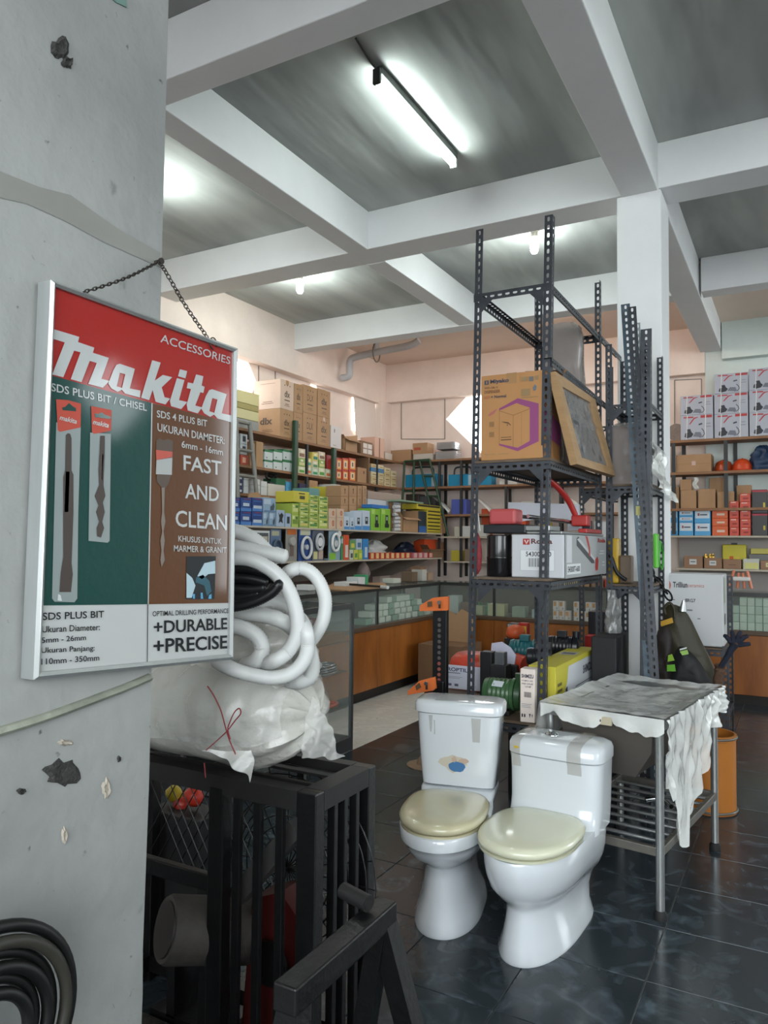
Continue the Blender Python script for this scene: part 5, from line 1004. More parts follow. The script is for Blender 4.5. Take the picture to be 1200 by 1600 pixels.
for i, (a, b) in enumerate(zip(P, P[1:])):
    u = (b-a).normalized(); s = V((0, 1, 0)) if i % 2 else u.cross(V((0, 1, 0))).normalized(); c = (a+b)/2; MB().tube([c+u*(cos(q)*.036)+s*(sin(q)*.018) for q in [2*pi*k/14 for k in range(14)]], .006, 6, closed=True).part('chain_link', C('1A1A1B', 'black_steel', rough=.5, metal=.5), ch, 60)
MB().tube([onY(1012, 886, 4.80), V((-.78, 4.915, 1.24))], .004, 6).part('hook_wire', C('1A1A1B', 'black_steel'), ch)
# orange-headed stands at the left of the rack
def bracket(name, lab, px, py0, py1, y, head, hole, bolt, w=.078, holes=True, zb=0):
    p1 = onY(px, py0, y); t = thing(name, lab, 'stand', (p1.x, y, 0), 'stands with orange heads')
    mb = MB(); mb.box(p1.x-w/2, p1.x+w/2, y-.002, y+.03, zb, p1.z, b=.003); mb.part('post', C('151618', 'black_post', rough=.35), t)
    if holes:
        for i in range(14):
            z = onY(px, 968+i*8.6, y).z; MB().tube([(p1.x, y-.0045, z), (p1.x, y-.002, z)], .0095, 10).part('round_hole', C('8A4A44' if i > 7 else '54504C'), t)
        MB().box(p1.x-.033, p1.x+.033, y-.02, y+.04, onY(px, 1088, y).z-.05, onY(px, 1063, y).z, b=.006).part('sleeve', C('101113', rough=.4), t)
    P = [onY(a, b, y-.02) for a, b in head]; h = MB().prism([(q.x, q.z) for q in P], -.018, (0, y-.018, 0), (1, 0, 0), (0, 0, 1)).part('orange_head', C('D9713A', 'orange_plastic', rough=.35), t, recalc=True)
    W4 = [onY(c_, d_, y-.02) for c_, d_ in hole]; MB().prism([(q.x, q.z) for q in W4], -.003, (0, y-.0365, 0), (1, 0, 0), (0, 0, 1)).part('window', C('5B452E', rough=.6), t, recalc=True)
    q = onY(*bolt, y-.02); MB().cyl((q.x, y-.046, q.z), (q.x, y-.036, q.z), .010, 14).part('bolt', M_chrome, t, 40); MB().box(q.x-.006, q.x+.006, y-.0385, y-.0362, q.z-.030, q.z-.008).part('slot', C('3A2A1C', rough=.6), t)
bracket('holding_stand', 'black perforated stand with an orange plastic head, left of the first rack post', 687, 952, 1090, 3.55, [(655, 955), (656, 946), (676, 934), (700, 932), (700, 953), (698, 954)], [(670, 940), (677, 939), (677, 947), (670, 948)], (689, 941))
bracket('holding_stand', 'lower black stand with a tilted orange head behind the left toilet tank', 670, 1078, 1100, 3.42, [(637, 1086), (637, 1080), (655, 1064), (678, 1058), (680, 1076), (676, 1079)], [(651, 1071), (657, 1066), (660, 1073), (653, 1078)], (669, 1067), w=.05, holes=False)
hb = thing('straw_hat', 'brown straw hat lying on the dark floor behind the left toilet', 'hat', onZ(656, 1200, 0)); c = onZ(668, 1196, 0); MB().lathe([(0, .06), (.05, .058), (.07, .03), (.075, .012), (.14, .005), (.14, .0), (0, .0)][::-1], c, 28, sy=.9).part('brim_and_crown', mat('brown_straw', lin('9C8069'), .85, noise=.3, nscale=30, bump=.5, bscale=90), hb, 50)
# ================================================================ counters
M_wood = mat('orange_veneer', lin('A8662C'), .38, noise=.35, nscale=4, stretch=(1, 1, .22), coat=.2, dark=lin('7A4319'))
M_trim = mat('dark_wood_trim', lin('5A4636'), .5, noise=.2, nscale=8)
M_plinth = C('1D1713', 'dark_plinth', rough=.6)
M_glass = mat('counter_glass', lin('B8C8C2'), .04, alpha=.13, spec=.5)
M_gtop = mat('counter_glass_top', lin('7F8A86'), .08, alpha=.38, spec=.9)
XC, YC = -3.55, 7.78
def counter(name, lab, x0, x1, y0, y1, front):
    """wooden lower body, glass-fronted display above; front is 'r' (faces +X) or 'f' (faces -Y)"""
    t = thing(name, lab, 'counter', ((x0+x1)/2, (y0+y1)/2, 0), 'wood and glass display counters')
    MB().box(x0+.02, x1-.03, y0+.03, y1-.02, 0, .09).part('plinth', M_plinth, t)
    n = max(1, round(((y1-y0) if front == 'r' else (x1-x0))/1.2))
    for i in range(n):
        if front == 'r': a, b = y0+(y1-y0)*i/n, y0+(y1-y0)*(i+1)/n; MB().box(x1-.02, x1, a+.003, b-.003, .09, .64, b=.003).part('front_panel', M_wood, t)
        else: a, b = x0+(x1-x0)*i/n, x0+(x1-x0)*(i+1)/n; MB().box(a+.003, b-.003, y0, y0+.02, .09, .64, b=.003).part('front_panel', M_wood, t)
    if front == 'r': MB().box(x0, x1-.022, y0, y1, .09, .64).part('body', M_trim, t)
    else: MB().box(x0, x1, y0+.022, y1, .09, .64).part('body', M_trim, t)
    MB().box(x0-.005, x1+.012, y0-.012 if front == 'f' else y0, y1, .642, .682, b=.005).part('ledge', M_trim, t)
    MB().box(x0, x1, y0, y1, 1.018, 1.03, b=.002).part('glass_top', M_gtop, t)
    if front == 'r':
        MB().box(x1-.012, x1-.006, y0, y1, .683, 1.016).part('glass_front', M_glass, t); MB().box(x0, x0+.012, y0, y1, .683, 1.016).part('back_board', M_trim, t)
        for y in [y0+.01]+[y0+(y1-y0)*i/n for i in range(1, n)]+[y1-.02]: MB().box(x1-.026, x1, y-.012, y+.012, .683, 1.016).part('glass_post', C('2C2D2B', 'dark_strip', rough=.4), t)
        MB().box(x1-.014, x1+.004, y0, y1, 1.003, 1.034).part('edge_strip', C('2C2D2B', 'dark_strip'), t)
    else:
        MB().box(x0, x1, y0+.006, y0+.012, .683, 1.016).part('glass_front', M_glass, t); MB().box(x0, x1, y1-.012, y1, .683, 1.016).part('back_board', M_trim, t)
        for x in [x0+.02]+[x0+(x1-x0)*i/n for i in range(1, n)]: MB().box(x-.012, x+.012, y0, y0+.026, .683, 1.016).part('glass_post', C('2C2D2B', 'dark_strip'), t)
        MB().box(x0, x1, y0-.004, y0+.014, 1.003, 1.034).part('edge_strip', C('2C2D2B', 'dark_strip'), t)
    return t
counter('display_counter', 'long wooden counter with glass top running along the left wall', XC-.5, XC, 4.9, 7.76, 'r')
counter('display_counter', 'orange-veneer counter with glass top running across the back of the shop', XC-.5, 1.6, YC, YC+.5, 'f')
# boxes inside the glass of the counters
def smallbox(nm, lab, cat, b, m, grp=None, bev=.003):
    o = MB().box(*b, b=bev).part(nm, m); o['label'] = lab; o['category'] = cat
    if grp: o['group'] = grp
    return o
ORD = ['first', 'second', 'third', 'fourth', 'fifth', 'sixth', 'seventh', 'eighth', 'ninth', 'tenth', 'eleventh', 'twelfth', 'thirteenth', 'fourteenth', 'fifteenth', 'sixteenth']
M_pg = [C(h, 'pale_box_'+h, rough=.5) for h in ('B4C4AE', 'A9BBA6', 'BCCAB6')]
rnd = random.Random(11)
rows = ['bottom row', 'second row up', 'third row up', 'top row']
for c_ in range(8):
    for r_ in range(4):
        if c_ < 1 and r_ > 0 or (c_ == 1 and r_ > 2): continue
        x = onY(1131+12.2*c_, 960, 7.81).x; w = onY(1131+12.2*(c_+1), 960, 7.81).x-x
        smallbox('small_box', f'pale green small box, {ORD[c_]} from the left, {rows[r_]}, in the back counter', 'box', (x+.003, x+w-.003, 7.81, 7.93, .684+r_*.076, .684+r_*.076+.073), M_pg[rnd.randrange(3)], 'pale green boxes in the back counter')
for i, (a, b, tp, col, lab) in enumerate([(1078, 1098, 961, '2F4A6E', 'dark blue printed box in the back counter, right of the vest'), (1099, 1118, 960, '2F86BE', 'bright blue printed box in the back counter beside the dark blue one')]):
    x0, x1 = onY(a, 970, 7.81).x, onY(b, 970, 7.81).x; t = carton('blue_box', lab, 'box', (x0, x1, 7.81, 7.93, .684, onY(a, tp, 7.81).z), C(col, rough=.45)); decals(t, (x0, x1, 7.81, 7.93, .684, onY(a, tp, 7.81).z), [('f', 'B6C4CE', (.2,.7,.15,.3)), ('f', '5FB0DC' if i else '53749A', (.15,.85,.5,.85))])
for i in range(7):
    for r_ in range(2):
        if (i in (2, 4)) and r_: continue
        px = 864+9.4*i if i < 3 else 868+9.4*i; x0, x1 = onY(px, 950, 7.81).x, onY(px+8.8, 950, 7.81).x; z0 = .684+r_*.098
        t = carton('bulb_box', f'small white and orange bulb box, {ORD[i]} from the left, {"upper" if r_ else "lower"} row, in the back counter', 'box', (x0, x1, 7.81, 7.87, z0, z0+.095), C('C6C9CC', 'white_board'), [('f', 'CB8A2C', (.12,.6,.45,.9)), ('f', '8A9AA8', (.55,.8,.1,.3))], 'white and orange bulb boxes in the back counter', bev=.001)
for i, (px, w, h, col, lab) in enumerate([(700, 16, .20, 'B9C4BC', 'pale translucent box behind the counter glass, left of the rack post'), (740, 14, .10, 'A8AC86', 'yellowish box in the back counter beside the green bottles'), (762, 26, .13, 'BDBD8C', 'pale yellow square tray in the back counter'), (800, 20, .11, '8A9A84', 'green-grey box in the back counter between the rack posts'), (831, 12, .09, '9FB2AC', 'small blue-grey box beside the rack post in the back counter'), (720, 18, .13, '6B4B38', 'brown carton in the back counter beside the yellowish box')]):
    x0, x1 = onY(px, 950, 7.82).x, onY(px+w, 950, 7.82).x; smallbox('storage_box', lab, 'box', (x0, x1, 7.82, 7.95, .684, .684+h), C(col, rough=.5))
for i, (px, py) in enumerate(((738, 940), (745, 932), (752, 941), (733, 946), (760, 935), (770, 940))):
    p = onY(px, py, 7.90); o = MB().lathe([(0, 0), (.028, 0), (.03, .02), (.03, .08), (.012, .10), (.012, .13), (0, .13)], (p.x, 7.94+.03*(i % 2), .684+.155*(i == 1)*0), 12).part('green_bottle', C('2E7A4C', 'green_plastic', rough=.35), smooth=50); tag(o, f'small green bottle, {ORD[i]} from the left, in the back counter', 'bottle', 'green bottles in the back counter')
# white fittings heaped in the left counter
M_fit = C('C8D4C4', 'pale_fitting', rough=.4); k = 0
for lvl, (zl, n, a, b) in enumerate(((.684, 11, 566, 680), (.745, 10, 574, 668), (.80, 8, 584, 655), (.85, 6, 600, 642))):
    for i in range(n):
        px = a+(b-a)*(i+.5)/n; p = onX(px, 960, XC-.09); s = .05+.012*rnd.random(); y = p.y
        z_ = .684+lvl*.062
        o = MB().box(XC-.20, XC-.05, y-s*.95, y+s*.95, z_, z_+.058, b=.006).part('fitting_box', M_fit if (i+lvl) % 4 else C('7FA08A', 'green_fitting_box', rough=.5))
        tag(o, f'pale plastic fitting tray, {ORD[i]} from the left, {["bottom", "second", "third", "top"][lvl]} layer, in the left counter', 'box', 'pale fitting trays in the left counter')
for i, px in enumerate((571, 583, 606, 690)):
    p = onX(px, 965, XC-.03); o = MB().lathe([(.03, 0), (.034, .05), (.036, .07), (.0, .07)], (XC-.032-.0, p.y, .684), 14).part('white_cup', C('CDD6CC', 'white_plastic', rough=.4), smooth=50) if i == 3 else None
    if o: tag(o, 'white plastic cup fitting by the far end glass of the left counter', 'cup')
# things lying on the counter tops
def flat_on(nm, lab, cat, P, th, m, z=1.031):
    mb = MB().prism([(p.x, p.y) for p in P], th, (0, 0, z), (1, 0, 0), (0, 1, 0)); return tag(mb.part(nm, m), lab, cat)
flat_on('cardboard_sheet', 'flat brown cardboard sheet lying on the left counter glass', 'cardboard', [onZ(x, y, 1.031) for x, y in ((505, 921), (545, 924), (606, 918), (600, 912), (520, 913))], .012, M_card)
o = MB().tube([onZ(535, 912, 1.06), onZ(598, 917, 1.056)], .011, 8).part('rod', C('2A2826', rough=.5)); tag(o, 'dark rod with white tip lying on the cardboard sheet', 'rod'); MB().tube([onZ(596, 917, 1.056), onZ(606, 918, 1.056)], .016, 10).part('white_tip', C('C9C9C6', rough=.5), o, 50)
for i, (px, py, w, h, col, lab) in enumerate([(478, 910, .08, .05, 'C9CAC8', 'crumpled white packet leftmost on the left counter'), (540, 905, .16, .05, 'C4C6C4', 'heap of white plastic fittings on the left counter behind the rod'), (556, 900, .10, .09, 'BFC5C6', 'white box beside the small green box on the left counter'), (564, 904, .045, .11, '3C8A5E', 'small green box on the left counter'),
    (612, 905, .13, .05, 'C2C4B8', 'low white tray behind the left counter top'), (640, 900, .10, .11, '6E5A48', 'dark brown box row start on the counter corner'), (655, 898, .09, .13, 'B5B4AC', 'white box standing on the counter corner'), (668, 903, .10, .09, 'A08870', 'tan box on the counter corner'), (682, 896, .12, .16, '7B5F49', 'taller brown box on the counter corner'), (697, 903, .10, .08, '8E7A68', 'rightmost brown packet on the counter corner')]):
    p = onX(px, py+6, XC-.38); p.y = min(p.y, 8.16-(.14 if i == 8 else 0)); p.x -= .03*(i-7)*(i > 7); smallbox('counter_box', lab, 'box', (p.x-.07, p.x+.07, p.y-w/2*1.3, p.y+w/2*1.3, 1.031, 1.031+h), C(col, rough=.6))
for i, (px, w, h, col, lab) in enumerate([(893, .16, .05, 'B7A97C', 'yellowish low box on the back counter above the boxed bulbs'), (915, .1, .07, '9A7A5C', 'small tan box on the back counter beside the yellowish box'), (935, .12, .09, '7B6350', 'brown box on the back counter left of the red part'), (952, .07, .08, 'B23A26', 'small red part on the back counter behind the rack')]):
    p = onY(px, 915, 7.95); smallbox('counter_box', lab, 'box', (p.x-w/2, p.x+w/2, 7.9, 8.02, 1.031, 1.031+h), C(col, rough=.6))
t = thing('orange_figures', 'small orange and white plastic parts wrapped in film on the back counter', 'parts', onY(1158, 930, 8.0)); p = onY(1158, 925, 8.0)
for dx in (-.10, -.03, .03, .09): MB().tube([(p.x+dx, 8.0, 1.031), (p.x+dx*.8, 8.0, 1.12), (p.x+dx*.6, 8.0, 1.17+abs(dx)*.3)], .014, 8).part('orange_leg', C('C87A5C', rough=.4), t, 50)
MB().box(p.x-.07, p.x+.08, 7.96, 8.04, 1.10, 1.14, b=.01).part('white_body', C('D0CCC8', rough=.4), t); t.location.z = 1.031
# ================================================================ aluminium glass case
x1, y1 = -2.785, 4.62; x0, y0 = -3.20, 3.35
M_al = mat('dull_aluminium', lin('5F6162'), .45, metal=.5, noise=.15, nscale=20)
gc = thing('glass_case', 'aluminium-framed glass showcase behind the white hoses', 'display case', ((x0+x1)/2, (y0+y1)/2, 0))
for x in (x0+.012, x1-.012):
    for y in (y0+.012, y1-.012): MB().box(x-.012, x+.012, y-.012, y+.012, 0, 1.03).part('corner_post', M_al, gc)
for z, h in ((1.012, .036), (.05, .09)):
    for x in (x0+.012, x1-.012): MB().box(x-.0125, x+.0125, y0+.012, y1-.012, z-h/2, z+h/2).part('rail', M_al, gc)
    for y in (y0+.012, y1-.012): MB().box(x0+.012, x1-.012, y-.0125, y+.0125, z-h/2, z+h/2).part('rail', M_al, gc)
MB().box(x0+.02, x1-.02, y0+.02, y1-.02, 1.018, 1.026).part('glass_top', M_gtop, gc)
MB().box(x1-.012, x1-.008, y0+.025, y1-.025, .095, .995).part('glass_side', M_glass, gc); MB().box(x0+.025, x1-.025, y1-.012, y1-.008, .095, .995).part('glass_side', M_glass, gc)
MB().box(x0+.008, x0+.012, y0+.025, y1-.025, .095, .995).part('back_glass', mat('dim_back_glass', lin('2E3231'), .15), gc)
MB().box(x0+.02, x1-.02, y0+.02, y1-.02, .06, .095).part('base_board', C('3A3B3A', 'grey_board', rough=.6), gc)
for z in (.30, .55, .76): MB().box(x0+.03, x1-.03, y0+.03, y1-.03, z, z+.006).part('glass_shelf', M_gtop, gc)
def oncase(px, py, x): return onX(px, py, x)
smallbox('wooden_tray', 'pale brown open wooden tray on the upper shelf of the glass case', 'tray', (-2.98, -2.82, 4.22, 4.56, .767, .83), mat('tray_wood', lin('8E6B4E'), .6, noise=.2, nscale=9))
t = thing('chrome_cap', 'domed chrome fitting on the top shelf of the glass case', 'fitting', (-2.9, 4.02, .767)); MB().lathe([(0, .08), (.03, .075), (.045, .045), (.045, .03), (.075, .025), (.078, .0), (0, 0)][::-1], (-2.90, 4.12, .767), 24).part('dome', M_chrome, t, 50)
for i, (z, y, x, r_) in enumerate(((.558, 4.36, -2.91, .11), (.574, 4.38, -2.91, .10), (.590, 4.36, -2.91, .105), (.606, 4.37, -2.91, .09), (.307, 4.30, -2.92, .07))):
    o = MB().tube([(x+cos(q)*r_*.9, y+sin(q)*r_*1.6, z+.008) for q in [2*pi*k/30 for k in range(30)]], .007, 8, closed=True).part('braided_hose', M_chrome, smooth=60); tag(o, f'coiled chrome braided hose, {["lowest", "second", "third", "topmost", "single one on the lower shelf"][i]}, in the glass case', 'hose', 'coiled chrome hoses')
o = MB().tube([(-2.87+cos(q)*.05, 4.42+sin(q)*.09, .340) for q in [2*pi*k/30 for k in range(30)]], .013, 10, closed=True).part('orange_ring', C('C4502E', rough=.35), smooth=60); tag(o, 'orange hose ring on the lowest glass shelf of the case', 'hose')
o = MB().tube([(-2.89+cos(q)*.03, 4.17+sin(q)*.05, .640) for q in [2*pi*k/24 for k in range(24)]], .012, 10, closed=True).part('orange_ring', C('B87A34', rough=.35), smooth=60); tag(o, 'small amber ring lying on the coiled chrome hoses in the case', 'ring')
for i, (y, h, c_) in enumerate(((4.20, .08, 'A9B0B4'), (4.29, .12, '8E9AA2'), (4.38, .10, 'C2A5A0'), (4.47, .14, 'B9B4B0'), (4.555, .15, '9A6E68'))):
    smallbox('small_packet', f'small bagged fitting, {ORD[i]} from the left, behind the wooden tray in the case', 'packet', (-3.14, -3.06, y-.03, y+.03, .767, .767+h), C(c_, rough=.35), 'bagged fittings in the glass case')
for i in range(6):
    y = 3.55+i*.165; smallbox('flat_carton', f'pale flat carton, {ORD[i]} from the left, just under the top glass of the case', 'box', (-3.1, -2.9, y, y+.15, .767+.09*0, .767+.045), C(('8FA6B0', 'B9B07A', 'A4B4B2', '9BB0A0', 'B7BCA8', '93A8B4')[i], rough=.5), 'flat cartons in the top of the glass case')
# ================================================================ shelving on the left and back walls
M_board = mat('brown_shelf_board', lin('8C6547'), .65, noise=.2, nscale=7, stretch=(1, .3, 1))
M_board2 = mat('pale_shelf_board', lin('B5AC9C'), .6, noise=.1, nscale=7)
M_green = C('26402C', 'dark_green_paint', rough=.45); M_dk = C('2A2B2C', 'dark_steel_post', rough=.5)
XU, XW, YU = -4.85, -4.15, 9.17; XI = XL+.135
su = thing('wall_shelves', 'upper brown plank shelves along the left wall', 'shelves', (XI, 7.2, 1.9), 'wall shelving')
ZU = {'a': 2.60, 'b': 2.235, 'c': 1.95}
for z, ya in ((2.60, 4.7), (2.235, 4.7)):
    for i, (a, b) in enumerate(((ya, 6.2), (6.203, 7.7), (7.703, YU-.003))): MB().box(XI, XU, a, b, z-.028, z, b=.002).part('shelf_board', M_board, su)
MB().box(XI, XU, 4.7, 6.9, 1.922, 1.95, b=.002).part('shelf_board', M_board, su)
for y in (5.2, 6.2, 7.7): MB().box(XI, XI+.04, y-.02, y+.02, 1.62, 2.60).part('back_post', M_dk, su)
for y in (5.2, 7.0, 8.6): MB().box(XU-.035, XU-.005, y-.015, y+.015, 1.61, 2.572).part('front_post', M_dk, su)
y = onX(576, 730, XU).y; MB().box(XI, XU, y, y+.025, 2.236, 2.572).part('divider', M_card2, su); MB().box(XI, XU-.002, y+.03, y+.14, 2.236, 2.24).part('divider_foot', M_card2, su)
gp = []
for px, top, lab in ((462, 657, 'dark green round-topped post standing in front of the upper left shelves'), (522, 700, 'second dark green post farther along the upper left shelves')):
    p = onX(px, top, XU+.03); o = MB().box(XU+.004, XU+.05, p.y-.03, p.y+.03, 1.606, p.z, b=.008).part('green_post', M_green); tag(o, lab, 'post')
sl = thing('wall_shelves', 'deep pale lower shelves along the left wall with sloping bracket boards', 'shelves', (XI, 7.2, 1.0), 'wall shelving')
for z in (1.605, 1.285):
    for a, b in ((4.6, 6.1), (6.103, 7.6), (7.603, 9.12)): MB().box(XI, XW, a, b, z-.018, z, b=.002).part('shelf_board', M_board2, sl)
M_gus = C('8F8377', 'bracket_board', rough=.7)
for yy in (5.5, 6.9, 7.85, 8.75):
    MB().prism([(XI, 1.587), (XW-.01, 1.587), (XW-.55, 1.36), (XI, 1.30)], .018, (0, yy, 0), (1, 0, 0), (0, 0, 1)).part('bracket_board', M_gus, sl, recalc=True); MB().prism([(XI, 1.267), (XW-.01, 1.267), (XW-.55, 1.05), (XI, 1.0)], .018, (0, yy, 0), (1, 0, 0), (0, 0, 1)).part('bracket_board', M_gus, sl, recalc=True)
MB().box(XI, XI+.02, 4.6, 9.1, 0, 1.58).part('back_board', C('5C4A42', 'dark_back_board', rough=.8), sl)
sb = thing('wall_shelves', 'brown plank shelves across the back wall, left of the racks', 'shelves', (-3.2, 9.4, 1.9), 'wall shelving')
for z in (2.60, 2.235, 1.86): MB().box(XU+.003, -1.75, YU, YB-.001 if z < 3 else YB, z-.028, z, b=.002).part('shelf_board', M_board, sb)
for z in (1.565, 1.24): MB().box(XW+.003, -1.75, YU, YB-.001, z-.02, z, b=.002).part('shelf_board', M_board2, sb)
for px in (686, 720, 790, 875): x = onY(px, 740, YU).x; MB().box(x-.015, x+.015, YU+.005, YU+.035, 1.03, 2.572).part('front_post', M_dk, sb); MB().box(x-.10, x-.07, YB-.04, YB-.002, 1.03, 2.572).part('back_post', M_dk, sb)
sr = thing('wall_shelves', 'brown and white plank shelves on the back wall, right of the white pillar', 'shelves', (0, 9.4, 1.9), 'wall shelving')
for z in (2.68, 2.31, 1.895): MB().box(-1.55, 1.6, YU, YB-.125, z-.03, z, b=.002).part('shelf_board', M_board, sr)
for z in (1.585, 1.215): MB().box(-1.55 if z > 1.4 else -1.25, 1.6, YU, YB-.125, z-.022, z, b=.002).part('shelf_board', M_board2, sr)
for px in (1052, 1134, 1215): x = onY(px, 740, YU).x; MB().box(x-.02, x+.02, YU-.005+.01, YU+.035, 1.60 if px != 1134 else 1.90, 2.65).part('front_post', M_dk, sr); MB().box(x+.06, x+.10, YB-.16, YB-.126, 1.60, 2.65).part('back_post', M_dk, sr)
MB().box(-1.25, 1.6, YB-.13, YB-.124, .6, 1.56).part('back_board', C('A29C98', 'grey_back_board', rough=.8), sr)
# ================================================================ goods
def GX(pl, pr, pt, x, z0, dep, gap=.003, pb=None):
    """box whose visible face lies on the plane X = x"""
    pm = (pl+pr)/2; y0, y1 = onX(pl, 740, x).y, onX(pr, 740, x).y; z1 = onX(pm, pt, x).z
    if isinstance(z0, tuple): z0 = onX(pm, z0[0], x).z
    return (x-dep, x, y0+gap, y1-gap, z0+.0008, max(z1, z0+.02))
def GY(pl, pr, pt, y, z0, dep, gap=.003):
    pm = (pl+pr)/2; z1 = onY(pm, pt, y).z
    if isinstance(z0, tuple): z0 = onY(pm, z0[0], y).z
    return (onY(pl, 740, y).x+gap, onY(pr, 740, y).x-gap, y, y+dep, z0+.0008, max(z1, z0+.02))
def both(sp, faces='rf'): return [(f,)+s for s in sp for f in faces]
def stackX(pl, pr, ys, x, z0, dep, fn):
    """boxes stacked on one spot: ys = pixel rows from the top edge down; evenly re-based on the shelf"""
    z = z0; n = len(ys)-1
    for k in range(n-1, -1, -1):
        b = GX(pl, pr, ys[k], x, z, dep); fn(b, n-1-k, n); z = b[5]
def stackY(pl, pr, ys, y, z0, dep, fn):
    z = z0; n = len(ys)-1
    for k in range(n-1, -1, -1):
        b = GY(pl, pr, ys[k], y, z, dep); fn(b, n-1-k, n); z = b[5]
def lvl(i, n): return ['on the shelf board', 'second from the bottom', 'third from the bottom', 'fourth from the bottom', 'fifth from the bottom', 'sixth from the bottom', 'seventh from the bottom', 'eighth from the bottom'][i] if (i < n-1 or n == 1) else 'topmost of its stack'
XG, XH = XU-.012, XW-.012
# ---- top shelf, left: stacked brown cartons
DK = '4A3A2E'
def dlx(b, i, n, c, style):
    nm = ['leftmost', 'second from left', 'third from left', 'rightmost'][c]
    sp = [('r', DK, 'DLX' if style else 'dlx', (.28,.72,.45,.68) if c != 0 else (.30,.70,.42,.64), 0 if style else .02), ('r', DK, (.3,.7,.30,.335)), ('r', '7A6048', (.36,.64,.17,.20)), ('r', '7A6048', (.3,.7,.12,.14)), ('r', DK, (.28,.34,.80,.84)), ('r', DK, (.47,.53,.81,.85)), ('r', DK, (.66,.72,.80,.84))]
    if c == 0: sp += [('f', DK, 'dlx', (.25,.72,.45,.70), .03) if i == 0 else ('f', '8C7566', (.25,.8,.86,.875)), ('f', '7A6048', (.35,.7,.24,.26)), ('f', '7A6048', (.3,.75,.18,.20))]
    carton('brown_carton', f'large printed brown carton, {nm} of the {"upper" if i else "lower"} row on the top left shelf', 'carton', b, M_card if not (c == 0 and i) else mat('pale_faced_board', lin('C9AE9C'), .7, noise=.08, nscale=5), sp, 'printed brown cartons on the top shelf', tape='x')
for c, (a, b_, y0_, y1_) in enumerate(((436, 457.5, 594, 640), (458, 471.5, 600, 645), (472, 494, 603, 646), (495, 515, 609, 652))):
    stackX(a, b_, (y0_, y1_, 0), XG, 2.60, .36-.02*0, lambda b, i, n: dlx(b, i, n, c, c in (2,)))
for i, (zt_, m, lab) in enumerate([(2.70, '8E8D88', 'grey'), (2.80, 'C4B98C', 'pale yellow'), (2.86, '9A8C58', 'olive'), (2.93, 'C9BC8A', 'cream')]):
    b = (XG-.30+.04*i, XG-.02, 5.06, onX(408, 640, XG).y-.01, (2.601, 2.702, 2.802, 2.862)[i], zt_-.001 if i != 3 else onX(390, 612, XG).z); carton('long_carton', f'{lab} long carton, {["lowest", "second up", "third up", "topmost"][i]} of the long stack, top left shelf', 'carton', b, C(m, 'long_carton_'+m, rough=.6), (), 'long cartons on the top shelf')
carton('white_box', 'tall white box on the top shelf right of the brown cartons', 'box', GX(516, 533, 666, XG, 2.60, .22), C('C4BCB8', 'offwhite_box', rough=.5), [('r', '5A5450', (.3,.38,.70,.86)), ('r', '8C8580', (.2,.5,.10,.13))])
carton('open_carton', 'open brown carton with raised flap on the top left shelf', 'carton', GX(539, 558, 686, XG, 2.60, .30), M_card, (), open_=True)
carton('small_carton', 'brown carton with white printed wrap on the top left shelf', 'carton', GX(563, 582, 690, XG, 2.60, .22), M_card2, [('r', 'CFC4BA', (.2,.95,.08,.85)), ('r', '8A6A58', (.2,.95,.42,.50)), ('r', '9A8578', (.52,.60,.08,.85))])
carton('pink_carton', 'pinkish tape-bound carton near the left shelf corner', 'carton', GX(585, 600, 684, XG, 2.60, .22), C('C79E88', 'pinkish_board', rough=.6), [('r', '6E4C3C', (.45,.55,0,1))])
carton('flat_box', 'low white flat box at the end of the top left shelf', 'box', GX(602, 613, 708, XG, 2.60, .25), C('BFB3A6', 'cream_box', rough=.6))
carton('brown_book_box', 'dark thin box behind the pinkish carton', 'box', GX(588, 600, 703, XG+.002, 2.60, .001) if 0 else (XG-.34, XG-.24, onX(585, 700, XG).y, onX(600, 700, XG).y, 2.601, 2.70), M_card2)
# ---- second shelf, left
for c, (a, b_) in enumerate(((360, 373), (374.5, 386))):
    stackX(a, b_, ((678, 694, 0) if c else (681, 696, 0)), XG, 2.235+.10, .2, lambda b, i, n: carton('white_box', f'white box with dark picture, {"left" if not c else "right"} one, {"upper" if i else "lower"} row, behind the grey ladder', 'box', b, C('B9BDC0', 'white_board2', rough=.5), [('r', '2E3238', (.3,.75,.25,.8))], 'white boxes behind the ladder'))
for c, (a, b_) in enumerate(((360, 374), (375, 388))): carton('red_box', f'red printed box, {"left" if not c else "right"} of two, behind the grey ladder', 'box', GX(a, b_, 711, XG, 2.235, .25)[:5]+(2.334,), C('A8402C', 'red_board', rough=.5), [('r', 'D09A7C', (.25,.7,.2,.75))])
for c, (a, b_, tp) in enumerate(((391, 398, 692), (399.5, 411, 690))): carton('tall_carton', f'plain tall brown carton, {"narrow left" if not c else "wider right"} one, beside the grey ladder', 'carton', GX(a, b_, tp, XG, 2.235, .25), M_card)
for c, (a, b_) in enumerate(((413, 426), (427.5, 441), (442, 458))):
    stackX(a, b_, (703, 719, 0), XG, 2.235, .22, lambda b, i, n: carton('green_white_box', f'white box with green lid band, {ORD[c]} from left, {"upper" if i else "lower"} row, left of the green post', 'box', b, C('BCC2C0', 'white_board3', rough=.5), [('r', '2F6B44', (0,1,.78,1)), ('f', '2F6B44', (0,1,.78,1)), ('r', '33373A', (.2,.3,.15,.3))], 'white and green boxes on the upper shelf'))
SEED = [('C8C9A8', '4F8F3C'), ('7FA04C', 'C9C08C'), ('C9B7A0', '7C5A46'), ('B9C4AA', 'C06A3C'), ('D0C070', '3E8E84'), ('B8C8B4', '2F8A5A'), ('C7BFA4', '54845C'), ('CDBB5C', '2E7A6C')]
k = 0
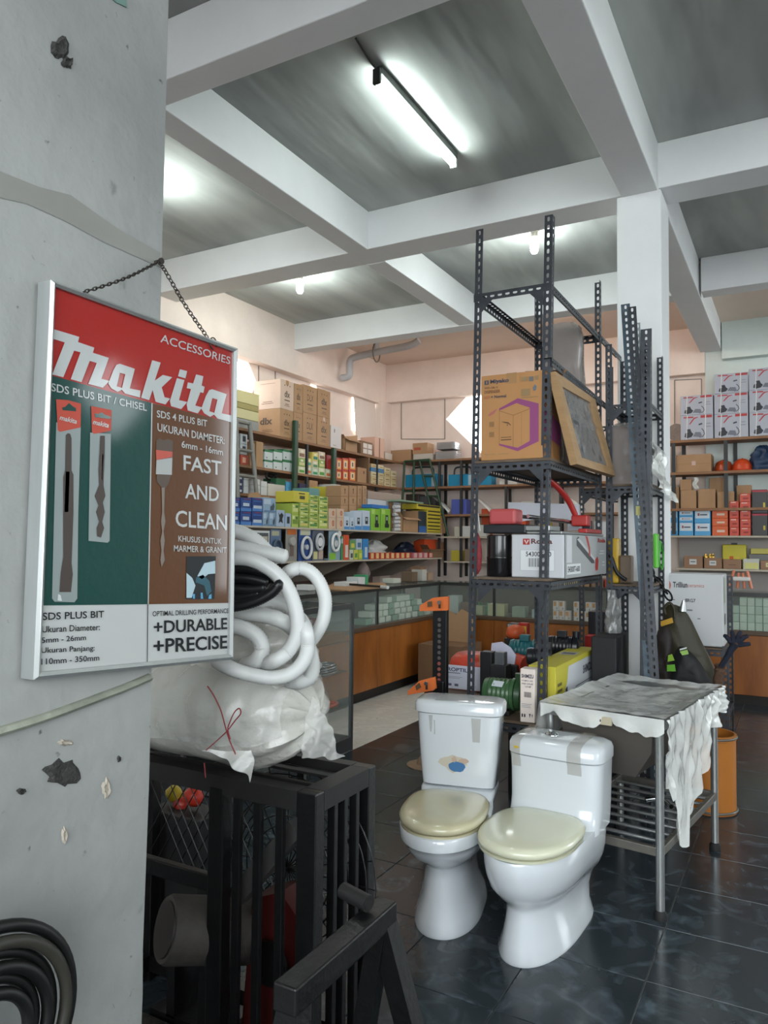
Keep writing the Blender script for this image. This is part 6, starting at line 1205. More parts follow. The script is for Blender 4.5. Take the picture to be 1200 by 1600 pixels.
for c, (a, b_, rows_) in enumerate(((466, 477, (701, 716, 729, 0)), (478.5, 487, (716, 729, 0)), (488, 497, (707, 720, 732, 0)), (498, 508, (706, 719, 731, 0)), (509, 517, (733, 0)))):
    def f(b, i, n):
        global k; s_ = SEED[k % 8]; k += 1
        carton('colour_packet_box', f'small yellow-green printed box, column {["one", "two", "three", "four", "five"][c]} right of the green post, {lvl(i, n)}', 'box', b, C(s_[0], rough=.5), [('r', s_[1], (.12,.88,.15,.5)), ('r', 'D8D4C0', (.3,.7,.6,.85))], 'small printed boxes on the second shelf')
    stackX(a, b_, rows_, XG, 2.235, .18, f)
carton('red_box', 'dark red box standing between the printed boxes and the second green post', 'box', GX(509.5, 517.5, 711, XG-.06, 2.235+.0, .12), C('A12F2A', 'dark_red_board', rough=.45))
for c, (a, b_) in enumerate(((525, 534), (535, 544.5), (545.5, 556))):
    stackX(a, b_, (716, 735, 0), XG, 2.235, .2, lambda b, i, n: carton('red_yellow_box', f'red and yellow light box, {ORD[c]} from left, {"upper" if i else "lower"} row, right of the second green post', 'box', b, C('B8402E', 'red_box_board', rough=.45), [('r', 'D9A04A', (.15,.9,.08,.85)), ('r', 'D9C8B4', (.25,.75,.2,.75)), ('r', '6A4A3A', (.4,.6,.3,.65))], 'red and yellow boxes on the second shelf'))
carton('brown_carton', 'small worn brown carton right of the red and yellow boxes', 'carton', GX(559, 573, 731, XG, 2.235, .22), M_card, [('r', '5E4430', (.6,.75,.6,.8))])
cols = ['C8B890', 'C4AE84', 'CDBF9C', '3F7FB4', 'C9B68C', 'C2A87C']
for c, (a, b_, rows_) in enumerate(((580, 590, (725, 731, 737, 745, 752, 0)), (591, 600, (727, 733, 739, 746, 753, 0)), (601, 610, (731, 738, 745, 753, 0)), (611, 620, (736, 745, 753, 0)))):
    def f(b, i, n):
        blue = (i == n-2 and c < 2); carton('flat_pack', f'{"blue and white" if blue else "cream"} flat pack, column {["one", "two", "three", "four"][c]}, {lvl(i, n)}, near the left shelf corner', 'package', b, C('3F7FB4' if blue else cols[(i+c) % 3], rough=.55), [('r', '8A7450', (.2,.8,.35,.55))], 'flat packs near the shelf corner', bev=.006)
    stackX(a, b_, rows_, XG, 2.235, .22, f)
# ---- third short shelf (z 1.95)
for c, (a, b_) in enumerate(((371, 380), (381, 389))):
    stackX(a, b_, (741, 750, 760, 0), XG, 1.95, .2, lambda b, i, n: carton('navy_white_box', f'{"dark blue" if c == 0 else "white"} meter box, {lvl(i, n)}, behind the grey ladder', 'box', b, C('2C3156' if c == 0 else 'BFC2C4', rough=.5), [('r', 'C3C6C8', (.2,.8,.15,.5))] if c == 0 else (), 'meter boxes behind the ladder'))
for c, (a, b_, rows_) in enumerate(((398, 407, (749, 758, 765, 0)), (408, 418, (752, 761, 0)))):
    stackX(a, b_, rows_, XG, 1.95, .2, lambda b, i, n: carton('white_box', f'plain white box, {"left" if c == 0 else "right"} column, {lvl(i, n)}, right of the grey ladder', 'box', b, C('C7C7C4', 'white_board4', rough=.5), (), 'plain white boxes right of the ladder'))
carton('white_crate', 'cream-white crate under the dark cable on the left shelf', 'crate', GX(419, 446, 757, XG, 1.95, .22), C('BDB8AC', 'cream_crate', rough=.55)); carton('green_box', 'dark green box on top of the cream crate', 'box', GX(432, 447, 748, XG-.01, onX(432, 757, XG).z+.001, .18), C('2F5E40', rough=.5))
c_ = onX(424, 748, XG-.1); o = MB().tube(resample(sm([c_+V((0, cos(q)*.09, sin(q)*.045+.006*q)) for q in [i*pi/5 for i in range(22)]], 2), .02), .012, 8).part('dark_cable_coil', M_bhose, smooth=60); tag(o, 'dark cable coil on the cream crate', 'cable coil'); MB().box(XG-.16, XG-.04, c_.y-.1, c_.y+.1, onX(424, 757, XG).z+.001, c_.z-.045).part('tray', C('3B3E40', rough=.5), o)
stackX(447.5, 457, (753, 763, 0), XG, 1.95, .2, lambda b, i, n: carton('light_blue_box', f'light blue box, {"upper" if i else "lower"} one, left of the first green post', 'box', b, C('4F93B8', rough=.5)))
carton('purple_box', 'dark purple box right of the first green post', 'box', GX(468, 483, 756, XG, 1.95, .2), C('2E2748', rough=.5)); carton('brown_carton', 'small brown carton right of the dark purple box', 'carton', GX(484, 497, 751, XG, 1.95, .2), M_card)
# ---- main display shelf (z 1.605): boxes facing the aisle
for c, (a, b_) in enumerate(((360, 376), (377, 394), (395, 411))):
    stackX(a, b_, (778, 799, 0), XH, 1.605, .28, lambda b, i, n: carton('dark_blue_box', f'dark blue tool box with white label, {ORD[c]} from left, {"upper" if i else "lower"} row, beside the sign', 'box', b, C('22407C', 'deep_blue_board', rough=.4), [('r', '4A7AB8', (.0,1,.0,.25)), ('r', 'B8C2CE', (.2,.8,.38,.62) if c != 2 else (.1,.95,.2,.42)), ('r', '8C3A4C', (.25,.95,.88,.93)), ('r', '3A64A4', (.1,.9,.70,.78))], 'dark blue tool boxes on the left shelf'))
def pale(b, lab): carton('pale_blue_box', lab, 'box', b, C('8AA4BC', 'pale_blue_board', rough=.45), [('r', 'B4C4D2', (.05,.6,.55,.9)), ('r', '3E4E54', [(.55,.12),(.85,.15),(.9,.45),(.8,.7),(.7,.5),(.55,.4)]), ('r', '5C7C9E', (.05,.95,.04,.12))], 'pale blue printed boxes')
b = GX(412, 421, 800, XH, 1.605, .26); pale(b, 'small pale blue printed box, left of two, under the larger pale blue one'); b2 = GX(421.5, 432, 800, XH, 1.605, .26); b2 = b2[:5]+(b[5],); pale(b2, 'small pale blue printed box, right of two, under the larger pale blue one'); b3 = GX(412, 432, 778, XH, b[5], .26); pale(b3, 'larger pale blue printed box on top of the two small ones')
carton('plier_box', 'whitish box with black plier picture on the left shelf', 'box', GX(433, 446, 797, XH, 1.605, .22), C('9FAFC4', 'whitish_blue_board', rough=.45), [('r', '1E2226', [(.2,.85),(.4,.7),(.6,.85),(.85,.7),(.7,.45),(.8,.2),(.5,.3),(.25,.2),(.35,.5)])])
carton('plier_box', 'narrow whitish box with dark gadget, right of the plier box', 'box', GX(447, 456, 802, XH, 1.605, .2), C('9FAFC4', 'whitish_blue_board'), [('r', '2A3036', (.25,.75,.25,.75))])
o = MB().prism([(0, 0), (.30, .02), (.33, .14), (.20, .13), (.16, .17), (.02, .15)], .012, (XH-.33, onX(430, 790, XH).y, 1.606+.16), (0, 1, 0), (0, 0, 1)).part('torn_cardboard', M_card, recalc=True); tag(o, 'torn brown cardboard flap behind the pale blue and yellow boxes', 'cardboard'); MB().box(XH-.36, XH-.30, onX(428, 790, XH).y, onX(462, 790, XH).y, 1.606, 1.77).part('carton_body', M_card, o)
LM = [('9DB04A', 'C9CE8C'), ('A9B85C', '6F8A34'), ('8FA85A', 'CDBE6C'), ('B2BE68', '4E8040')]
k = 0
for c, (a, b_, rows_, nm) in enumerate(((440, 456, (787, 803) , 'x'), (457, 467.5, (787, 804, 0), 'lime'), (469, 483, (786, 793, 799, 806, 813, 0), 'lime'), (484, 498, (774, 781, 788, 795, 802, 809, 815, 0), 'lime'), (499, 513, (776, 783, 790, 797, 804, 812, 0), 'lime'))):
    if nm == 'x': carton('lime_carton', 'wide yellow-green carton behind the plier box', 'box', (XH-.45, XH-.25)+GX(440, 456, 787, XH-.25, 1.605, .2)[2:], C('A9B23C', 'lime_yellow', rough=.45), [('r', '5C7A2C', (.1,.9,.2,.5))]); continue
    def f(b, i, n):
        global k; s_ = LM[(i*3+c) % 4]; k += 1
        carton('lime_box', f'thin lime green tool box, column {["", "one", "two", "three", "four"][c]} from left, {lvl(i, n)}', 'box', b, C(s_[0], rough=.45), [('r', s_[1], (.08,.92,.25,.6)), ('r', '3F6A34', (.55,.9,.62,.85)), ('r', 'D4D6A8', (.1,.35,.65,.88))], 'lime green boxes stacked on the left shelf', bev=.002)
    stackX(a, b_, rows_, XH, 1.605, .26, f)
for i, (a, b_, tp, x_, z_, col, lab) in enumerate([(460, 484, 768, XH-.01, None, 'C9BC48', 'yellow printed carton lying on the second lime column'), (509, 522, 761, XH-.44, 1.605, 'C4B640', 'bright yellow carton, left of two, behind the lime columns'), (523, 531, 762, XH-.44, 1.605, 'BFB23E', 'bright yellow carton, right of two, behind the lime columns'), (484, 500, 763, XH-.29, 1.605, '5E8A88', 'teal carton behind the lime columns'), (521.5, 533, 757, XH-.56, 1.605, 'C2C4C2', 'white carton behind the bright yellow ones')]):
    zz = z_ if z_ else onX(476, 786, XH).z+.002; carton('yellow_carton', lab, 'carton', GX(a, b_, tp, x_, zz, .22), C(col, rough=.5), [('r', '4A4A2C', (.35,.7,.3,.6)), ('r', '2F2F2A', (.3,.7,.75,.85))] if 'yellow' in lab else ())
for c, (a, b_) in enumerate(((514.5, 526), (527, 538.5))): stackX(a, b_, (795, 809, 0), XH, 1.605, .24, lambda b, i, n: carton('brown_box', f'small brown box with red ring, {"left" if c == 0 else "right"}, {"upper" if i else "lower"} row', 'box', b, M_cardp, [('r', 'A8503C', [(.6+.16*cos(q*pi/5), .5+.28*sin(q*pi/5)) for q in range(10)]), ('r', 'B58A66', [(.6+.09*cos(q*pi/5), .5+.16*sin(q*pi/5)) for q in range(10)])], 'brown boxes with red rings'))
for c, (a, b_) in enumerate(((533, 545), (546, 558), (559, 566), (567, 573.5))):
    stackX(a, b_, (759, 776, 790, 0), XH-.20, 1.605, .2, lambda b, i, n: carton('arrow_carton', f'brown carton with black arrow, {ORD[c]} from left, {lvl(i, n)}, behind the phone boxes', 'carton', b, M_card, [('r', '3A2A1E', [(.48,.25),(.56,.25),(.56,.6),(.62,.6),(.52,.8),(.42,.6),(.48,.6)])], 'brown cartons with arrows'))
for c, (a, b_, tp) in enumerate(((538.5, 547, 807), (548, 554, 809), (555, 566, 800), (567, 579, 798))): carton('white_blue_box', f'white and blue tester box, {ORD[c]} from left of four', 'box', GX(a, b_, tp, XH, 1.605, .16), C('B9C6D4', 'white_blue_board', rough=.4), [('r', '4A86C0', (0,1,0,.22)), ('r', '1E2428', (.35,.72,.32,.68)), ('r', '9AAAB4', (.42,.65,.48,.62))], 'white and blue tester boxes')
for c, (a, b_, tp) in enumerate(((580.5, 595, 795), (596, 611, 795))): carton('green_tester_box', f'bright green box with black tester picture, {"left" if c == 0 else "right"} of two', 'box', GX(a, b_, tp, XH, 1.605, .18), C('7CB03A', 'bright_green_board', rough=.4), [('r', '1C2420', [(.4,.15),(.82,.15),(.85,.3),(.75,.35),(.75,.72),(.45,.72),(.45,.35),(.38,.3)]), ('r', '8AA090', (.52,.70,.48,.64)), ('r', 'A8C86A', (.05,.4,.75,.95))], 'bright green tester boxes')
carton('blue_strip_box', 'long flat blue box resting on the green tester boxes', 'box', GX(582, 608, 789, XH-.02, onX(595, 795, XH).z+.002, .14), C('2E6AB0', rough=.45))
carton('long_white_box', 'long white box on the stack behind the green tester boxes', 'box', GX(575, 626, 782, XH-.22, 1.605+.22, .16), C('BDC2C8', 'cool_white', rough=.5)); carton('long_brown_box', 'long grey-brown carton topmost behind the green tester boxes', 'carton', GX(575, 627, 770, XH-.22, onX(600, 782, XH-.22).z+.002, .16), C('9C8B80', rough=.65)); carton('box_support', 'brown carton under the long white box', 'carton', (XH-.38, XH-.22)+GX(580, 626, 790, XH-.22, 1.605, .2)[2:5]+(1.824,), M_card2)
t = thing('bagged_fittings', 'tall clear bag of white pipe fittings beside the green tester boxes', 'bag', GX(613, 628, 790, XH, 1.605, .1)[:1]+(onX(620, 800, XH).y, 1.605)); yb = onX(620, 800, XH-.06).y
for i in range(7): MB().tube([(XH-.08, yb-.05+.02*(i % 2), 1.63+.045*i), (XH-.05, yb+.05, 1.635+.045*i)], .021, 10).part('fitting', C('B9BABC', 'grey_white_plastic', rough=.4), t, 50)
carton('open_carton', 'small open brown carton on the left shelf near the yellow stack', 'carton', GX(630, 654, 809, XH, 1.605, .22), M_card, (), open_=True)
carton('dark_box', 'dark teal box with blue base beside the yellow striped stack', 'box', GX(655, 667, 799, XH, 1.605, .2), C('28343A', rough=.45), [('r', '2F5C98', (.0,1,.0,.3))])
o = MB().box(XH-.20, XH-.02, onX(628, 800, XH).y, onX(664, 800, XH).y, 1.606+.365, 1.606+.385, b=.003).part('green_board', C('7F9A84', rough=.5)); tag(o, 'pale green board lying over the open carton and the dark box', 'board'); MB().box(XH-.20, XH-.17, onX(630, 800, XH).y, onX(634, 800, XH).y, 1.606, 1.970).part('stand', M_card2, o)
stackX(668, 689, (798, 803.5, 809, 815, 820.5, 826, 832, 0), XH, 1.605, .22, lambda b, i, n: carton('yellow_striped_box', f'yellow box with black stripe, {lvl(i, n)}, main stack', 'box', b, C('BFAE34', 'mustard_board', rough=.45), [('r', '2A2A22', (.04,.96,.55,.9))], 'yellow striped boxes', bev=.002))
zt_ = onX(678, 798, XH).z; carton('yellow_striped_box', 'wide yellow striped box lying topmost across the stack', 'box', GX(652, 689, 789, XH-.02, zt_+.002, .22), C('BFAE34', 'mustard_board'), [('r', '2A2A22', (.04,.96,.55,.9))], 'yellow striped boxes')
carton('brown_carton', 'tall brown carton with small yellow label at the shelf corner', 'carton', (onY(691, 800, 9.0).x, onY(709, 800, 9.0).x, 8.97, 9.10, 1.606, onY(700, 805, 9.0).z) if 0 else GX(690.5, 697, 806, XH, 1.605, .2), M_card, [('r', 'CDBE7C', (.5,.8,.5,.7))])
# ---- lower shelf (z 1.285): blister cards and small boxes
def card(pl, pr, pt, lab, col, parts_, grp=None):
    b = GX(pl, pr, pt, XH-.01, 1.285, .004); t = thing('blister_card', lab, 'blister pack', (b[0], b[2], b[4]), grp); MB().box(b[0]-.004, b[1], b[2], b[3], b[4], b[5]).part('backing_card', C(col, rough=.4), t)
    MB().box(b[0]-.06, b[0]-.004, b[2]+.01, b[3]-.01, b[4], b[4]+.02).part('foot', C(col, rough=.4), t)
    for s in parts_:
        y = b[2]+(b[3]-b[2])*s[1]; z = b[4]+(b[5]-b[4])*s[2]; r_ = s[3]
        if s[0] == 'ring': MB().tube([(b[1]+.022, y+cos(q)*r_*.8, z+sin(q)*r_*1.0) for q in [2*pi*k/28 for k in range(28)]], .014, 10, closed=True).part('hose_ring', C(s[4], rough=.3), t, 60)
        elif s[0] == 'knob': MB().tube([(b[1]+.001, y, z), (b[1]+.03, y, z)], r_, 16).part('shower_head', C(s[4], rough=.3), t, 50)
        elif s[0] == 'patch': MB().box(b[1], b[1]+.002, b[2]+(b[3]-b[2])*s[1], b[2]+(b[3]-b[2])*s[2], b[4]+(b[5]-b[4])*s[3], b[4]+(b[5]-b[4])*s[5]).part('printed_patch', C(s[4], rough=.4), t)
card(424, 441, 827, 'grey-blue blister card with white-handled tool, leftmost on the lower shelf', '5C708C', [('ring', .5, .42, .07, '3A4A5C'), ('knob', .5, .36, .03, 'C2C6C8'), ('patch', .1, .8, .80, 'A8A88C', .95)], 'hanging blister cards')
card(448, 466, 825, 'clear grey blister card with brown tool, second on the lower shelf', '8B8882', [('patch', .1, .9, .80, 'B8642E', .97), ('knob', .45, .6, .04, 'A8A4A0'), ('patch', .35, .7, .15, '6E5E58', .5)], 'hanging blister cards')
card(468, 488, 825, 'blue blister card with large white shower hose ring', '2E4C86', [('ring', .5, .40, .10, 'C6C8CA'), ('knob', .5, .42, .025, 'B9BCC0'), ('patch', .1, .9, .78, 'B7B8A0', .98)], 'hanging blister cards')
card(489.5, 507, 829, 'grey blister card with a round chrome shower head, beside the blue card', '59606E', [('ring', .5, .62, .075, 'A8ACB0'), ('knob', .5, .62, .045, 'C9CCCE'), ('patch', .1, .45, .05, 'C9C48C', .30), ('patch', .55, .95, .05, 'B09C90', .35)], 'hanging blister cards')
card(515, 533, 825, 'teal-grey blister card with white shower set and ring', '7F98A6', [('ring', .45, .55, .085, 'D0D2D2'), ('knob', .45, .52, .035, 'B4B8BA'), ('knob', .75, .82, .03, 'C9CCCC'), ('patch', .05, .6, .02, '7FB03C', .22)], 'hanging blister cards')
card(534, 537.5, 838, 'narrow green blister card next to the orange box', '3E8A60', [('patch', .1, .9, .7, 'B4BEC4', .9)], 'hanging blister cards')
t = thing('framed_switch', 'white square frame with a cream plate on the lower shelf beside the sign', 'switch frame', (XH, onX(395, 850, XH).y, 1.286)); b = GX(390, 423, 829, XH, 1.285, .04)
MB().prism([(b[2], b[4]), (b[3], b[4]), (b[3], b[5]), (b[2], b[5])], .02, (XH-.02, 0, 0), (0, 1, 0), (0, 0, 1)).part('frame', C('C9CACA', 'white_frame', rough=.35), t, recalc=True); MB().box(XH+.001, XH+.003, b[2]+.02, b[3]-.02, b[4]+.02, b[5]-.02).part('dark_inset', C('4A4F52', rough=.4), t); MB().box(XH+.003, XH+.006, b[2]+.05, b[3]-.035, b[4]+.04, b[5]-.05).part('plate', C('B7B2A0', rough=.5), t)
carton('orange_box', 'small orange box lying behind the white frame', 'box', (XH-.22, XH-.10)+GX(377, 394, 821, XH-.1, 1.285, .1)[2:5]+(1.57,), C('C0642E', rough=.5))
carton('tall_box', 'tall orange-red and white box standing on the lower shelf', 'box', GX(538.5, 547, 836, XH, 1.285, .1), C('C4502C', rough=.4), [('r', 'C9C4BC', (.25,.8,.1,.6))])
for i, (a, b_, tp, z_, col, c2, lab) in enumerate([(548, 554, 859, 1.285, 'B8C0B0', '3E4A44', 'small white box with dark gadget, lower row'), (554.5, 561, 859, 1.285, 'B4B84C', '4E8A48', 'small yellow-green box, lower row'), (561.5, 568, 859, 1.285, '9AB03E', 'C9CA5C', 'second small yellow-green box, lower row, beside the blue box'), (548, 557, 844, 0, '5E8E58', 'C4BE54', 'small green box with yellow front, upper row'), (558, 567, 842, 0, 'A8B8C4', '4A6A8E', 'white ladder-pattern box, upper row')]):
    zz = z_ if z_ else onX(555, 859, XH).z+.001; carton('small_box', lab+' on the lower left shelf', 'box', GX(a, b_, tp, XH, zz, .12), C(col, rough=.45), [('r', c2, (.2,.8,.2,.65))])
carton('tall_blue_box', 'tall bright blue box at the end of the small box row', 'box', GX(568.5, 577, 842, XH, 1.285, .12), C('2F7CB8', rough=.4), [('r', 'B7C4CC', (.3,.8,.1,.6))])
for i in range(12):
    a = 579+7.9*i if i < 8 else 583+7.9*i
    if i in (8, 9, 10): pk = 'C98A8C'
    carton('bulb_carton', f'small red box with cream front, {ORD[i]} from the left in the low row', 'box', GX(a, a+7.4, 863.5, XH, 1.285, .10), C('B23A26' if i < 8 or i > 10 else 'B8646C', rough=.45), [('r', 'D6B880' if i < 8 else 'C9A8A0', (.25,.85,.12,.92))], 'low row of small red boxes', bev=.001)
t = thing('plastic_bag', 'clear crumpled plastic bag lying behind the low row of red boxes', 'bag', (XH-.35, onX(585, 850, XH-.3).y, 1.286)); 
def bag_at(t, c, rx, ry, h, m, seed=0):
    mb = MB(); R = []
    for i in range(14):
        v = i/13; s = (1-v**2.2)**.5 if v < 1 else .05; R.append([c+V((cos(q)*rx*max(.12, s), sin(q)*ry*max(.12, s), h*v))+V((cos(q), sin(q), 0))*NZ.noise(V((cos(q)*2+seed, sin(q)*2, v*4)))*rx*.5 for q in [2*pi*j/20 for j in range(20)]])
    mb.loft(R); mb.part('bag_body', m, t, 60)
bag_at(t, V((XH-.25, onX(585, 850, XH-.25).y, 1.287)), .12, .20, .22, M_film2)
t = thing('plastic_bag', 'dark blue plastic bundle on the lower left shelf behind the red boxes', 'bag', (XH-.3, onX(630, 850, XH-.3).y, 1.286)); bag_at(t, V((XH-.25, onX(628, 850, XH-.25).y+.06, 1.287)), .12, .22, .20, C('1B2233', 'navy_plastic', rough=.4), 3)
carton('orange_case', 'orange plastic case with white tag on the lower left shelf', 'case', GX(664, 689, 843, XH-.12, 1.285+.0, .16), C('C84A22', rough=.4), [('r', 'C9CCCA', (.02,.2,.1,.6))])
carton('open_carton', 'crushed open brown carton at the right end of the lower left shelf', 'carton', GX(672, 694, 858, XH, 1.285, .11), M_card2, (), open_=True)
t = thing('hanging_bag', 'clear bag of dark parts hanging under the lower left shelf', 'bag', onX(575, 872, XW-.02)); c = onX(575, 905, XW-.03); mb = MB().lathe([(0, 0), (.06, .02), (.085, .08), (.06, .16), (.02, .215), (.012, .23)], (c.x-.06, c.y, 1.045), 16); mb.part('bag_body', mat('brownish_film', lin('8A7A76'), .25, alpha=.7, bump=.6), t, 60); MB().tube([(c.x-.06, c.y, 1.27), (c.x-.06, c.y, 1.266-.02)], .004, 6).part('tie', M_chain, t)
# ---- back wall shelves, left part
Mf2 = mat('shiny_white_film', lin('C9CCD0'), .2, alpha=.75, bump=1, bscale=25, coat=.5)
carton('flat_carton', 'flat brown carton at the left end of the top back shelf', 'carton', GY(610, 642, 703, YU+.04, 2.60, .25), M_card)
carton('flat_carton', 'thin pale carton under the small brown box on the top back shelf', 'carton', GY(645, 676, 709, YU+.04, 2.60, .25), C('B9B2A8', 'pale_grey_card', rough=.6)); carton('small_carton', 'small brown carton with red print on the top back shelf', 'carton', GY(644, 668, 692, YU+.045, onY(660, 709, YU+.02).z+.002, .2), M_card, [('f', 'A04A30', (.1,.55,.35,.6))])
for i, (a, b_, tp, z_) in enumerate(((679, 712, 704, 2.60), (681, 710, 690, 0))):
    zz = z_ or onY(695, 704, YU+.04).z+.018; b = GY(a, b_, tp, YU+.04, zz, .22); t = wrapped('film_package', f'{"upper" if i else "lower"} film-wrapped grey package on the top back shelf', 'package', (b[0]+.01, b[1]-.01, b[2], b[3], b[4], b[5]-.015), C('8A8C92', 'grey_parts', rough=.5), .008, seed=20+i)
for i, (a, b_) in enumerate(((633, 684), (700, 742), (743, 768))):
    b = GY(a, b_, 741 if i < 2 else 742, YU+.045, 2.235, .18); t = thing('tool_tray', f'bright blue metal tool tray, {ORD[i]} from the left, on the back shelf', 'tool box', (b[0], b[2], b[4]), 'blue tool trays'); MB().box(*b, b=.006).part('tray_body', C('1B7FA6', 'cyan_blue_paint', rough=.35), t); xm = (b[0]+b[1])/2; w = (b[1]-b[0])*.33; MB().tube(sm([V((xm-w, YU+.10, b[5]-.01)), V((xm-w*.95, YU+.10, b[5]+.07)), V((xm-w*.6, YU+.10, b[5]+.10)), V((xm+w*.6, YU+.10, b[5]+.10)), V((xm+w*.95, YU+.10, b[5]+.07)), V((xm+w, YU+.10, b[5]-.01))], 4), .012, 8).part('handle', C('20242A', rough=.4), t, 60)
    if i < 2: MB().box(b[1]-.09, b[1]-.04, b[2]-.003, b[2], b[4]+.01, b[5]-.01).part('tape_strip', C('9FB4C0', rough=.3), t)
carton('paper_stack', 'white paper stack on the back shelf right of the blue trays', 'papers', GY(780, 808, 751, YU+.045, 2.235, .2), C('C7C6C2', 'paper_white', rough=.7))
for i, (a, b_, tp, dy, col, lab, nm) in enumerate([(634, 655, 772, .05, '3C322E', 'dark brown carton at the left end of the third back shelf', 'dark_carton'), (655, 680, 775, .08, '44464A', 'dark grey bagged tool on the third back shelf', 'bagged_tool'), (705, 729, 780, .03, '4C5AA8', 'violet-blue plastic bin on the third back shelf', 'plastic_bin'), (815, 850, 783, .03, 'B9B4AA', 'pale carton on the third back shelf behind the rack', 'pale_carton')]):
    carton(nm, lab, 'box', GY(a, b_, tp, YU+.025+dy, 1.86, .2), C(col, rough=.45))
for i, (px, lab) in enumerate(((684, 'clear plastic scoop left of the violet bin'), (748, 'clear plastic scoop right of the violet bin'), (890, 'clear scoop behind the red tool handle'))):
    p = onY(px, 800, YU+.02); t = thing('plastic_scoop', lab+' on the third back shelf', 'scoop', (p.x, YU+.1, 1.861)); MB().sheet(lambda u, v: V((p.x-.10+.26*v+.10*cos(pi*u)*0+.02*sin(v*3), YU+.10+.08*cos(pi*u), 1.87+.24*(1-v)*1.0+.05*sin(pi*u)*v)) , 14, 12).part('scoop_body', M_film2, t, 60)
for i, (a, b_, tp, z_, col, lab) in enumerate([(710, 721, 823, 1.565, 'B8B6A8', 'cream box at the left end of the fourth back shelf'), (722, 735, 822, 1.565, 'BFC0BE', 'white box second on the fourth back shelf'), (737, 760, 820, 1.565, 'B9B9B4', 'white carton third on the fourth back shelf'), (752, 764, 795, 1.72, 'C4502C', 'small orange box above the white cartons behind the red bag'), (705, 722, 860, 1.24, 'B5A83C', 'yellow and black box on the fifth back shelf'), (726, 745, 858, 1.24, '7C6A5A', 'brown box on the fifth back shelf'), (808, 822, 812, 1.565, 'C8502C', 'orange box on the fourth back shelf behind the tile cutter'), (842, 858, 816, 1.565, 'C9B048', 'yellow box on the fourth back shelf behind the tile cutter'), (928, 950, 815, 1.565, 'BFC3C6', 'white box on the fourth back shelf near the pillar')]):
    zz = 1.565 if z_ == 1.72 else z_; carton('shelf_box', lab, 'box', GY(a, b_, tp, YU+(.03 if z_ != 1.72 else .2), zz, .15), C(col, rough=.5))
# ---- back wall shelves, right part
RED = 'A83A3C'
def toolbox(b, lab, rz=0):
    carton('machine_carton', lab, 'carton', b, C('A9ACB8', 'grey_violet_board', rough=.45), [('f', RED, (.62,.97,.86,.97)), ('f', RED, (.1,.4,.88,.94)), ('f', RED, [(.26,.62),(.30,.62),(.44,.84),(.54,.88),(.54,.91),(.42,.89),(.36,.80)]), ('f', '2E3038', [(.12,.12),(.20,.06),(.34,.10),(.40,.22),(.34,.30),(.30,.44),(.20,.42),(.22,.30),(.14,.26)]), ('f', '6E727C', [(.38,.12),(.60,.08),(.66,.12),(.62,.28),(.46,.30)]), ('f', '3A3C44', [(.56,.56),(.68,.60),(.66,.66),(.56,.62)]),
      ('f', '4A4C54', [(.64,.42),(.70,.32),(.72,.2),(.66,.10),(.58,.08),(.58,.06),(.68,.08),(.75,.2),(.72,.34),(.66,.44)]), ('f', '8C8F98', (.80,.92,.60,.64)), ('f', '8C8F98', (.78,.93,.48,.52)), ('f', 'D4D5D2', [(.17,0),(.19,0),(.23,1),(.20,1)]), ('f', 'D4D5D2', [(.74,0),(.77,0),(.79,1),(.76,1)])], 'white power machine cartons', rz=rz)
for c, (a, b_, rows_) in enumerate(((1063.5, 1115.5, (617.5, 648, 0)), (1116.5, 1170.5, (583, 614, 646, 0)), (1171.5, 1228, (574, 608, 643, 0)))):
    stackY(a, b_, rows_, YU-.0+.01, 2.68, .26, lambda b, i, n: toolbox(b, f'grey-white machine carton with red print, column {["one", "two", "three"][c]}, {lvl(i, n)}, top right shelf', .0 if not (c == 1 and i == 2) else .05))
t = thing('round_pad', 'brownish round pad leaning left of the machine cartons', 'pad', onY(1057, 680, YU+.1)); p = onY(1057, 672, YU+.08); MB().tube([(p.x, YU+.06, 2.682+.10), (p.x, YU+.13, 2.682+.10)], [.10, .095], 20).part('pad_body', mat('grey_brown_pad', lin('8E7F76'), .8, noise=.3, nscale=20), t, 40)
carton('brown_carton', 'wide brown carton with taped front on the second right shelf', 'carton', GY(1056, 1112, 710, YU+.04, 2.31, .3), M_card, [('f', '9C7A52', (0,1,.42,.52)), ('f', 'C4A7A0', (.45,.56,.38,.62))], tape='x')
def helmet(px, lab, col, y=YU+.14, s=1.0):
    p = onY(px, 730, y); c = V((p.x, y, 2.311)); t = thing('hard_hat', lab, 'helmet', c); MB().lathe([(.0, .14), (.04, .136), (.085, .11), (.108, .06), (.112, .015), (.128, .006), (.126, .0), (.105, .0), (.10, .05), (0, .12)], c, 28, sx=s, sy=s*1.1).part('shell', C(col, rough=.3), t, 50); MB().tube([c+V((0, -.12*s*cos(q), .02+.125*sin(q))) for q in [pi*k/10 for k in range(1, 10)]], .008, 6, flat=.5).part('ridge', C(col, rough=.3), t, 60); return t
helmet(1160, 'orange-red hard hat on the second right shelf', 'C0431F', s=.95)
helmet(1131, 'dark orange hard hat with black band behind the shelf post', 'A8421C', y=YU+.20, s=.9)
t = thing('blue_bag', 'dark blue bundled bag at the right end of the second shelf', 'bag', onY(1190, 733, YU+.1)); bag_at(t, V((onY(1192, 720, YU+.14).x, YU+.15, 2.312)), .13, .11, .28, C('1E3552', 'navy_blue_cloth', rough=.5), 5)
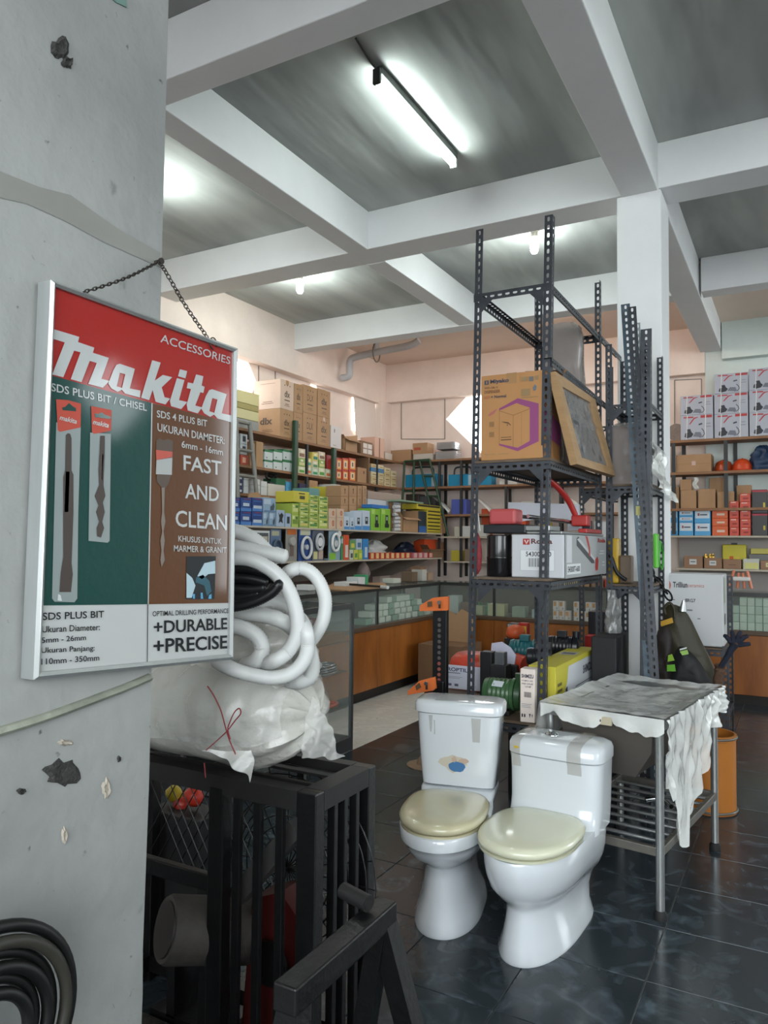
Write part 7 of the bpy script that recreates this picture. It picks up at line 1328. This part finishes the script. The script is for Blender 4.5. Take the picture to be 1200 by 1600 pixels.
for i, (a, b_, tp, dy, lab) in enumerate([(1043, 1061, 761, .03, 'brown carton hard against the pillar edge'), (1063, 1088, 766, .02, 'open-topped brown carton, second from the pillar'), (1090, 1118, 764, .02, 'rounded brown carton, third from the pillar'), (1120, 1147, 768, .02, 'brown carton right behind the shelf post'), (1108, 1135, 746, .17, 'taller brown carton behind the third from the pillar'), (1150, 1174, 758, .12, 'tall brown carton behind the red boxes')]):
    carton('brown_carton', lab+' on the third right shelf', 'carton', GY(a, b_, tp, YU+.025+dy, 1.895, .13), M_card, (), tape='y' if i in (2, 4) else None)
zt_ = onY(1075, 766, YU+.02).z; carton('small_carton', 'small brown carton on top of the open-topped one beside the pillar', 'carton', GY(1062, 1081, 749, YU+.05, zt_+.002, .10), M_card)
t = thing('white_rag', 'white dotted cloth strip hanging over the small brown carton', 'cloth', onY(1088, 760, YU+.04)); p0 = onY(1083, 746, YU+.03); MB().sheet(lambda u, v: V((p0.x+.05*u+.012*sin(v*8), YU+.032-.006*sin(u*6+v*4), p0.z-.13*v)), 8, 10).part('rag', C('C4C4BE', 'rag_white', rough=.8), t, 60)
LB = [('f', 'C3CCD4', (.06,.94,.35,.95)), ('f', '8A4A4C', (.2,.32,.55,.75)), ('f', '3E4A5C', (.35,.8,.58,.68))]
for c, (a, b_, rows_) in enumerate(((1042, 1058.5, (796, 816, 0)), (1060, 1083, (798, 808, 816, 0)), (1084, 1110, (797, 817, 0)))):
    stackY(a, b_, rows_, YU+.04, 1.585, .2, lambda b, i, n: carton('light_blue_box', f'light blue and white box, column {["one", "two", "three"][c]} from the pillar, {lvl(i, n)}', 'box', b, C('4E9ACB', 'sky_blue_board', rough=.4), LB, 'light blue and white boxes by the pillar'))
stackY(1111.5, 1137, (797, 810, 822, 0), YU+.04, 1.585, .2, lambda b, i, n: carton('orange_box', f'orange box with white print, {lvl(i, n)}, right of the light blue boxes', 'box', b, C('C8592A', 'orange_board', rough=.4), [('f', 'D4B8A4', (.3,.8,.35,.6))], 'orange boxes on the fourth right shelf'))
for c, (a, b_, rows_) in enumerate(((1138.5, 1154, (783, 797, 810, 824, 0)), (1155, 1172.5, (771, 784, 797, 811, 824, 0))) ):
    stackY(a, b_, rows_, YU+.04, 1.585, .2, lambda b, i, n: carton('red_box', f'red box with white edge print, {"left" if c == 0 else "right"} column, {lvl(i, n)}', 'box', b, C('BE4430', 'coral_red_board', rough=.4), [('f', 'D2A89A', (.15,.7,.78,.92)), ('f', '8C2C22', (.3,.8,.3,.5))], 'red boxes on the fourth right shelf'))
stackY(1174, 1199, (765, 802, 0), YU+.04, 1.585, .2, lambda b, i, n: carton('black_box', f'black box with red edge, {"upper" if i else "lower"} one, right of the red boxes', 'box', b, C('2A2526', 'black_red_board', rough=.4), [('f', 'A83444', (0,1,.90,.98)), ('f', 'C4B044', (.72,.85,.25,.45))], 'black boxes on the fourth right shelf'))
carton('grey_box', 'grey-white box partly cut off at the right edge of the fourth shelf', 'box', GY(1200, 1225, 800, YU+.01, 1.585, .2), C('9FA6AC', rough=.45))
for i, (a, b_, tp, lab) in enumerate([(1067, 1097, 869, 'brown box with white tag, first from the left'), (1098.5, 1127, 872, 'brown box with white tag, second, under the brass parts'), (1128, 1157, 874, 'plain brown box, third, in front of the yellow case'), (1186, 1215, 876, 'brown box with yellow label cut off by the picture edge')]):
    carton('parts_box', lab+', fifth right shelf', 'box', GY(a, b_, tp, YU+.04, 1.215, .15), C('8A6A52', 'parts_board', rough=.6), [('f', 'C3C6C6' if i != 3 else 'C9C68C', (.3,.68,.3,.75)), ('f', '5A5E62', (.36,.62,.5,.58))] if i != 2 else [('f', '5E4636', (.3,.7,.4,.46))])
carton('label_box', 'yellow-labelled clear tub on the fifth right shelf', 'tub', GY(1159, 1185, 873, YU+.04, 1.215, .15), C('B4B6AC', 'tub_white', rough=.4), [('f', 'C4C27A', (.1,.95,.05,.62))])
b = GY(1127, 1165, 851, YU+.19, 1.215, .1); t = thing('yellow_case', 'bright yellow plastic case behind the plain brown box', 'case', (b[0], b[2], b[4])); MB().box(*b, b=.008).part('case_body', C('C0B41E', 'case_yellow', rough=.4), t); decals(t, b, [('f', 'C85A1E', (.3,.46,.38,.52)), ('f', 'D0B840', (.55,.7,.38,.5))]); MB().box((b[0]+b[1])/2-.03, (b[0]+b[1])/2+.03, b[2], b[2]+.03, b[5], b[5]+.02, b=.004).part('handle', C('20242A'), t)
for i, (px, py) in enumerate(((1103, 867), (1109, 864), (1113, 868))):
    p = onY(px, py, YU+.08); zt_ = onY(1110, 872, YU+.02).z+.002; o = MB().lathe([(0, 0), (.02, 0), (.022, .02), (.012, .03), (.012, .045), (0, .045)], (p.x, YU+.06+.03*i, zt_), 12).part('brass_fitting', mat('brass', lin('B8964A'), .25, metal=1), smooth=50); tag(o, f'small brass fitting, {ORD[i]} from the left, on the tagged brown box', 'fitting', 'brass fittings')
for i, (a, b_, tp, z_, col, lab) in enumerate([(1171, 1215, 857, 0, 'B4A838', 'yellow-edged flat pack on the dark bags, right edge'), (1168, 1215, 866, 1.215, '5E5C5A', 'dark grey bagged pack under the yellow-edged one')]):
    b = GY(a, b_, tp, YU+.20, 1.215 if z_ else onY(1190, 866, YU+.2).z+.002, .12); carton('flat_pack', lab, 'package', b, C(col, rough=.35), ())
# black tester hanging with a lead near the pillar
t = thing('hanging_pump', 'black oval pump body with hose hanging right beside the pillar', 'pump', onY(1055, 850, 8.9)); P = onY(1055, 850, YU-.03)
MB().lathe([(0, 0), (.07, .02), (.085, .10), (.08, .22), (.05, .30), (0, .32)], (P.x-.02, YU-.1, P.z-.20), 20, sy=.5).part('pump_body', C('1C2028', rough=.35), t, 60); MB().tube(sm([onY(x, y, YU-.1) for x, y in ((1052, 832), (1060, 830), (1067, 845), (1064, 865), (1059, 885), (1060, 896))], 4), .022, 8).part('hose', C('3A3330', rough=.5), t, 60)
MB().box(P.x-.06, P.x+.02, YU-.14, YU-.06, .0, P.z-.20, b=.004).part('stand_box', C('B8B89A', rough=.6), t)
t.location.z = 0
# ================================================================ ladders
def ladder(nm, lab, rails, rungs, m, r=.014):
    t = thing(nm, lab, 'ladder', rails[0][0])
    for P in rails: MB().tube(P, r, 8).part('rail', m, t, 60)
    for a, b in rungs: MB().tube([a, b], r*.8, 8).part('rung', m, t, 60)
    return t
yl = 9.145; zf = 1.567; MB().box(-4.75, -3.95, 9.125, 9.168, 1.545, 1.5655).part('ladder_ledge', M_board2, sb)
q = lambda px, py: onY(px, py, yl)
def down(a, b): a, b = q(*a), q(*b); d = (b-a); return a+d*((zf-a.z)/d.z)
A0, A1, B0, B1 = q(655, 718), q(671, 718), q(632, 721), q(647, 721)
F0, F1, G0, G1 = down((655, 718), (671, 786)), down((671, 718), (689, 792)), down((632, 721), (629, 780)), down((647, 721), (646, 785))
ladder('step_ladder', 'dark green steel step ladder standing in the back left shelf corner', [[A0, F0], [A1, F1], [B0, G0], [B1, G1], [B0, A1]], [(A0.lerp(F0, k), A1.lerp(F1, k)) for k in (.02, .22, .48, .74)]+[(B0.lerp(G0, .4), B1.lerp(G1, .4))], M_green, .016)
tx = -3.75; a = onX(382, 664, XU+.055); b = onX(397, 772, XU+.055)
L0, L1 = V((XU+.045, a.y-.42, 2.66)), V((XU+.045, a.y-.02, 2.66)); H0, H1 = V((XW+.06, a.y-.50+.12, 1.62-.95)), V((XW+.06, a.y+.20, 1.62-.95))
H0, H1 = V((XU+.62, a.y-.52, 1.0)), V((XU+.62, a.y-.02, 1.0))
L0, L1 = V((XU+.055, onX(362, 664, XU).y, 2.66)), V((XU+.055, onX(383, 664, XU).y, 2.66)); H0, H1 = V((XU+.075, onX(366, 772, XU).y-.02, 1.608)), V((XU+.075, onX(398, 772, XU).y, 1.608))
ladder('lean_ladder', 'grey aluminium ladder leaning on the upper left shelves beside the sign', [[L0, H0], [L1, H1]], [(L0.lerp(H0, k), L1.lerp(H1, k)) for k in (.02, .28, .52, .78)], mat('grey_ladder', lin('7E7C76'), .5, metal=.3), .022)
# cardboard on the floor by the left counter
carton('open_carton', 'large brown carton on the pale floor in front of the left counter', 'carton', (-3.44, -2.95, 6.98, 7.50, .0005, .44), M_card2, ())
o = MB().prism([(0, 0), (.40, 0), (.46, .26), (.30, .34), (.24, .28), (.08, .36)], .012, (-3.42, 7.30, .441), (1, .1, 0), (0, .12, 1)).part('torn_cardboard', M_card, recalc=True); tag(o, 'torn cardboard sheets standing on the large brown floor carton', 'cardboard')
carton('floor_carton', 'flattened dark brown carton between the left counter and the bench', 'carton', (-2.90, -2.50, 7.0, 7.45, .0005, .30), M_card2)
